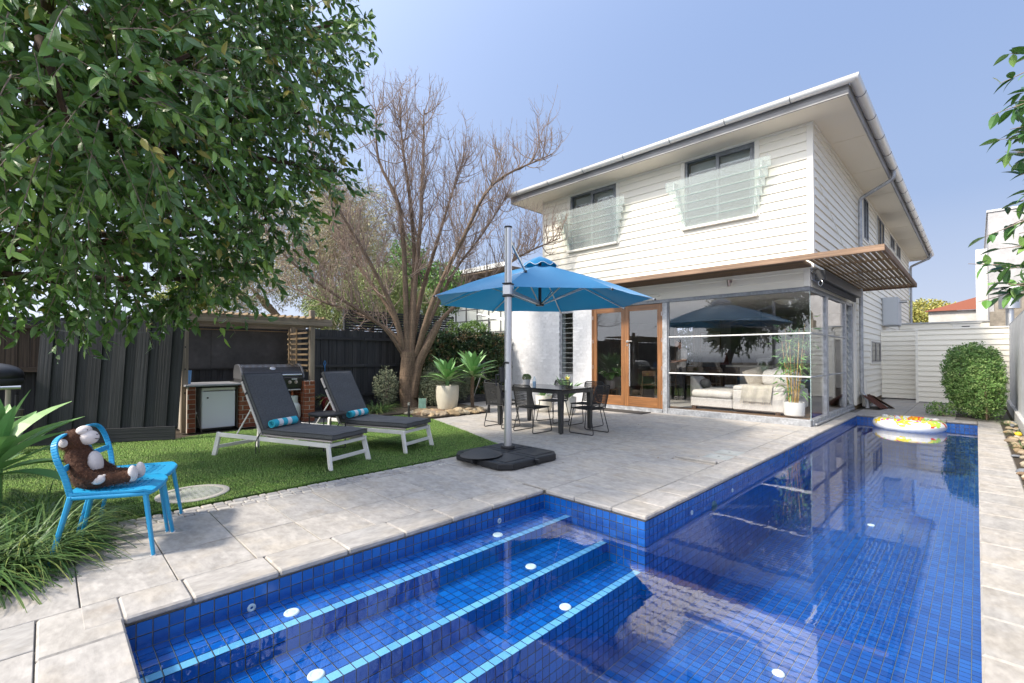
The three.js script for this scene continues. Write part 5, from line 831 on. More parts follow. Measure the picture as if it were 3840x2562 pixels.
// ---------- garden furniture ----------
reseed(91);
const padM = M([0.135, 0.136, 0.138], 0.9, { map: T.weave, bumpMap: T.weave, bumpScale: 0.0008, sheen: 0.3, sheenRoughness: 0.6 }), lwM = M([0.74, 0.71, 0.67], 0.45), pipeM = M([0.03, 0.03, 0.032], 0.7);
function pad(L, W, H) { // soft cushion with rounded rim, along x from 0
  const nx = 20, nz = 10, P = [], U = []; const f = (i, j, s) => { const u = i / nx, v = j / nz, ex = Math.pow(Math.abs(2 * u - 1), 10), ez = Math.pow(Math.abs(2 * v - 1), 8), k = (1 - ex) * (1 - ez), x = L * u, z = W * (v - 0.5); return [x, s * (H * 0.30 + H * 0.20 * Math.pow(k, 0.5)) + 0.004 * Math.sin(u * 19 + v * 5) * k + 0.003 * Math.sin(u * 7 - v * 13), z]; };
  for (let i = 0; i < nx; i++) for (let j = 0; j < nz; j++) for (const s of [1, -1]) { const q = [f(i, j, s), f(i, j + 1, s), f(i + 1, j + 1, s), f(i, j, s), f(i + 1, j + 1, s), f(i + 1, j, s)]; for (const p of s > 0 ? q : q.reverse()) { P.push(...p); U.push(p[0], p[2]); } }
  const rim = []; for (let i = 0; i <= nx; i++) rim.push([i, 0]); for (let j = 1; j <= nz; j++) rim.push([nx, j]); for (let i = nx - 1; i >= 0; i--) rim.push([i, nz]); for (let j = nz - 1; j > 0; j--) rim.push([0, j]);
  rim.forEach(([i, j], k) => { const [a, b] = rim[(k + 1) % rim.length], A = f(i, j, 1), B = f(a, b, 1), C = f(a, b, -1), D = f(i, j, -1); for (const p of [A, B, C, A, C, D]) { P.push(...p); U.push(p[0] + p[2], p[1]); } });
  const edge = (s) => sweep(rim.concat([rim[0]]).map(([i, j]) => f(i, j, s)), 0.005, 5, false);
  return { body: geoOf(P, null, U), piping: [edge(1), edge(-1)] };
}
function lounger() {
  const t = thing('sun_lounger', 'white framed sun lounger with grey cushion and raised backrest, nearer the pool', 'sun lounger', [-5.68, 0, -2.75], -2.77, 'sun loungers on the lawn');
  for (const s of [-1, 1]) { mesh('side_rail', bar([0.0, 0.30, s * 0.31], [2.08, 0.30, s * 0.31], 0.03, 0.055), lwM, t); mesh('leg', bar([0.045, 0.32, s * 0.31], [-0.03, 0.0, s * 0.335], 0.035, 0.06), lwM, t); mesh('leg', bar([2.04, 0.33, s * 0.31], [2.11, 0.0, s * 0.335], 0.035, 0.06), lwM, t); mesh('pad_rail', sweep([[0.02, 0.345, s * 0.275], [1.22, 0.345, s * 0.275]], 0.014, 8), M([0.52, 0.46, 0.43], 0.5), t); }
  for (const x of [0.01, 2.075]) mesh('cross_rail', bar([x, 0.13, -0.315], [x, 0.13, 0.315], 0.025, 0.045), lwM, t); mesh('cross_rail', bar([0.03, 0.30, -0.30], [0.03, 0.30, 0.30], 0.03, 0.04), lwM, t); mesh('cross_rail', bar([1.24, 0.29, -0.30], [1.24, 0.29, 0.30], 0.03, 0.04), lwM, t);
  mesh('sling', bx(0.04, 1.22, 0.343, 0.349, -0.262, 0.262), M([0.45, 0.41, 0.38], 0.8), t);
  const A = 1.06, c = Math.cos(A), s_ = Math.sin(A), b = part('backrest', t); b.position.set(1.22, 0.35, 0); b.rotation.z = A;
  for (const s of [-1, 1]) mesh('back_rail', bar([0, -0.01, s * 0.285], [0.80, -0.01, s * 0.285], 0.03, 0.04), M([0.60, 0.55, 0.52], 0.5), b); mesh('back_rail', bar([0.79, -0.01, -0.28], [0.79, -0.01, 0.28], 0.03, 0.04), lwM, b); mesh('back_sling', bx(0.02, 0.78, -0.012, -0.006, -0.27, 0.27), M([0.40, 0.36, 0.34], 0.8), b);
  const bp = pad(0.84, 0.60, 0.085), bc = mesh('back_cushion', bp.body, padM, b); bc.position.set(0.03, 0.055, 0); mesh('back_piping', bp.piping, pipeM, b).position.set(0.03, 0.055, 0); mesh('strap', bx(0.60, 0.63, -0.03, 0.02, -0.306, 0.306, 0.003), blackM, b);
  for (const s of [-1, 1]) mesh('prop', bar([1.22 + 0.45 * c, 0.35 + 0.45 * s_, s * 0.24], [1.78, 0.31, s * 0.24], 0.015, 0.02), lwM, t);
  const sp = pad(1.22, 0.62, 0.085), sc = mesh('seat_cushion', sp.body, padM, t); sc.position.set(-0.02, 0.40, 0); mesh('piping', sp.piping, pipeM, t).position.set(-0.02, 0.40, 0);
  mesh('tie', [sweep(curve([[1.22, 0.38, -0.31], [1.24, 0.28, -0.335], [1.20, 0.12, -0.34]], 8), 0.005, 4), sweep(curve([[1.22, 0.38, -0.31], [1.27, 0.26, -0.34], [1.28, 0.10, -0.33]], 8), 0.005, 4)], pipeM, t);
  return t;
}
const lg = lounger();
copy(lg, [-5.9, 0, -3.93], -2.77, 'white framed sun lounger with grey cushion and raised backrest, beside the rock bed');
function towel(p, turn, label) {
  const t = thing('rolled_towel', label, 'towel', p, turn, 'rolled towels on the loungers'), cm = [M([0.04, 0.47, 0.60], 0.95, { bumpMap: T.grit, bumpScale: 0.004 }), M([0.78, 0.78, 0.78], 0.95, { bumpMap: T.grit, bumpScale: 0.004 })];
  let z = -0.21; const ws = [0.11, 0.075, 0.08, 0.075, 0.08]; ws.forEach((w, i) => { const pts = []; for (let k = 0; k <= 60; k++) { const a = k / 60 * Math.PI * 2 * 3.2, r = 0.012 + 0.050 * k / 60; pts.push([Math.cos(a) * r * 1.03, Math.sin(a) * r * 0.95]); } const P = [], U = []; for (let k = 0; k < 60; k++) { const [a, b] = pts[k], [c, d] = pts[k + 1]; for (const q of [[a, b, z], [c, d, z], [c, d, z + w], [a, b, z], [c, d, z + w], [a, b, z + w]]) { P.push(...q); U.push(q[2], q[0] + q[1]); } for (const e of [z + 0.0005, z + w - 0.0005]) if ((i === 0 && e < 0 && e === z + 0.0005) || (i === 4 && e > z + 0.01)) { const sc = 0.80, h = (x, y) => [x * sc, y * sc, e]; for (const q of [[a, b, e], [c, d, e], h(c, d), [a, b, e], h(c, d), h(a, b)]) { P.push(...q); U.push(q[0], q[1]); } } } mesh('stripe', geoOf(P, null, U), cm[i % 2], t); z += w; });
  return t;
}
{ const f = (o, lx, lz) => { const th = -2.77; return [o[0] + lx * Math.cos(th) + lz * Math.sin(th), 0.50, o[2] - lx * Math.sin(th) + lz * Math.cos(th)]; };
  towel(f([-5.68, 0, -2.75], 1.10, -0.06), -2.77 + Math.PI + 0.12, 'turquoise and white striped towel rolled on the lounger nearer the pool'); towel(f([-5.9, 0, -3.93], 1.10, -0.06), -2.77 + Math.PI + 0.12, 'turquoise and white striped towel rolled on the lounger by the rock bed'); }
{
  const t = thing('side_table', 'small round black side table between the two loungers', 'side table', [-6.86, 0, -2.98]), m = M([0.03, 0.03, 0.032], 0.4);
  mesh('top', lathe([[0, 0.515], [0.255, 0.515], [0.268, 0.522], [0.268, 0.55], [0.258, 0.55], [0.256, 0.538], [0, 0.538]], 40), m, t);
  for (let k = 0; k < 4; k++) { const a = k * Math.PI / 2 + 0.6; mesh('leg', sweep([[Math.cos(a) * 0.255, 0, Math.sin(a) * 0.255], [Math.cos(a) * 0.255, 0.53, Math.sin(a) * 0.255]], 0.010, 8), m, t); }
  for (const o of [0, 1]) { const a = 0.6 + o * Math.PI / 2; mesh('foot_bar', sweep([[Math.cos(a) * 0.255, 0.03, Math.sin(a) * 0.255], [-Math.cos(a) * 0.255, 0.03, -Math.sin(a) * 0.255]], 0.008, 6), m, t); }
}
// cantilever umbrella
{
  const C = V(-5.72, 0, -6.46), PX = -4.71, PZ = -4.64, t = thing('cantilever_umbrella', 'large blue cantilever umbrella on a tall silver pole', 'umbrella', [0, 0, 0]), sv = M([0.60, 0.60, 0.61], 0.34, { metalness: 0.75 }), cloth = M([0.0, 0.20, 0.43], 0.85, { transmission: 0.22, thickness: 0, side: THREE.DoubleSide, bumpMap: T.weave, bumpScale: 0.0004 });
  const R = 2.02, yr = 2.40, yt = 3.10, dir = (k) => { const a = (17 + 45 * k) * Math.PI / 180; return V(Math.cos(a), 0, Math.sin(a)); }, fH = (s, edge) => lerp(yt, yr, s) - 0.045 * edge * Math.sin(Math.PI * Math.min(1, s)) + 0.05 * Math.sin(Math.PI * s);
  const base = C;
  for (let k = 0; k < 8; k++) {
    const A = dir(k), B = dir(k + 1), P = [], U = [], n = 10, pt = (i, j) => { const s = 0.10 + 0.90 * i / n, v = j / n, d = A.clone().lerp(B, v), mid = Math.sin(Math.PI * v), p = d.multiplyScalar(R * s * (1 - 0.025 * mid * s)); return [base.x + p.x, fH(s, mid) + 0.004 * Math.sin(i * 2.1 + j * 1.3 + k * 3) * mid, base.z + p.z]; };
    for (let i = 0; i < n; i++) for (let j = 0; j < n; j++) for (const [a, b] of [[i, j], [i, j + 1], [i + 1, j + 1], [i, j], [i + 1, j + 1], [i + 1, j]]) { P.push(...pt(a, b)); U.push(a / n * 2, b / n * 1.5); }
    const g = geoOf(P, null, U); mesh('canopy_panel', smooth(g), cloth, t);
    const e0 = V(base.x, 0, base.z), rib = mesh('rib', bar(V(base.x, fH(0.06, 0) - 0.03, base.z).addScaledVector(A, 0.06 * R), V(base.x, fH(1, 0) - 0.022, base.z).addScaledVector(A, R + 0.02), 0.018, 0.028), sv, t);
    mesh('strut', sweep([V(base.x, 2.36, base.z).addScaledVector(A, 0.07), V(base.x, fH(0.52, 0) - 0.045, base.z).addScaledVector(A, R * 0.52)], 0.013, 6), sv, rib);
    mesh('rib_tip', ball(0.018, base.x + A.x * (R + 0.02), yr - 0.02, base.z + A.z * (R + 0.02)), blackM, rib);
  }
  { const P = [], n = 48, ring = (r, y, w) => Array.from({ length: n + 1 }, (_, i) => { const a = i / n * Math.PI * 2, q = Math.cos((a * 8) - 17 * 8 * Math.PI / 180), rr_ = r * (1 - 0.04 * (1 - q)); return [base.x + Math.cos(a) * rr_, y + w * q, base.z + Math.sin(a) * rr_]; }), rs = [ring(0.02, 3.245, 0), ring(0.16, 3.19, 0), ring(0.30, 3.11, -0.012), ring(0.34, 3.065, -0.03)]; for (let r = 0; r < 3; r++) for (let i = 0; i < n; i++) for (const p of [rs[r][i], rs[r][i + 1], rs[r + 1][i + 1], rs[r][i], rs[r + 1][i + 1], rs[r + 1][i]]) P.push(...p); mesh('vent_cap', smooth(geoOf(P)), cloth, t); mesh('vent_trim', sweep(rs[3], 0.005, 5, false), M([0.75, 0.75, 0.74], 0.6), t); }
  mesh('hub', [cyl(0.075, 0.075, 0.07, 20, base.x, 2.325, base.z), cyl(0.03, 0.03, 0.85, 12, base.x, 2.36, base.z)], M([0.03, 0.03, 0.032], 0.45), t);
  mesh('pole', [sweep([[PX, 0.08, PZ], [PX, 3.22, PZ]], 0.052, 24)], sv, t); mesh('pole_cap', sweep([[PX, 3.22, PZ], [PX, 3.245, PZ]], 0.056, 24), blackM, t); mesh('pole_foot', sweep([[PX, 0.11, PZ], [PX, 0.135, PZ]], 0.10, 24), M([0.04, 0.04, 0.042], 0.5), t);
  const u = C.clone().sub(V(PX, 0, PZ)).normalize(), turn = Math.atan2(-u.z, u.x), col = mesh('collar', at(box(0.15, 0.165, 0.13, 0.02), PX, 2.335, PZ, turn), sv, t); mesh('collar_band', at(box(0.158, 0.018, 0.138, 0.006), PX, 2.425, PZ, turn), blackM, t); mesh('collar_band', at(box(0.158, 0.018, 0.138, 0.006), PX, 2.245, PZ, turn), blackM, t);
  const arm = V(PX, 2.33, PZ); mesh('arm', bar(arm.clone().addScaledVector(u, 0.06), V(base.x, 2.37, base.z), 0.032, 0.055), sv, t);
  const se = V(PX, 2.775, PZ).addScaledVector(u, 2.08 * 0.477); mesh('stay', bar([PX + u.x * 0.03, 3.08, PZ + u.z * 0.03], se, 0.026, 0.036), M([0.42, 0.46, 0.50], 0.35, { metalness: 0.7 }), t); mesh('stay_joint', at(box(0.07, 0.05, 0.05, 0.01), se.x, se.y, se.z, turn), blackM, t);
  mesh('cord', sweep(curve([[se.x, se.y, se.z], [PX - 0.12, 2.55, PZ - 0.1], [PX + 0.02, 2.42, PZ + 0.06]], 10), 0.004, 4), whiteM, t);
  const q = turn + 2.2; mesh('crank_box', at(box(0.07, 0.22, 0.09, 0.015), PX - 0.085, 1.13, PZ + 0.045, q), blackM, t); mesh('crank_handle', sweep(fillet([[PX - 0.09, 1.13, PZ + 0.05], [PX - 0.15, 1.13, PZ + 0.09], [PX - 0.15, 0.98, PZ + 0.09], [PX - 0.11, 0.98, PZ + 0.12]], 0.015), 0.011, 8), blackM, t);
  mesh('strap', [sweep(curve([[PX + 0.05, 1.30, PZ + 0.03], [PX, 1.305, PZ + 0.062], [PX - 0.06, 1.28, PZ + 0.04]], 10), 0.014, 4), sweep(curve([[PX - 0.06, 1.28, PZ + 0.04], [PX - 0.075, 0.95, PZ + 0.06], [PX - 0.08, 0.72, PZ + 0.06]], 10), 0.010, 4)], blackM, t);
  mesh('sticker', at(box(0.034, 0.15, 0.002, 0), PX + 0.012, 0.99, PZ + 0.0525), M([0.72, 0.72, 0.72], 0.6), t);
  const b = thing('umbrella_base', 'heavy black plastic umbrella base of four plates with a round cap', 'umbrella base', [-4.53, 0, -4.43]), bm = M([0.022, 0.024, 0.03], 0.42, { map: T.rough, bumpMap: T.grit, bumpScale: 0.001 });
  for (const i of [-1, 1]) for (const j of [-1, 1]) { const sh = [[0.0, 0.0], [0.53, 0], [0.53, 0.40], [0.40, 0.53], [0, 0.53]].map(([x, z]) => [x * i, z * j]); const g = extrude((i * j > 0 ? sh : sh.reverse()).map(([x, z]) => [x + i * 0.006, z + j * 0.006]), 0.085, 0.014); g.rotateX(Math.PI / 2); g.translate(0, 0.052, 0); mesh('plate', g, bm, b); const cut = mesh('plate_lip', bx(i * 0.09, i * 0.44, 0.088, 0.101, j * 0.09, j * 0.44, 0.006), bm, b); }
  mesh('hinge_cap', [at(box(0.16, 0.05, 0.03, 0.006), 0.52, 0.06, 0.0), at(box(0.03, 0.05, 0.16, 0.006), 0.0, 0.06, 0.53)], bm, b);
  const cpv = mesh('round_cap', lathe([[0, 0.085], [0.12, 0.072], [0.22, 0.038], [0.275, 0.005], [0.28, 0], [0.25, -0.005]], 40), M([0.045, 0.045, 0.045], 0.6, { bumpMap: T.grit, bumpScale: 0.002 }), b); cpv.position.set(-0.06, 0.105, 0.40); cpv.rotation.z = 0.03;
}
function smooth(g) { // smooth normals on a grid built from loose triangles
  const p = g.attributes.position, n = g.attributes.normal, m = new Map(), key = (i) => `${Math.round(p.getX(i) * 2e3)},${Math.round(p.getY(i) * 2e3)},${Math.round(p.getZ(i) * 2e3)}`;
  for (let i = 0; i < p.count; i++) { const k = key(i), v = m.get(k) ?? V(0, 0, 0); v.add(V(n.getX(i), n.getY(i), n.getZ(i))); m.set(k, v); }
  for (let i = 0; i < p.count; i++) { const v = m.get(key(i)).clone().normalize(); n.setXYZ(i, v.x, v.y, v.z); } return g;
}
// dining table and six corded chairs
{
  const tm = M([0.032, 0.033, 0.035], 0.35), t = thing('dining_table', 'long charcoal metal outdoor dining table under the blue umbrella', 'table', [-6.07, 0, -6.97]);
  mesh('top', bx(-0.86, 0.86, 0.775, 0.80, -0.50, 0.50, 0.006), M([0.02, 0.02, 0.022], 0.12), t); mesh('apron', [bx(-0.84, 0.84, 0.715, 0.774, -0.48, -0.45), bx(-0.84, 0.84, 0.715, 0.774, 0.45, 0.48), bx(-0.84, -0.81, 0.715, 0.774, -0.449, 0.449), bx(0.81, 0.84, 0.715, 0.774, -0.449, 0.449)], tm, t);
  for (const x of [-1, 1]) for (const z of [-1, 1]) { const g = box(0.095, 0.76, 0.095, 0.006, 0, 0.39, 0), p = g.attributes.position; for (let i = 0; i < p.count; i++) { const k = 0.72 + 0.28 * p.getY(i) / 0.77; p.setX(i, p.getX(i) * k); p.setZ(i, p.getZ(i) * k); } const l = mesh('leg', g, tm, t); l.position.set(x * 0.79, 0.004, z * 0.44); mesh('foot', cyl(0.028, 0.028, 0.012, 12, x * 0.79, 0, z * 0.44), blackM, t); }
  const cm = M([0.016, 0.016, 0.017], 0.5), rod = 0.0085;
  const c = thing('corded_chair', 'black corded outdoor chair on the pool side of the dining table', 'chair', [-5.86, 0, -6.42], 0, 'corded chairs round the dining table'); // faces -z
  for (const s of [-1, 1]) mesh('sled_leg', sweep(fillet([[s * 0.20, 0.445, 0.17], [s * 0.24, 0.010, 0.27], [s * 0.24, 0.010, -0.27], [s * 0.20, 0.445, -0.20]], 0.045), rod, 8), cm, c);
  mesh('seat_frame', sweep(fillet([[-0.21, 0.455, -0.24], [0.21, 0.455, -0.24], [0.23, 0.445, 0.20], [-0.23, 0.445, 0.20], [-0.21, 0.455, -0.24]], 0.03), 0.010, 6), cm, c);
  mesh('back_frame', sweep(fillet([[-0.225, 0.45, 0.20], [-0.215, 0.87, 0.31], [0.215, 0.87, 0.31], [0.225, 0.45, 0.20]], 0.05), 0.011, 8), cm, c);
  mesh('seat', [at(bx(-0.205, 0.205, 0.448, 0.462, -0.225, 0.185, 0.004), 0, 0, 0)], M([0.014, 0.014, 0.015], 0.8, { map: T.weave, bumpMap: T.weave, bumpScale: 0.003 }), c);
  for (let k = 0; k < 46; k++) { const y = 0.475 + k * 0.0083, f = (y - 0.45) / 0.42, w = 0.222 - 0.008 * f, z = 0.20 + 0.11 * f; mesh('cord', sweep([[-w, y, z], [-w * 0.3, y + 0.004 * Math.sin(k * 1.7), z + 0.012], [w * 0.3, y + 0.004 * Math.sin(k * 2.3 + 1), z + 0.012], [w, y, z]], 0.0037, 4, false), cm, c); }
  copy(c, [-6.66, 0, -6.40], 0.04, 'black corded outdoor chair behind the umbrella pole and its crank'); copy(c, [-5.02, 0, -7.02], Math.PI / 2, 'black corded outdoor chair at the table end nearest the glass room'); copy(c, [-7.24, 0, -6.94], -Math.PI / 2, 'black corded outdoor chair at the table end by the hedge'); copy(c, [-5.55, 0, -7.66], Math.PI + 0.05, 'black corded outdoor chair on the far side in front of the timber doors'); copy(c, [-6.42, 0, -7.68], Math.PI - 0.05, 'black corded outdoor chair on the far side in front of the white pier');
}
{ // things on and behind the table
  const p = thing('table_plant', 'small white pot with a bushy green herb on the dining table', 'pot plant', [-6.37, 0.80, -6.80]); mesh('pot', lathe([[0, 0], [0.055, 0], [0.075, 0.13], [0.068, 0.13], [0, 0.11]], 28), M([0.62, 0.60, 0.58], 0.5), p);
  reseed(95); const ms = [], cs = []; for (let i = 0; i < 150; i++) { const d = dirR(0.4); ms.push(mat4(V(d.x * 0.08, 0.17 + d.y * 0.06, d.z * 0.08), d, dirR(0.3), rr(0.02, 0.035))); cs.push(pick([rgb(0.12, 0.22, 0.06), rgb(0.18, 0.28, 0.09), rgb(0.30, 0.30, 0.14)])); } copies('herb', clumpA, leafM([1, 1, 1], 0.6), ms, cs, p);
  const g = thing('glass_bottle', 'small clear glass water bottle on the dining table', 'bottle', [-6.12, 0.80, -6.75]); mesh('glass', lathe([[0.03, 0.002], [0.034, 0.01], [0.034, 0.14], [0.02, 0.17], [0.014, 0.20]], 24), M([0.85, 0.92, 0.98], 0.05, { transmission: 0.9, thickness: 0, ior: 1.5 }), g); mesh('water', cyl(0.031, 0.031, 0.10, 20, 0, 0.004, 0), M([0.35, 0.5, 0.62], 0.1), g);
  for (const [x, z, lab, fl] of [[-7.7, -8.85, 'round white planter beside the white pier', 0], [-6.95, -8.85, 'white planter with strappy leaves and a yellow flower behind the dining table', 1]]) {
    const q = thing('white_tub', lab, 'planter', [x, 0, z]); mesh('tub', lathe([[0, 0], [0.15, 0], [0.20, 0.10], [0.21, 0.42], [0.195, 0.42], [0.19, 0.36], [0, 0.36]], 36), M([0.68, 0.66, 0.60], 0.45), q);
    for (let k = 0; k < 22; k++) { const a = k * 2.4, e = rr(0.5, 1.3), d = V(Math.cos(a) * Math.cos(e), Math.sin(e), Math.sin(a) * Math.cos(e)), m = mesh('leaf', agaveG[k % 3], agaveM[k % 3], q); m.applyMatrix4(mat4(V(0, 0.36, 0), d, V(0, 1, 0).addScaledVector(d, -d.y), fl ? rr(0.4, 0.62) : rr(0.18, 0.3), fl ? rr(0.45, 0.68) : rr(0.2, 0.3))); }
    if (fl) mesh('flower', [sweep(curve([[0, 0.4, 0], [0.02, 0.7, 0], [0.0, 0.86, 0]], 6), 0.008, 5), ...[0, 1, 2, 3, 4].map((k) => leafGeo(0.4, 3, 0.3, 0.1).applyMatrix4(mat4(V(0, 0.80, 0), V(Math.cos(k * 1.26) * 0.5, 1, Math.sin(k * 1.26) * 0.5), V(0, 1, 0.2), 0.13)))], leafM([0.75, 0.60, 0.10], 0.5), q);
  }
  const tr = thing('camera_tripod', 'black camera tripod with camera standing before the hedge', 'tripod', [-10.15, 0, -9.0]); for (let k = 0; k < 3; k++) { const a = k * 2.094 + 0.5; mesh('leg', [sweep([[Math.cos(a) * 0.03, 0.98, Math.sin(a) * 0.03], [Math.cos(a) * 0.2, 0.5, Math.sin(a) * 0.2]], 0.014, 8), sweep([[Math.cos(a) * 0.2, 0.5, Math.sin(a) * 0.2], [Math.cos(a) * 0.38, 0.0, Math.sin(a) * 0.38]], 0.010, 8)], k === 1 ? M([0.5, 0.5, 0.5], 0.35, { metalness: 0.7 }) : blackM, tr); }
  mesh('column', sweep([[0, 0.8, 0], [0, 1.12, 0]], 0.013, 8), M([0.3, 0.3, 0.3], 0.4), tr); mesh('head', [ball(0.035, 0, 1.12, 0), cyl(0.045, 0.045, 0.03, 14, 0, 0.97, 0)], M([0.2, 0.03, 0.04], 0.5), tr); mesh('camera_body', [box(0.13, 0.09, 0.06, 0.012, 0, 1.20, 0), at(cyl(0.032, 0.03, 0.08, 16), 0.04, 1.20, 0.03, 0.8, Math.PI / 2), box(0.05, 0.03, 0.05, 0.008, 0, 1.26, 0)], blackM, tr);
}
// blue plastic chairs
{
  const bm = M([0.015, 0.30, 0.56], 0.42), TH = 1.18;
  const c = thing('blue_chair', 'light blue plastic garden chair with the plush monkey on its seat', 'chair', [-4.41, 0, -0.39], TH, 'blue plastic chairs at the lawn edge'); // faces +x
  const sh = new THREE.Shape(); const rw = (x) => 0.235 - 0.03 * sm(0.05, -0.23, x); sh.moveTo(-0.23, -0.16); sh.quadraticCurveTo(-0.23, -0.205, -0.18, -0.207); sh.lineTo(0.16, -0.235); sh.quadraticCurveTo(0.25, -0.235, 0.25, -0.15); sh.lineTo(0.25, 0.15); sh.quadraticCurveTo(0.25, 0.235, 0.16, 0.235); sh.lineTo(-0.18, 0.207); sh.quadraticCurveTo(-0.23, 0.205, -0.23, 0.16); sh.closePath();
  for (let i = 0; i < 9; i++) for (let j = 0; j < 7; j++) { if ((i === 0 || i === 8) && (j === 0 || j === 6)) continue; const x = -0.165 + i * 0.042, z = -0.15 + j * 0.05 + (i % 2) * 0.012 - 0.006, h = new THREE.Path(); h.moveTo(x - 0.006, z - 0.016); h.lineTo(x + 0.006, z - 0.013); h.lineTo(x + 0.007, z + 0.016); h.lineTo(x - 0.006, z + 0.013); h.closePath(); sh.holes.push(h); }
  const sg = plain(new THREE.ExtrudeGeometry(sh, { depth: 0.010, bevelEnabled: true, bevelThickness: 0.004, bevelSize: 0.004, bevelOffset: -0.004, bevelSegments: 2, curveSegments: 8 })); sg.rotateX(Math.PI / 2); { const p = sg.attributes.position; for (let i = 0; i < p.count; i++) p.setY(i, p.getY(i) - 0.018 * (1 - (p.getX(i) / 0.25) ** 2) * (1 - (p.getZ(i) / 0.24) ** 2) + 0.008 * sm(-0.1, -0.23, p.getX(i)) - 0.022 * sm(0.20, 0.25, p.getX(i))); } mesh('seat', sg.translate(0, 0.465, 0), bm, c);
  mesh('seat_skirt', sweep(curve([[0.235, 0.43, 0.15], [0.235, 0.435, -0.15], [0.15, 0.435, -0.222], [-0.17, 0.44, -0.195], [-0.21, 0.44, -0.15], [-0.21, 0.44, 0.15], [-0.17, 0.44, 0.195], [0.15, 0.435, 0.222]], 40, true), 0.016, 6, false), bm, c);
  const leg = (a, b, name) => { const g = bar(a, b, 0.05, 0.026, 0.006, V(1, 0, 0)), L = a, p = g.attributes.position; for (let i = 0; i < p.count; i++) { const k = (p.getY(i) - b[1]) / (a[1] - b[1]), s = 0.68 + 0.32 * k, cx = lerp(b[0], a[0], k), cz = lerp(b[2], a[2], k); p.setX(i, cx + (p.getX(i) - cx) * s); p.setZ(i, cz + (p.getZ(i) - cz) * s); } return mesh(name, g, bm, c); };
  for (const s of [-1, 1]) { leg([0.205, 0.45, s * 0.195], [0.27, 0.0, s * 0.235], 'leg'); leg([-0.205, 0.45, s * 0.185], [-0.30, 0.0, s * 0.225], 'leg'); mesh('foot_pad', at(box(0.03, 0.006, 0.03, 0), 0.27, 0.003, s * 0.235), M([0.7, 0.7, 0.7], 0.5), c); }
  const hoop = curve([[-0.205, 0.44, -0.185], [-0.225, 0.58, -0.215], [-0.265, 0.72, -0.232], [-0.295, 0.815, -0.175], [-0.305, 0.845, 0], [-0.295, 0.815, 0.175], [-0.265, 0.72, 0.232], [-0.225, 0.58, 0.215], [-0.205, 0.44, 0.185]], 48); const hg = []; for (let i = 0; i < hoop.length - 1; i++) hg.push(bar(hoop[i], hoop[i + 1].clone().addScaledVector(hoop[i + 1].clone().sub(hoop[i]), 0.08), 0.016, 0.036, 0.004, V(1, 0.25, 0))); mesh('back_hoop', hg, bm, c); 
  const rl = curve([[-0.238, 0.635, -0.203], [-0.262, 0.63, 0], [-0.238, 0.635, 0.203]], 10), rg = []; for (let i = 0; i < 10; i++) rg.push(bar(rl[i], rl[i + 1], 0.014, 0.042, 0.003)); mesh('back_rail', rg, bm, c);
  copy(c, [-4.87, 0, -0.53], TH + 0.03, 'empty light blue plastic garden chair beside the one with the monkey');
  // plush monkey
  const m = thing('plush_monkey', 'brown plush toy monkey with white muzzle sitting back on a blue chair', 'soft toy', [-4.428, 0.470, -0.352], TH - 0.10), fur = M([0.105, 0.042, 0.020], 0.95, { map: T.rough, bumpMap: T.grit, bumpScale: 0.006, sheen: 0.8, sheenRoughness: 0.5, sheenColor: rgb(0.35, 0.2, 0.12) }), wf = M([0.66, 0.60, 0.57], 0.95, { bumpMap: T.grit, bumpScale: 0.003 });
  m.rotation.order = 'YXZ'; m.rotation.z = 0.10; m.scale.setScalar(1.06);
  const nz = (p) => 0.0035 * Math.sin(p[0] * 190 + Math.sin(p[1] * 130) * 2) * Math.sin(p[1] * 210 + p[2] * 90) + 0.002 * Math.sin(p[2] * 330 + p[1] * 270);
  const body = (x, y, z) => { const p = [x, y, z], a = Math.abs(z); let d = cap(p, [-0.125, 0.075, 0], [-0.165, 0.22, 0], 0.088, 0.072); d = smin(d, Math.hypot((x + 0.185) / 1.0, (y - 0.325) / 0.95, z / 1.0) - 0.078, 0.02); d = smin(d, cap([x, y, a], [-0.10, 0.05, 0.05], [0.02, 0.05, 0.065], 0.052, 0.040), 0.02); d = smin(d, cap([x, y, a], [0.02, 0.05, 0.065], [0.125, 0.045, 0.055], 0.040, 0.036), 0.015); d = smin(d, cap([x, y, a], [-0.165, 0.225, 0.06], [-0.115, 0.13, 0.115], 0.042, 0.036), 0.02); d = smin(d, cap([x, y, a], [-0.115, 0.13, 0.115], [-0.045, 0.075, 0.115], 0.036, 0.032), 0.012); return d + nz(p); };
  const bg = solid(body, [-0.32, -0.06, -0.2], [0.2, 0.45, 0.2], 0.0075), mb = mesh('body', bg, fur, m);
  { reseed(97); const q = bg.attributes.position, w = bg.attributes.normal, hm = [], hc = [], hp = [rgb(0.13, 0.052, 0.025), rgb(0.085, 0.033, 0.016), rgb(0.19, 0.085, 0.042)]; for (let i = 0; i < 9000; i++) { const k = Math.floor(rnd() * q.count), nn = V(w.getX(k), w.getY(k), w.getZ(k)).add(V(rn() * 0.5, -0.35 + rn() * 0.4, rn() * 0.5)); hm.push(mat4(V(q.getX(k), q.getY(k), q.getZ(k)), nn, dirR(), 0.010, rr(0.008, 0.016))); hc.push(pick(hp)); } copies('pile', leafGeo(0.16, 2, 0.1, 0.2), leafM([1, 1, 1], 0.8), hm, hc, mb); }
  mesh('muzzle', [ball(0.052, -0.105, 0.335, 0, 1.1, 0.95, 1.05), ball(0.045, -0.125, 0.385, 0, 0.9, 0.75, 1.15)], wf, m); mesh('belly', ball(0.075, -0.085, 0.155, 0, 0.55, 1.15, 0.85), wf, m);
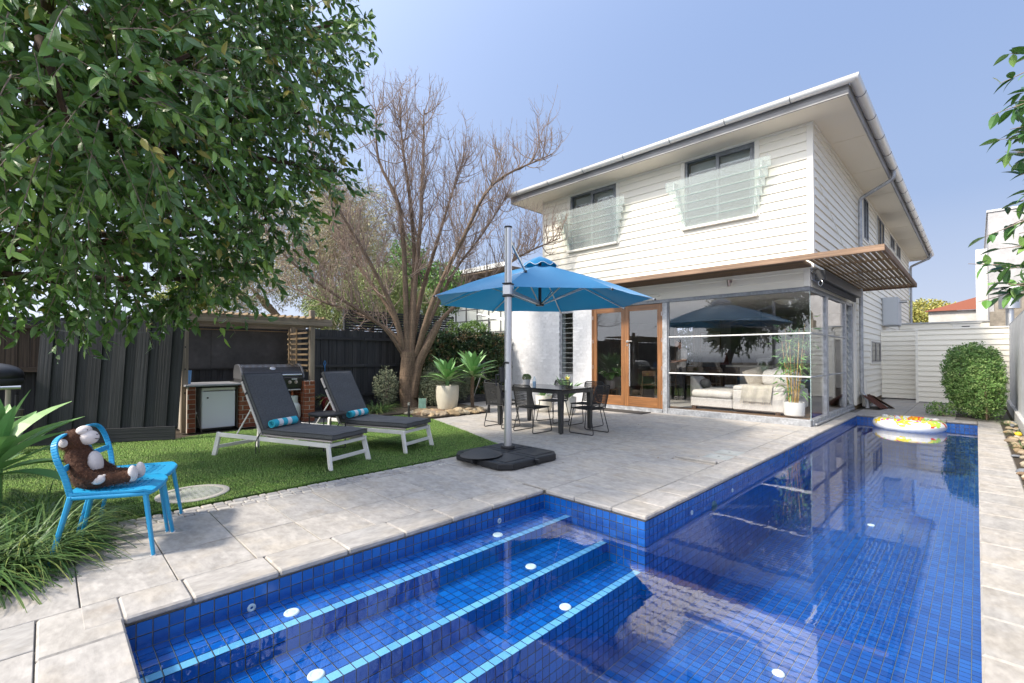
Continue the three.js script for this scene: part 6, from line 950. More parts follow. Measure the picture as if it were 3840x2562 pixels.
  for (const s of [-1, 1]) { mesh('ear', ball(0.028, -0.20, 0.325, s * 0.088, 0.9, 1, 0.5), wf, m); mesh('hand', [ball(0.034, -0.025, 0.062, s * 0.112, 1.2, 0.9, 0.9), ball(0.014, 0.0, 0.075, s * 0.09)], wf, m); mesh('foot', [ball(0.036, 0.145, 0.062, s * 0.055, 0.75, 1.5, 0.95), ball(0.03, 0.135, 0.035, s * 0.055)], wf, m); mesh('eye', ball(0.0075, -0.098, 0.388, s * 0.025), blackM, m); }
  mesh('mouth', sweep(curve([[-0.055, 0.325, -0.03], [-0.046, 0.318, 0], [-0.055, 0.325, 0.03]], 8), 0.0022, 4), blackM, m); mesh('nostril', [ball(0.004, -0.052, 0.35, 0.010), ball(0.004, -0.052, 0.35, -0.010)], blackM, m);
}

// ---------- the room behind the glass ----------
reseed(101);
const oak = M([0.34, 0.20, 0.10], 0.45, { map: T.wood, bumpMap: T.woodB, bumpScale: 0.001 }), darkwood = M([0.13, 0.065, 0.03], 0.45, { map: T.wood }), linen = M([0.80, 0.78, 0.74], 0.95, { map: T.weave, bumpMap: T.weave, bumpScale: 0.0012 }), wallIn = M([0.34, 0.325, 0.30], 0.9, { map: T.blot });
{
  const f = struct('room_floor'); for (let k = 0; k < 26; k++) mesh('floorboard', bx(-10.6, -2.43, 0.05, 0.10 + rr(-0.0006, 0.0006), -10.87 - (k + 1) * 0.13 + 0.003, -10.87 - k * 0.13, 0.001), oak, f); mesh('floor_slab', [bx(-10.6, -2.43, -0.02, 0.045, -20, -10.86), bx(-10.6, -2.43, 0.046, 0.098, -20, -14.26)], darkwood, f);
  const w = struct('room_wall'); mesh('plaster', [bx(-10.7, -8.84, 0.1, 2.83, -18.65, -18.5), bx(-8.84, -8.07, 0.1, 1.09, -18.65, -18.5), bx(-8.84, -8.07, 2.6, 2.83, -18.65, -18.5), bx(-8.07, -6.65, 0.1, 2.83, -18.65, -18.5), bx(-6.65, -5.75, 2.57, 2.83, -18.65, -18.5), bx(-5.75, -2.43, 0.1, 2.83, -18.65, -18.5), bx(-10.7, -10.6, 0, 2.83, -20, -11.06), bx(-6.8, -5.6, 0.1, 2.83, -19.9, -19.8), bx(-6.8, -6.66, 0.1, 2.83, -19.8, -18.65), bx(-5.74, -5.6, 0.1, 2.83, -19.8, -18.65)], wallIn, w);
  mesh('window_frame', [bx(-8.88, -8.80, 1.05, 2.62, -18.5, -18.46), bx(-8.11, -8.03, 1.05, 2.62, -18.5, -18.46), bx(-8.80, -8.11, 2.26, 2.32, -18.5, -18.46), bx(-8.80, -8.11, 2.56, 2.62, -18.5, -18.46)], M([0.5, 0.42, 0.34], 0.6), w);
  const r = thing('floor_rug', 'pale woven rug under the cream sofa', 'rug', [-5.6, 0.102, -12.4]); mesh('weave', bx(-1.3, 1.6, 0, 0.012, -1.5, 0.95, 0.004), M([0.50, 0.49, 0.46], 0.95, { map: T.weave }), r);
}
{
  const s = thing('corner_sofa', 'cream linen corner sofa with a long chaise behind the glass', 'sofa', [-4.05, 0.1, -11.35]);
  const soft = (x0, x1, y0, y1, z0, z1, k = 0.06) => solid((x, y, z) => { const q = [Math.abs(x - (x0 + x1) / 2) - (x1 - x0) / 2 + k, Math.abs(y - (y0 + y1) / 2) - (y1 - y0) / 2 + k, Math.abs(z - (z0 + z1) / 2) - (z1 - z0) / 2 + k]; return Math.hypot(Math.max(q[0], 0), Math.max(q[1], 0), Math.max(q[2], 0)) + Math.min(0, Math.max(...q)) - k + 0.008 * Math.sin(x * 9 + z * 5) * Math.sin(y * 12 + x * 4); }, [x0 - 0.06, y0 - 0.06, z0 - 0.06], [x1 + 0.06, y1 + 0.06, z1 + 0.06], 0.03);
  mesh('chaise_base', bx(-1.0, 0.0, 0.07, 0.28, -1.7, 0, 0.02), linen, s); mesh('chaise_cushion', soft(-1.0, 0.0, 0.285, 0.475, -1.7, 0.0, 0.09), linen, s); mesh('section_base', bx(0.005, 1.12, 0.05, 0.52, -1.9, 0.0, 0.03), linen, s); mesh('section_cushion', soft(0.0, 1.12, 0.50, 0.62, -1.6, 0.0, 0.05), linen, s); mesh('back_cushion', soft(0.45, 1.12, 0.60, 1.0, -1.2, -0.55, 0.13), linen, s);
  for (const x of [-0.92, 0.95]) mesh('foot', bx(x - 0.05, x + 0.05, 0, 0.07, -0.12, -0.02), darkwood, s);
  const pm = [M([0.55, 0.50, 0.42], 0.95, { map: T.weave }), M([0.42, 0.46, 0.38], 0.95, { map: T.weave }), M([0.68, 0.65, 0.58], 0.95, { map: T.weave })];
  [['square beige cushion with frilled edge on the sofa', -3.78, -12.05, 0.5, 0], ['grey green cushion standing behind the beige one on the sofa', -3.72, -12.3, 0.3, 1], ['plain cream cushion on the sofa beside the bamboo', -3.42, -12.2, -0.2, 2]].forEach(([lab, x, z, r, k]) => { const c = thing('cushion', lab, 'cushion', [x, 0.90, z], r); mesh('cover', at(solid((a, b, d) => { const t = 1 - Math.max(Math.abs(a), Math.abs(b)) / 0.225; return Math.max(Math.abs(d) - 0.075 * Math.pow(Math.max(0, t), 0.55), Math.abs(a) - 0.22, Math.abs(b) - 0.22); }, [-0.24, -0.24, -0.1], [0.24, 0.24, 0.1], 0.02), 0, 0, 0, 0, -0.3, 0.35), pm[k], c); });
  const th = thing('throw_blanket', 'cream tasselled throw draped over the end of the sofa', 'blanket', [-3.45, 0, -11.33]); const P = [], U = []; const f = (i, j) => { const u = i / 14, v = j / 16, x = -0.32 + 0.62 * u - 0.08 * v, fold = 0.018 * Math.sin(u * 17 + v * 2); return v < 0.45 ? [x, 0.735 + 0.01 * Math.sin(u * 9) + fold * 0.5, -0.7 + v / 0.45 * 0.71] : [x, 0.735 - (v - 0.45) / 0.55 * 0.36, 0.03 + fold]; }; for (let i = 0; i < 14; i++) for (let j = 0; j < 16; j++) for (const [a, b] of [[i, j], [i, j + 1], [i + 1, j + 1], [i, j], [i + 1, j + 1], [i + 1, j]]) { P.push(...f(a, b)); U.push(a / 14, b / 16); } mesh('cloth', smooth(geoOf(P, null, U)), M([0.70, 0.66, 0.57], 0.95, { map: T.weave, side: THREE.DoubleSide }), th); mesh('tassels', Array.from({ length: 15 }, (_, i) => { const q = f(i, 16); return sweep([q, [q[0], q[1] - 0.07, q[2]]], 0.006, 4); }), M([0.66, 0.60, 0.5], 0.9), th).userData.kind = 'stuff';
}
{ // bamboo in a white pot
  const p = thing('bamboo_plant', 'tall potted bamboo with green leaves standing inside the glass corner', 'pot plant', [-2.76, 0.128, -11.28]); mesh('pot', lathe([[0, 0], [0.17, 0], [0.195, 0.03], [0.20, 0.30], [0.185, 0.30], [0.18, 0.25], [0, 0.25]], 40), M([0.70, 0.71, 0.70], 0.45), p);
  const cm = M([0.52, 0.34, 0.12], 0.5), list = [];
  for (let k = 0; k < 9; k++) { const a = k * 0.7 + 0.3, r = rr(0.03, 0.11), lean = rr(0.05, 0.25), h = rr(1.2, 1.75), p0 = V(Math.cos(a) * r, 0.22, Math.sin(a) * r), p1 = p0.clone().add(V(Math.cos(a) * lean, h, Math.sin(a) * lean * 0.7 - 0.05)); const pts = [], n = 9; for (let i = 0; i <= n; i++) pts.push(p0.clone().lerp(p1, i / n)); mesh('cane', sweep(pts, (s) => (0.011 - 0.006 * s), 7), cm, p); for (let i = 1; i < n; i++) if (k < 5) mesh('node', ball(0.012, pts[i].x, pts[i].y, pts[i].z, 1, 0.4, 1, 8, 6), cm, p);
    for (let i = 0; i < 46; i++) { const s = rnd() < 0.12 ? rr(0.12, 0.35) : rr(0.45, 1.05), b = p0.clone().lerp(p1, Math.min(1, s)), o = dirR(0.1), q = b.clone().addScaledVector(o, rr(0.05, 0.24)); list.push({ m: mat4(q, o.multiplyScalar(0.7).add(V(rn() * 0.3, -0.25 + rn() * 0.4, rn() * 0.3)), dirR(0.6), rr(0.11, 0.19)), g: 0, c: Math.floor(rnd() * 4) }); } }
  foliage(p, [leafGeo(0.16, 3, 0.2, 0.25)], [[0.075, 0.20, 0.055], [0.11, 0.27, 0.07], [0.055, 0.15, 0.05], [0.20, 0.36, 0.09]].map((c) => leafM(c, 0.4)), list, 200);
}
{ // further back
  const k = thing('kitchen_bench', 'pale stone kitchen bench across the back of the room', 'bench', [-5.1, 0.1, -16.1]); mesh('top', bx(-0.72, 0.70, 0.95, 1.01, -0.35, 0.35, 0.004), M([0.62, 0.60, 0.52], 0.4), k); mesh('front', bx(-0.3, 0.66, 0, 0.948, -0.3, 0.3), M([0.42, 0.40, 0.36], 0.7), k);
  const st = thing('white_stool', 'white curved object with three legs on the kitchen bench', 'ornament', [-4.75, 1.11, -16.05]); mesh('body', solid((x, y, z) => { let d = cap([x, y, z], [-0.16, 0.16, 0], [0.12, 0.20, 0], 0.07, 0.06); d = smin(d, cap([x, y, z], [0.12, 0.2, 0], [0.24, 0.30, 0], 0.05, 0.03), 0.04); for (const [a, b] of [[-0.15, 0.05], [-0.1, -0.06], [0.08, 0]]) d = smin(d, cap([x, y, z], [a * 0.8, 0.15, b * 0.8], [a * 1.2, 0.0, b * 1.3], 0.035, 0.025), 0.03); return d; }, [-0.3, -0.05, -0.16], [0.32, 0.4, 0.16], 0.018), M([0.62, 0.61, 0.58], 0.5), st);
  const pl = thing('pendant_lamp', 'small glass pendant lamp hanging over the kitchen bench', 'lamp', [-4.7, 0, -15.6]); mesh('cord', sweep([[0, 2.83, 0], [0, 2.0, 0]], 0.005, 5), blackM, pl); mesh('shade', ball(0.10, 0, 1.86, 0, 0.9, 1.2, 0.9), M([0.85, 0.85, 0.85], 0.1, { transmission: 0.7, thickness: 0 }), pl); mesh('socket', cyl(0.022, 0.03, 0.08, 12, 0, 1.97, 0), steelM, pl);
  const dt = thing('wood_table', 'dark wooden dining table inside the room', 'table', [-6.7, 0.1, -15.4]); mesh('top', bx(-0.9, 0.9, 0.72, 0.76, -0.45, 0.45, 0.006), darkwood, dt); for (const x of [-0.82, 0.82]) for (const z of [-0.38, 0.38]) mesh('leg', bx(x - 0.03, x + 0.03, 0, 0.72, z - 0.03, z + 0.03), darkwood, dt);
  const ch = thing('wood_chair', 'light wooden dining chair seen through the timber doors', 'chair', [-7.05, 0.1, -12.9], 0.6, 'wooden chairs inside the room'); mesh('seat', bx(-0.21, 0.21, 0.43, 0.46, -0.2, 0.2, 0.01), oak, ch); mesh('backrest', at(box(0.40, 0.16, 0.02, 0.006), 0, 0.78, 0.2, 0, 0.12), oak, ch); for (const [a, b, h] of [[-0.19, -0.18, 0.45], [0.19, -0.18, 0.45], [-0.18, 0.19, 0.86], [0.18, 0.19, 0.86]]) mesh('leg', sweep([[a * 1.15, 0, b * 1.15], [a, h, b]], 0.016, 8), oak, ch);
  copy(ch, [-7.3, 0.1, -14.6], 2.6, 'light wooden dining chair beside the dark wooden table'); copy(ch, [-5.9, 0.1, -14.7], 2.9, 'light wooden dining chair between the armchair and kitchen bench');
  const ac = thing('armchair', 'rounded cream armchair with a grey ball cushion in the room', 'armchair', [-5.5, 0.1, -13.35]); mesh('shell', solid((x, y, z) => { const r = Math.hypot(x, z), s = Math.abs(r - 0.34) - 0.06, back = y - (0.30 + 0.42 * sm(-0.2, 0.25, -x)); return Math.max(smin(Math.max(s, back), Math.max(r - 0.36, Math.abs(y - 0.26) - 0.09), 0.05), 0.10 - y); }, [-0.48, 0.05, -0.48], [0.48, 0.85, 0.48], 0.03), linen, ac); mesh('leg_ring', cyl(0.2, 0.2, 0.1, 20), darkwood, ac); mesh('ball_cushion', ball(0.15, 0.02, 0.52, 0.05), M([0.20, 0.19, 0.18], 0.95), ac);
  const ct = thing('coffee_table', 'low dark coffee table behind the chaise', 'table', [-4.75, 0.1, -13.9]); mesh('top', bx(-0.5, 0.4, 0.36, 0.39, -0.3, 0.3, 0.005), darkwood, ct); for (const x of [-0.45, 0.35]) mesh('leg', bx(x, x + 0.04, 0, 0.36, -0.25, 0.25), darkwood, ct);
  const wb = thing('white_box', 'flat white box on the low coffee table', 'box', [-4.8, 0.49, -13.85]); mesh('carton', bx(-0.3, 0.25, 0, 0.09, -0.15, 0.15, 0.006), whiteM, wb);
  const sb = thing('sideboard', 'long dark wooden sideboard under the palm picture', 'sideboard', [-7.3, 0.1, -18.2]); mesh('cabinet', bx(-0.9, 1.1, 0.15, 0.9, -0.25, 0.25, 0.006), darkwood, sb); for (let i = 0; i < 4; i++) mesh('front', bx(-0.88 + i * 0.5, -0.42 + i * 0.5, 0.18, 0.87, 0.252, 0.27, 0.004), oak, sb); for (const x of [-0.8, 1.0]) mesh('leg', bx(x - 0.03, x + 0.03, 0, 0.15, -0.2, 0.2), darkwood, sb);
  const sail = thing('wooden_boat', 'small reddish model sailing boat on the sideboard', 'ornament', [-6.75, 1.0, -18.15]); mesh('sail', extrude([[-0.16, 0.08], [0.16, 0.08], [0.06, 0.62]], 0.02, 0.003), M([0.20, 0.07, 0.05], 0.7), sail); mesh('hull', extrude([[-0.28, 0.07], [0.28, 0.07], [0.2, 0], [-0.2, 0]], 0.1, 0.01), darkwood, sail);
  const vp = thing('sideboard_plant', 'small bushy plant in a white pot on the sideboard', 'pot plant', [-7.85, 1.0, -18.1]); mesh('pot', lathe([[0, 0], [0.10, 0], [0.13, 0.16], [0.12, 0.16], [0, 0.13]], 24), whiteM, vp); const ms = [], cs = []; for (let i = 0; i < 160; i++) { const d = dirR(0.5); ms.push(mat4(V(d.x * 0.17, 0.32 + d.y * 0.16, d.z * 0.17), d, dirR(), rr(0.05, 0.09))); cs.push(rgb(0.05, 0.12, 0.03)); } copies('leaves', clumpW, leafM([1, 1, 1], 0.5), ms, cs, vp);
  // print of two palm trees
  const cv = document.createElement('canvas'); cv.width = 256; cv.height = 256; const cx = cv.getContext('2d'); cx.fillStyle = '#b9b3aa'; cx.fillRect(0, 0, 256, 256); cx.fillStyle = '#8d877e'; cx.fillRect(0, 205, 256, 51); cx.strokeStyle = '#2b2a26'; cx.fillStyle = '#2b2a26'; for (const [px, py, h, s] of [[60, 215, 70, 0.8], [165, 220, 100, 1.1]]) { cx.lineWidth = 8 * s; cx.beginPath(); cx.moveTo(px, py); cx.quadraticCurveTo(px + 4, py - h / 2, px, py - h); cx.stroke(); cx.lineWidth = 3; for (let i = 0; i < 22; i++) { const a = i / 22 * 6.283, L = 48 * s; cx.beginPath(); cx.moveTo(px, py - h); cx.quadraticCurveTo(px + Math.cos(a) * L * 0.6, py - h - 12 + Math.sin(a) * L * 0.5, px + Math.cos(a) * L, py - h + Math.sin(a) * L * 0.7 + 16); cx.stroke(); } }
  const pt = new THREE.CanvasTexture(cv); pt.colorSpace = THREE.SRGBColorSpace; const pic = thing('palm_picture', 'framed print of two palm trees on the back wall of the room', 'picture', [-7.4, 1.95, -18.46]); mesh('print', new THREE.PlaneGeometry(0.74, 0.74).translate(0, 0, 0.013), M([1, 1, 1], 0.7, { map: pt }), pic); mesh('frame', [bx(-0.40, -0.372, -0.40, 0.40, -0.02, 0.02), bx(0.372, 0.40, -0.40, 0.40, -0.02, 0.02), bx(-0.372, 0.372, 0.372, 0.40, -0.02, 0.02), bx(-0.372, 0.372, -0.40, -0.372, -0.02, 0.02), bx(-0.372, 0.372, -0.372, 0.372, -0.02, 0.01)], oak, pic);
  const hp = thing('house_plant', 'leafy plant in a pot on a timber stand just inside the doors', 'pot plant', [-7.75, 0.1, -11.9]); mesh('stand', [bx(-0.18, 0.18, 0.3, 0.33, -0.18, 0.18), sweep([[-0.15, 0, -0.15], [-0.15, 0.3, -0.15]], 0.015), sweep([[0.15, 0, 0.15], [0.15, 0.3, 0.15]], 0.015), sweep([[-0.15, 0, 0.15], [-0.15, 0.3, 0.15]], 0.015), sweep([[0.15, 0, -0.15], [0.15, 0.3, -0.15]], 0.015)], oak, hp); mesh('pot', lathe([[0, 0.331], [0.14, 0.331], [0.16, 0.58], [0.15, 0.58], [0, 0.54]], 28), M([0.3, 0.29, 0.28], 0.5), hp); for (let i = 0; i < 22; i++) { const a = i * 2.4, e = rr(0.4, 1.2), L = rr(0.25, 0.55), tip = V(Math.cos(a) * Math.cos(e) * L, 0.56 + Math.sin(e) * L, Math.sin(a) * Math.cos(e) * L); mesh('leaf_stalk', sweep([V(0, 0.55, 0), tip], 0.005, 4), agaveM[2], hp); const m = mesh('leaf', leafGeo(0.7, 4, 0.2, 0.3), leafM([0.09, 0.20, 0.05], 0.4), hp); m.applyMatrix4(mat4(tip, V(Math.cos(a), -0.3, Math.sin(a)), V(0, 1, 0), rr(0.16, 0.26))); }
  const cl = thing('ceiling_lamp', 'shallow round ceiling lamp inside the glazed room', 'lamp', [-3.4, 2.83, -13.3]); mesh('bowl', lathe([[0, -0.12], [0.12, -0.11], [0.24, -0.06], [0.30, -0.005], [0.28, -0.002]], 32), M([0.62, 0.60, 0.52], 0.5), cl); mesh('rose', cyl(0.05, 0.05, 0.02, 16, 0, -0.021, 0), steelM, cl);
}
shrub('back_garden_shrub', 'sunlit green shrub outside the far window of the room', 'shrub', [[-9.4, 1.5, -20.2, 0.9, 1.3, 0.7], [-8.6, 1.9, -20.4, 0.8, 1.0, 0.7]], 1500, 0.09, [[0.13, 0.25, 0.06], [0.20, 0.33, 0.09], [0.09, 0.18, 0.045]]);
{ // person with a tablet
  const p = thing('person', 'person in a white t-shirt and dark trousers looking down at a tablet', 'person', [-6.19, 0.1, -13.3], -2.357), skin = M([0.46, 0.27, 0.19], 0.6), H = 1.0;
  const arm = (q, s, k = 0) => { let d = cap(q, [-0.02, 1.46, s * 0.19], [-0.03, 1.20, s * 0.235], 0.052 + k, 0.043 + k); return d; };
  const fore = (q, s) => cap(q, [-0.03, 1.20, s * 0.235], [0.22, 1.14, s * 0.13], 0.042, 0.028);
  const head = (q) => { const [x, y, z] = q; let d = Math.hypot((x - 0.075) / 0.98, (y - 1.70) / 1.15, z / 0.80) - 0.098; d = smin(d, cap(q, [0.135, 1.63, 0], [0.15, 1.605, 0], 0.045, 0.035), 0.04); d = smin(d, cap(q, [0.165, 1.685, 0], [0.195, 1.655, 0], 0.010, 0.014), 0.015); d = smin(d, cap(q, [0.01, 1.44, 0], [0.045, 1.60, 0], 0.058, 0.052), 0.03); d = smin(d, cap([x, y, Math.abs(z)], [0.06, 1.70, 0.08], [0.065, 1.67, 0.083], 0.016, 0.012), 0.008); return d; };
  const bodyF = (x, y, z) => { const q = [x, y, z]; let d = head(q); for (const s of [-1, 1]) { d = smin(d, smin(arm(q, s), fore(q, s), 0.03), 0.03); d = smin(d, cap(q, [0.22, 1.14, s * 0.13], [0.29, 1.13, s * 0.11], 0.026, 0.030), 0.015); } d = smin(d, Math.max(cap([x, y, z * 0.72], [0, 1.0, 0], [0.0, 1.38, 0], 0.11, 0.12), 0), 0.03); for (const s of [-1, 1]) { d = smin(d, cap(q, [0.0, 0.95, s * 0.09], [0.02, 0.5, s * 0.10], 0.085, 0.06), 0.03); d = smin(d, cap(q, [0.02, 0.5, s * 0.10], [-0.02, 0.09, s * 0.10], 0.058, 0.04), 0.02); d = smin(d, cap(q, [-0.03, 0.045, s * 0.10], [0.17, 0.035, s * 0.115], 0.042, 0.032), 0.03); } return d; };
  mesh('body', solid(bodyF, [-0.25, -0.02, -0.36], [0.42, 1.9, 0.36], 0.0145), skin, p);
  for (const s of [-1, 1]) for (let k = 0; k < 5; k++) { const th = k === 4, z = s * (0.135 - k * 0.016), y = th ? 1.165 : 1.125, a = th ? [[0.26, 1.155, s * 0.12], [0.30, 1.172, s * 0.09], [0.325, 1.166, s * 0.075]] : [[0.285, 1.128, z], [0.325, 1.118, z - s * 0.012], [0.345 - 0.006 * k, 1.122, z - s * 0.035]]; mesh('finger', sweep(a, [0.010, 0.009, 0.0075], 7), skin, p); }
  const shirt = (x, y, z) => { const q = [x, y, z]; let d = cap([x, y, z * 0.70], [0.0, 0.96, 0], [-0.005, 1.40, 0], 0.128, 0.132); d = smin(d, cap([x, y, Math.abs(z)], [-0.01, 1.45, 0.10], [-0.02, 1.42, 0.20], 0.075, 0.068), 0.05); for (const s of [-1, 1]) d = smin(d, cap(q, [-0.02, 1.44, s * 0.20], [-0.03, 1.26, s * 0.235], 0.068, 0.064), 0.03); d += 0.006 * Math.sin(y * 34 + x * 12) * Math.sin(z * 17 + y * 9); return Math.max(d, 0.95 - y, y - 1.515); };
  mesh('shirt', solid(shirt, [-0.26, 0.92, -0.36], [0.26, 1.54, 0.36], 0.016), M([0.74, 0.71, 0.66], 0.9, { map: T.weave }), p);
  const tr = (x, y, z) => { let d = 1; for (const s of [-1, 1]) d = smin(d, smin(cap([x, y, z], [0.0, 0.94, s * 0.085], [0.02, 0.5, s * 0.10], 0.108, 0.082), cap([x, y, z], [0.02, 0.5, s * 0.10], [-0.015, 0.08, s * 0.10], 0.08, 0.066), 0.03), 0.04); return Math.max(d, y - 0.99, 0.06 - y); };
  mesh('trousers', solid(tr, [-0.2, 0.03, -0.3], [0.22, 1.03, 0.3], 0.018), M([0.02, 0.02, 0.024], 0.85), p); for (const s of [-1, 1]) mesh('shoe', solid((x, y, z) => Math.max(cap([x, y, z], [-0.03, 0.05, s * 0.10], [0.18, 0.04, s * 0.115], 0.052, 0.042), -y), [-0.1, -0.01, s * 0.11 - 0.08], [0.26, 0.13, s * 0.11 + 0.08], 0.014), blackM, p);
  mesh('hair', solid((x, y, z) => { const a = Math.hypot((x - 0.055) / 1.0, (y - 1.725) / 1.12, z / 0.86) - 0.108; return Math.max(a + 0.005 * Math.sin(x * 70 + z * 50) * Math.sin(y * 60), 1.70 - y - Math.max(0, 0.03 - x) * 1.6 + Math.max(0, x - 0.10) * 1.1); }, [-0.09, 1.58, -0.13], [0.2, 1.88, 0.13], 0.012), M([0.015, 0.011, 0.009], 0.6), p);
  mesh('eyebrow', [box(0.006, 0.006, 0.03, 0.001, 0.168, 1.715, 0.035), box(0.006, 0.006, 0.03, 0.001, 0.168, 1.715, -0.035)], M([0.015, 0.011, 0.009], 0.6), p); mesh('mouth', box(0.006, 0.006, 0.04, 0.002, 0.182, 1.622, 0), M([0.32, 0.14, 0.11], 0.6), p);
  const tb = thing('tablet', 'dark tablet held in the hands of the person inside', 'tablet', [-6.19, 0.1, -13.3], -2.357); mesh('case', at(box(0.19, 0.009, 0.26, 0.004), 0.355, 1.158, 0, 0, 0, 0.28), blackM, tb); mesh('screen', at(box(0.17, 0.002, 0.24, 0), 0.353, 1.164, 0, 0, 0, 0.28), M([0.02, 0.022, 0.025], 0.08), tb);
}

// ---------- small things outdoors ----------
reseed(111);
const rockM = [[0.52, 0.38, 0.22], [0.58, 0.46, 0.30], [0.46, 0.36, 0.25], [0.62, 0.54, 0.40], [0.40, 0.27, 0.17]].map((c) => M(c, 0.9, { map: T.rough, bumpMap: T.stoneB, bumpScale: 0.01 }));
const rockG = Array.from({ length: 8 }, (_, k) => { reseed(200 + k); const g = new THREE.IcosahedronGeometry(1, 2), p = g.attributes.position, ps = Array.from({ length: 9 }, () => [dirR(), rr(0.62, 0.95)]); for (let i = 0; i < p.count; i++) { const v = V(p.getX(i), p.getY(i), p.getZ(i)).normalize(); let r = 1; for (const [d, h] of ps) { const c = v.dot(d); if (c > 0.05) r = Math.min(r, h / c); } v.multiplyScalar(r); p.setXYZ(i, v.x, v.y, v.z); } const q = plain(g); q.computeVertexNormals(); const uv = q.attributes.uv, pp = q.attributes.position; for (let i = 0; i < uv.count; i++) uv.setXY(i, pp.getX(i) * 0.3 + pp.getZ(i) * 0.2, pp.getY(i) * 0.3 + pp.getZ(i) * 0.25); return q; });
reseed(113);
{
  const soil = struct('garden_bed', extrude([[-8.55, 5.6], [-8.5, 7.75], [-9.6, 8.3], [-11.6, 8.4], [-11.6, 4.3], [-10.6, 4.3], [-9.65, 5.1], [-9.6, 6.2]].map(([a, b]) => [a, b]).reverse(), 0.06).rotateX(-Math.PI / 2).translate(0, 0.012, 0), groundM, 'dark soil bed under the bare tree');
  let n = 0; const spots = [];
  for (let i = 0; i < 150; i++) { const t = rnd(), e = [[-9.5, -6.0], [-8.75, -6.15], [-8.62, -6.9], [-8.55, -7.65]], q = t * 2.999, k = Math.floor(q), f = q - k, back = rr(0, 0.75) * rr(0.2, 1); const x = lerp(e[k][0], e[k + 1][0], f) - back * (k === 0 ? 0.3 : 1), z = lerp(e[k][1], e[k + 1][1], f) - back * (k === 0 ? 0.9 : 0.2); const s = rr(0.05, 0.14) * (rnd() < 0.2 ? 1.5 : 1);
    const r = mesh('rock', rockG[i % 8], rockM[i % 5]); tag(r, `${s > 0.13 ? 'large' : s > 0.09 ? 'medium' : 'small'} ${['tan', 'honey coloured', 'grey brown', 'pale cream', 'russet'][i % 5]} sandstone rock edging the bed by the bare tree`, 'rock', 'sandstone rocks edging the bed'); r.position.set(x, 0.03 + s * 0.18, z); r.scale.set(s * rr(0.9, 1.5), s * rr(0.4, 0.6), s * rr(0.8, 1.2)); r.rotation.set(rr(-0.2, 0.2), rr(0, 6), rr(-0.2, 0.2)); }
  for (let i = 0; i < 90; i++) { const z = rr(-14.4, -2.0), x = rr(0.37, 0.57), s = rr(0.035, 0.085); const r = mesh('pebble', rockG[i % 8], i % 7 ? rockM[(i * 3) % 5] : M([0.17, 0.18, 0.2], 0.8)); tag(r, `${s > 0.06 ? 'larger' : 'small'} ${i % 7 ? ['tan', 'honey coloured', 'grey brown', 'pale cream', 'russet'][(i * 3) % 5] : 'dark grey'} stone in the strip beside the boundary wall`, 'stone', 'river stones along the boundary wall'); r.position.set(x, 0.0 + s * 0.2, z); r.scale.set(s, s * 0.55, s * rr(0.8, 1.3)); r.rotation.y = rr(0, 6); }
  const bed = struct('side_bed', bx(0.35, 0.58, -0.1, -0.006, -14.6, 0), groundM, 'narrow soil strip beside the boundary wall');
  const lm = thing('fallen_lemon', 'yellow lemon lying on the stones by the boundary wall', 'lemon', [0.50, 0.06, -11.9]); mesh('fruit', lathe([[0, -0.05], [0.012, -0.045], [0.036, -0.025], [0.042, 0], [0.036, 0.025], [0.012, 0.045], [0, 0.055]], 24).rotateZ(1.3), M([0.72, 0.50, 0.03], 0.5, { bumpMap: T.grit, bumpScale: 0.001 }), lm);
  grassClump('bed_tuft', 'small green tuft among the stones by the boundary wall', [[0.48, -12.3, 0.15], [0.45, -13.9, 0.3], [0.5, -10.6, 0.15], [0.30, -14.5, 0.4]], 220, 0.28, 60);
}
{ // retaining blocks under the hedge
  const w = thing('block_edging', 'dark block edging along the foot of the hedge', 'edging', [0, 0, 0]); for (let k = 0; k < 8; k++) for (let r = 0; r < 2; r++) mesh('block', bx(-10.86, -10.74, r * 0.115, r * 0.115 + 0.11, -10.7 + k * 0.36 + r * 0.18, -10.7 + k * 0.36 + r * 0.18 + 0.352, 0.006), pick(charM), w);
}
for (const [x, z, lab, h] of [[-8.95, -5.72, 'short black bollard light beside the far lounger', 0.30], [-8.5, -7.72, 'tall slim black bollard light at the end of the rock bed', 0.50]]) { const b = thing('bollard_light', lab, 'bollard light', [x, 0, z]); mesh('post', cyl(0.026, 0.026, h, 16), blackM, b); mesh('lens', cyl(0.025, 0.025, 0.05, 16, 0, h, 0), M([0.55, 0.56, 0.55], 0.2, { transmission: 0.5, thickness: 0 }), b); mesh('cap', cyl(0.028, 0.028, 0.015, 16, 0, h + 0.05, 0), steelM, b); }
{ const b = thing('garden_tile', 'small green glazed decorative tile leaning in the rock bed', 'tile', [-9.75, 0.08, -6.62], 0.85); mesh('glaze', at(box(0.18, 0.26, 0.015, 0.004), 0, 0.13, 0, 0, -0.2), M([0.25, 0.45, 0.36], 0.2, { map: T.rough }), b); mesh('rim', [at(bx(-0.095, -0.088, 0, 0.27, -0.012, 0.012), 0, 0, 0, 0, -0.2), at(bx(0.088, 0.095, 0, 0.27, -0.012, 0.012), 0, 0, 0, 0, -0.2)], M([0.55, 0.5, 0.42], 0.5), b); }
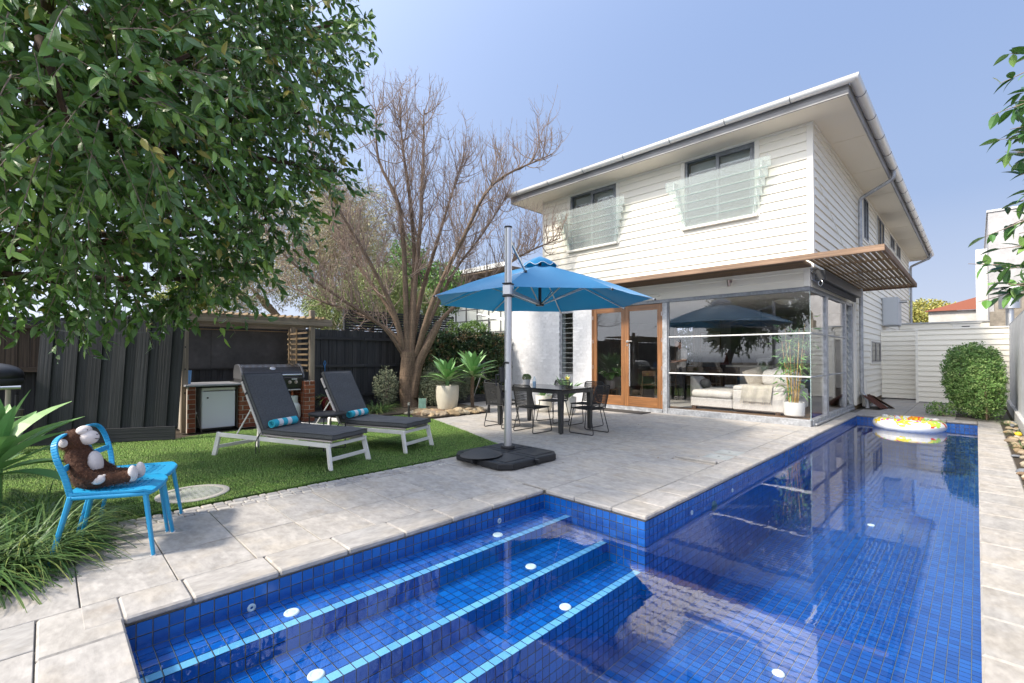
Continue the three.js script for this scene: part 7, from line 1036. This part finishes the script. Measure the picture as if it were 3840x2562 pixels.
{ // covers in the lawn and paving
  const m = thing('drain_cover', 'round concrete ringed drain cover set in the lawn', 'drain cover', [-5.56, 0.018, -1.06]); mesh('ring', lathe([[0.255, -0.01], [0.31, -0.01], [0.31, 0.008], [0.255, 0.010], [0.255, -0.01]], 48), M([0.50, 0.47, 0.42], 0.9, { map: T.blot }), m); mesh('lid', cyl(0.25, 0.25, 0.012, 40, 0, -0.008, 0), M([0.34, 0.35, 0.315], 0.8, { map: T.blot }), m); for (let k = 0; k < 9; k++) mesh('tread_rib', bx(-Math.sqrt(Math.max(0, 0.055 - (k * 0.05 - 0.2) ** 2)), Math.sqrt(Math.max(0, 0.055 - (k * 0.05 - 0.2) ** 2)), 0.003, 0.0052, k * 0.05 - 0.214, k * 0.05 - 0.186, 0.001), M([0.34, 0.35, 0.31], 0.8), m);
  for (const [x, z, lab] of [[-2.55, -6.62, 'square pale skimmer cover in the paving beside the raised paver'], [-2.55, -7.02, 'square pale skimmer cover in the paving further from the raised paver']]) { const c = thing('skimmer_cover', lab, 'cover', [x, 0.003, z]); mesh('plate', box(0.33, 0.006, 0.30, 0.002), M([0.44, 0.46, 0.44], 0.7, { map: T.blot }), c); mesh('lid', cyl(0.125, 0.125, 0.004, 36, 0, 0.002, 0), M([0.50, 0.51, 0.48], 0.7, { map: T.blot }), c); mesh('finger_hole', [at(box(0.03, 0.002, 0.012, 0), 0, 0.0075, 0, 0.8), at(box(0.012, 0.002, 0.03, 0), 0, 0.0076, 0, 0.8)], blackM, c); }
  const r = thing('raised_paver', 'loose stone coping piece lying proud of the patio paving', 'stone', [-2.68, 0.004, -6.17]); mesh('stone', box(0.56, 0.035, 0.07, 0.016, 0, 0.012, 0), stoneM[2], r);
  const d = thing('door_mat', 'dark rubber doormat outside the timber doors', 'doormat', [-6.34, 0.003, -10.34]); mesh('mat', box(1.28, 0.014, 0.46, 0.004, 0, 0.007, 0), M([0.05, 0.045, 0.04], 0.95, { bumpMap: T.grit, bumpScale: 0.006 }), d); for (const x of [-0.625, 0.625]) mesh('edge', box(0.02, 0.006, 0.44, 0.001, x, 0.017, 0), blackM, d);
}
{ // inflatable ring on the water
  const o = thing('inflatable_ring', 'clear inflatable swim ring with bright floral print floating in the pool', 'pool float', [-1.05, -0.05, -13.12], 0.4), cv = document.createElement('canvas'); cv.width = 1024; cv.height = 256; const c = cv.getContext('2d'); c.fillStyle = '#e9ebea'; c.fillRect(0, 0, 1024, 256);
  reseed(117); const hue = ['#f2d21a', '#e8452f', '#79c23a', '#f59a1c', '#d8348f', '#b7e04a', '#f7e63c']; for (let i = 0; i < 120; i++) { const x = rnd() * 1024, y = 20 + rnd() * 120, n = rnd() < 0.5 ? 5 : 2, s = 10 + rnd() * 20; c.fillStyle = pick(hue); for (let k = 0; k < n; k++) { const a = k / n * 6.283 + i; c.beginPath(); c.ellipse(x + Math.cos(a) * s * 0.7, y + Math.sin(a) * s * 0.7, s * (n === 2 ? 1.5 : 0.75), s * 0.36, a, 0, 6.283); c.fill(); } c.fillStyle = '#f7e9a0'; c.beginPath(); c.arc(x, y, s * 0.2, 0, 6.283); c.fill(); }
  const tx = new THREE.CanvasTexture(cv); tx.colorSpace = THREE.SRGBColorSpace; tx.wrapS = tx.wrapT = THREE.RepeatWrapping; const P = [], U = [], n = 64, m = 24, f = (i, j) => { const a = i / n * Math.PI * 2, b = j / m * Math.PI * 2, w = 1 + 0.025 * Math.cos(a * 32) * (Math.sin(b) < 0 ? 1 : 0.25), r = 0.155 * w; return [(0.46 + Math.cos(b) * r) * Math.cos(a), Math.sin(b) * r * 0.85, (0.46 + Math.cos(b) * r) * Math.sin(a)]; }; for (let i = 0; i < n; i++) for (let j = 0; j < m; j++) for (const [a, b] of [[i, j], [i, j + 1], [i + 1, j + 1], [i, j], [i + 1, j + 1], [i + 1, j]]) { P.push(...f(a, b)); U.push(a / n, 1 - b / m); }
  mesh('tube', smooth(geoOf(P, null, U)), M([1, 1, 1], 0.2, { map: tx, clearcoat: 0.6, side: THREE.DoubleSide }), o); mesh('handle', [ball(0.05, 0.42, 0.13, 0.12, 1.2, 0.5, 0.7), ball(0.05, -0.30, 0.13, -0.35, 1.2, 0.5, 0.7)], whiteM, o);
}
{ // stack of timber offcuts by the downpipe
  const w = thing('timber_offcuts', 'reddish timber decking offcuts propped against the house wall', 'timber', [-1.98, 0, -15.95], 0.2), rd = [[0.22, 0.075, 0.05], [0.17, 0.06, 0.045], [0.26, 0.10, 0.065]].map((c) => M(c, 0.7, { map: T.wood, bumpMap: T.woodB, bumpScale: 0.003 })); for (let k = 0; k < 6; k++) mesh('plank', at(box(0.50, 0.028, 0.62, 0.004), -0.10 + k * 0.04, 0.21 - k * 0.008, 0.35 - k * 0.12, rr(-0.06, 0.06), 0.0, -0.72), pick(rd), w); mesh('ribbed_plank', at(box(0.55, 0.02, 0.5, 0.003), 0.17, 0.17, -0.2, 0.15, 0, -0.62), M([0.30, 0.22, 0.16], 0.8, { map: T.wood }), w);
  const b = thing('utility_box', 'grey metal utility box on the house wall above the side gate', 'box', [-2.0, 2.45, -20.6]); mesh('cabinet', bx(-0.26, 0.16, 0, 0.95, -0.5, 0.5, 0.008), M([0.44, 0.46, 0.48], 0.5), b); mesh('door', bx(-0.23, 0.13, 0.03, 0.92, 0.501, 0.515, 0.003), M([0.47, 0.49, 0.51], 0.5), b); mesh('flue', at(cyl(0.05, 0.05, 0.2, 14), 0.16, 0.82, 0, 0, 0, -Math.PI / 2), steelM, b);
}
for (let i = 0; i < 44; i++) { const x = rr(-7.5, -2.5), z = rr(-9.6, -0.4); if (x > -3.6 && z > -3.9) continue; const l = mesh('fallen_leaf', leafGeo(0.5, 3, 0.3, 0.4), M(pick([[0.12, 0.07, 0.035], [0.18, 0.11, 0.05], [0.07, 0.05, 0.03]]), 0.8, { side: THREE.DoubleSide })); tag(l, inside(x, z, lawnEdge) ? 'small dry brown leaf lying on the lawn' : 'small dry brown leaf lying on the paving', 'leaf', 'dry fallen leaves'); l.applyMatrix4(mat4(V(x, inside(x, z, lawnEdge) ? 0.03 : 0.008, z), V(rn(), 0.08, rn()), V(0, 1, 0), rr(0.02, 0.045))); }
renderer.render(scene, camera);
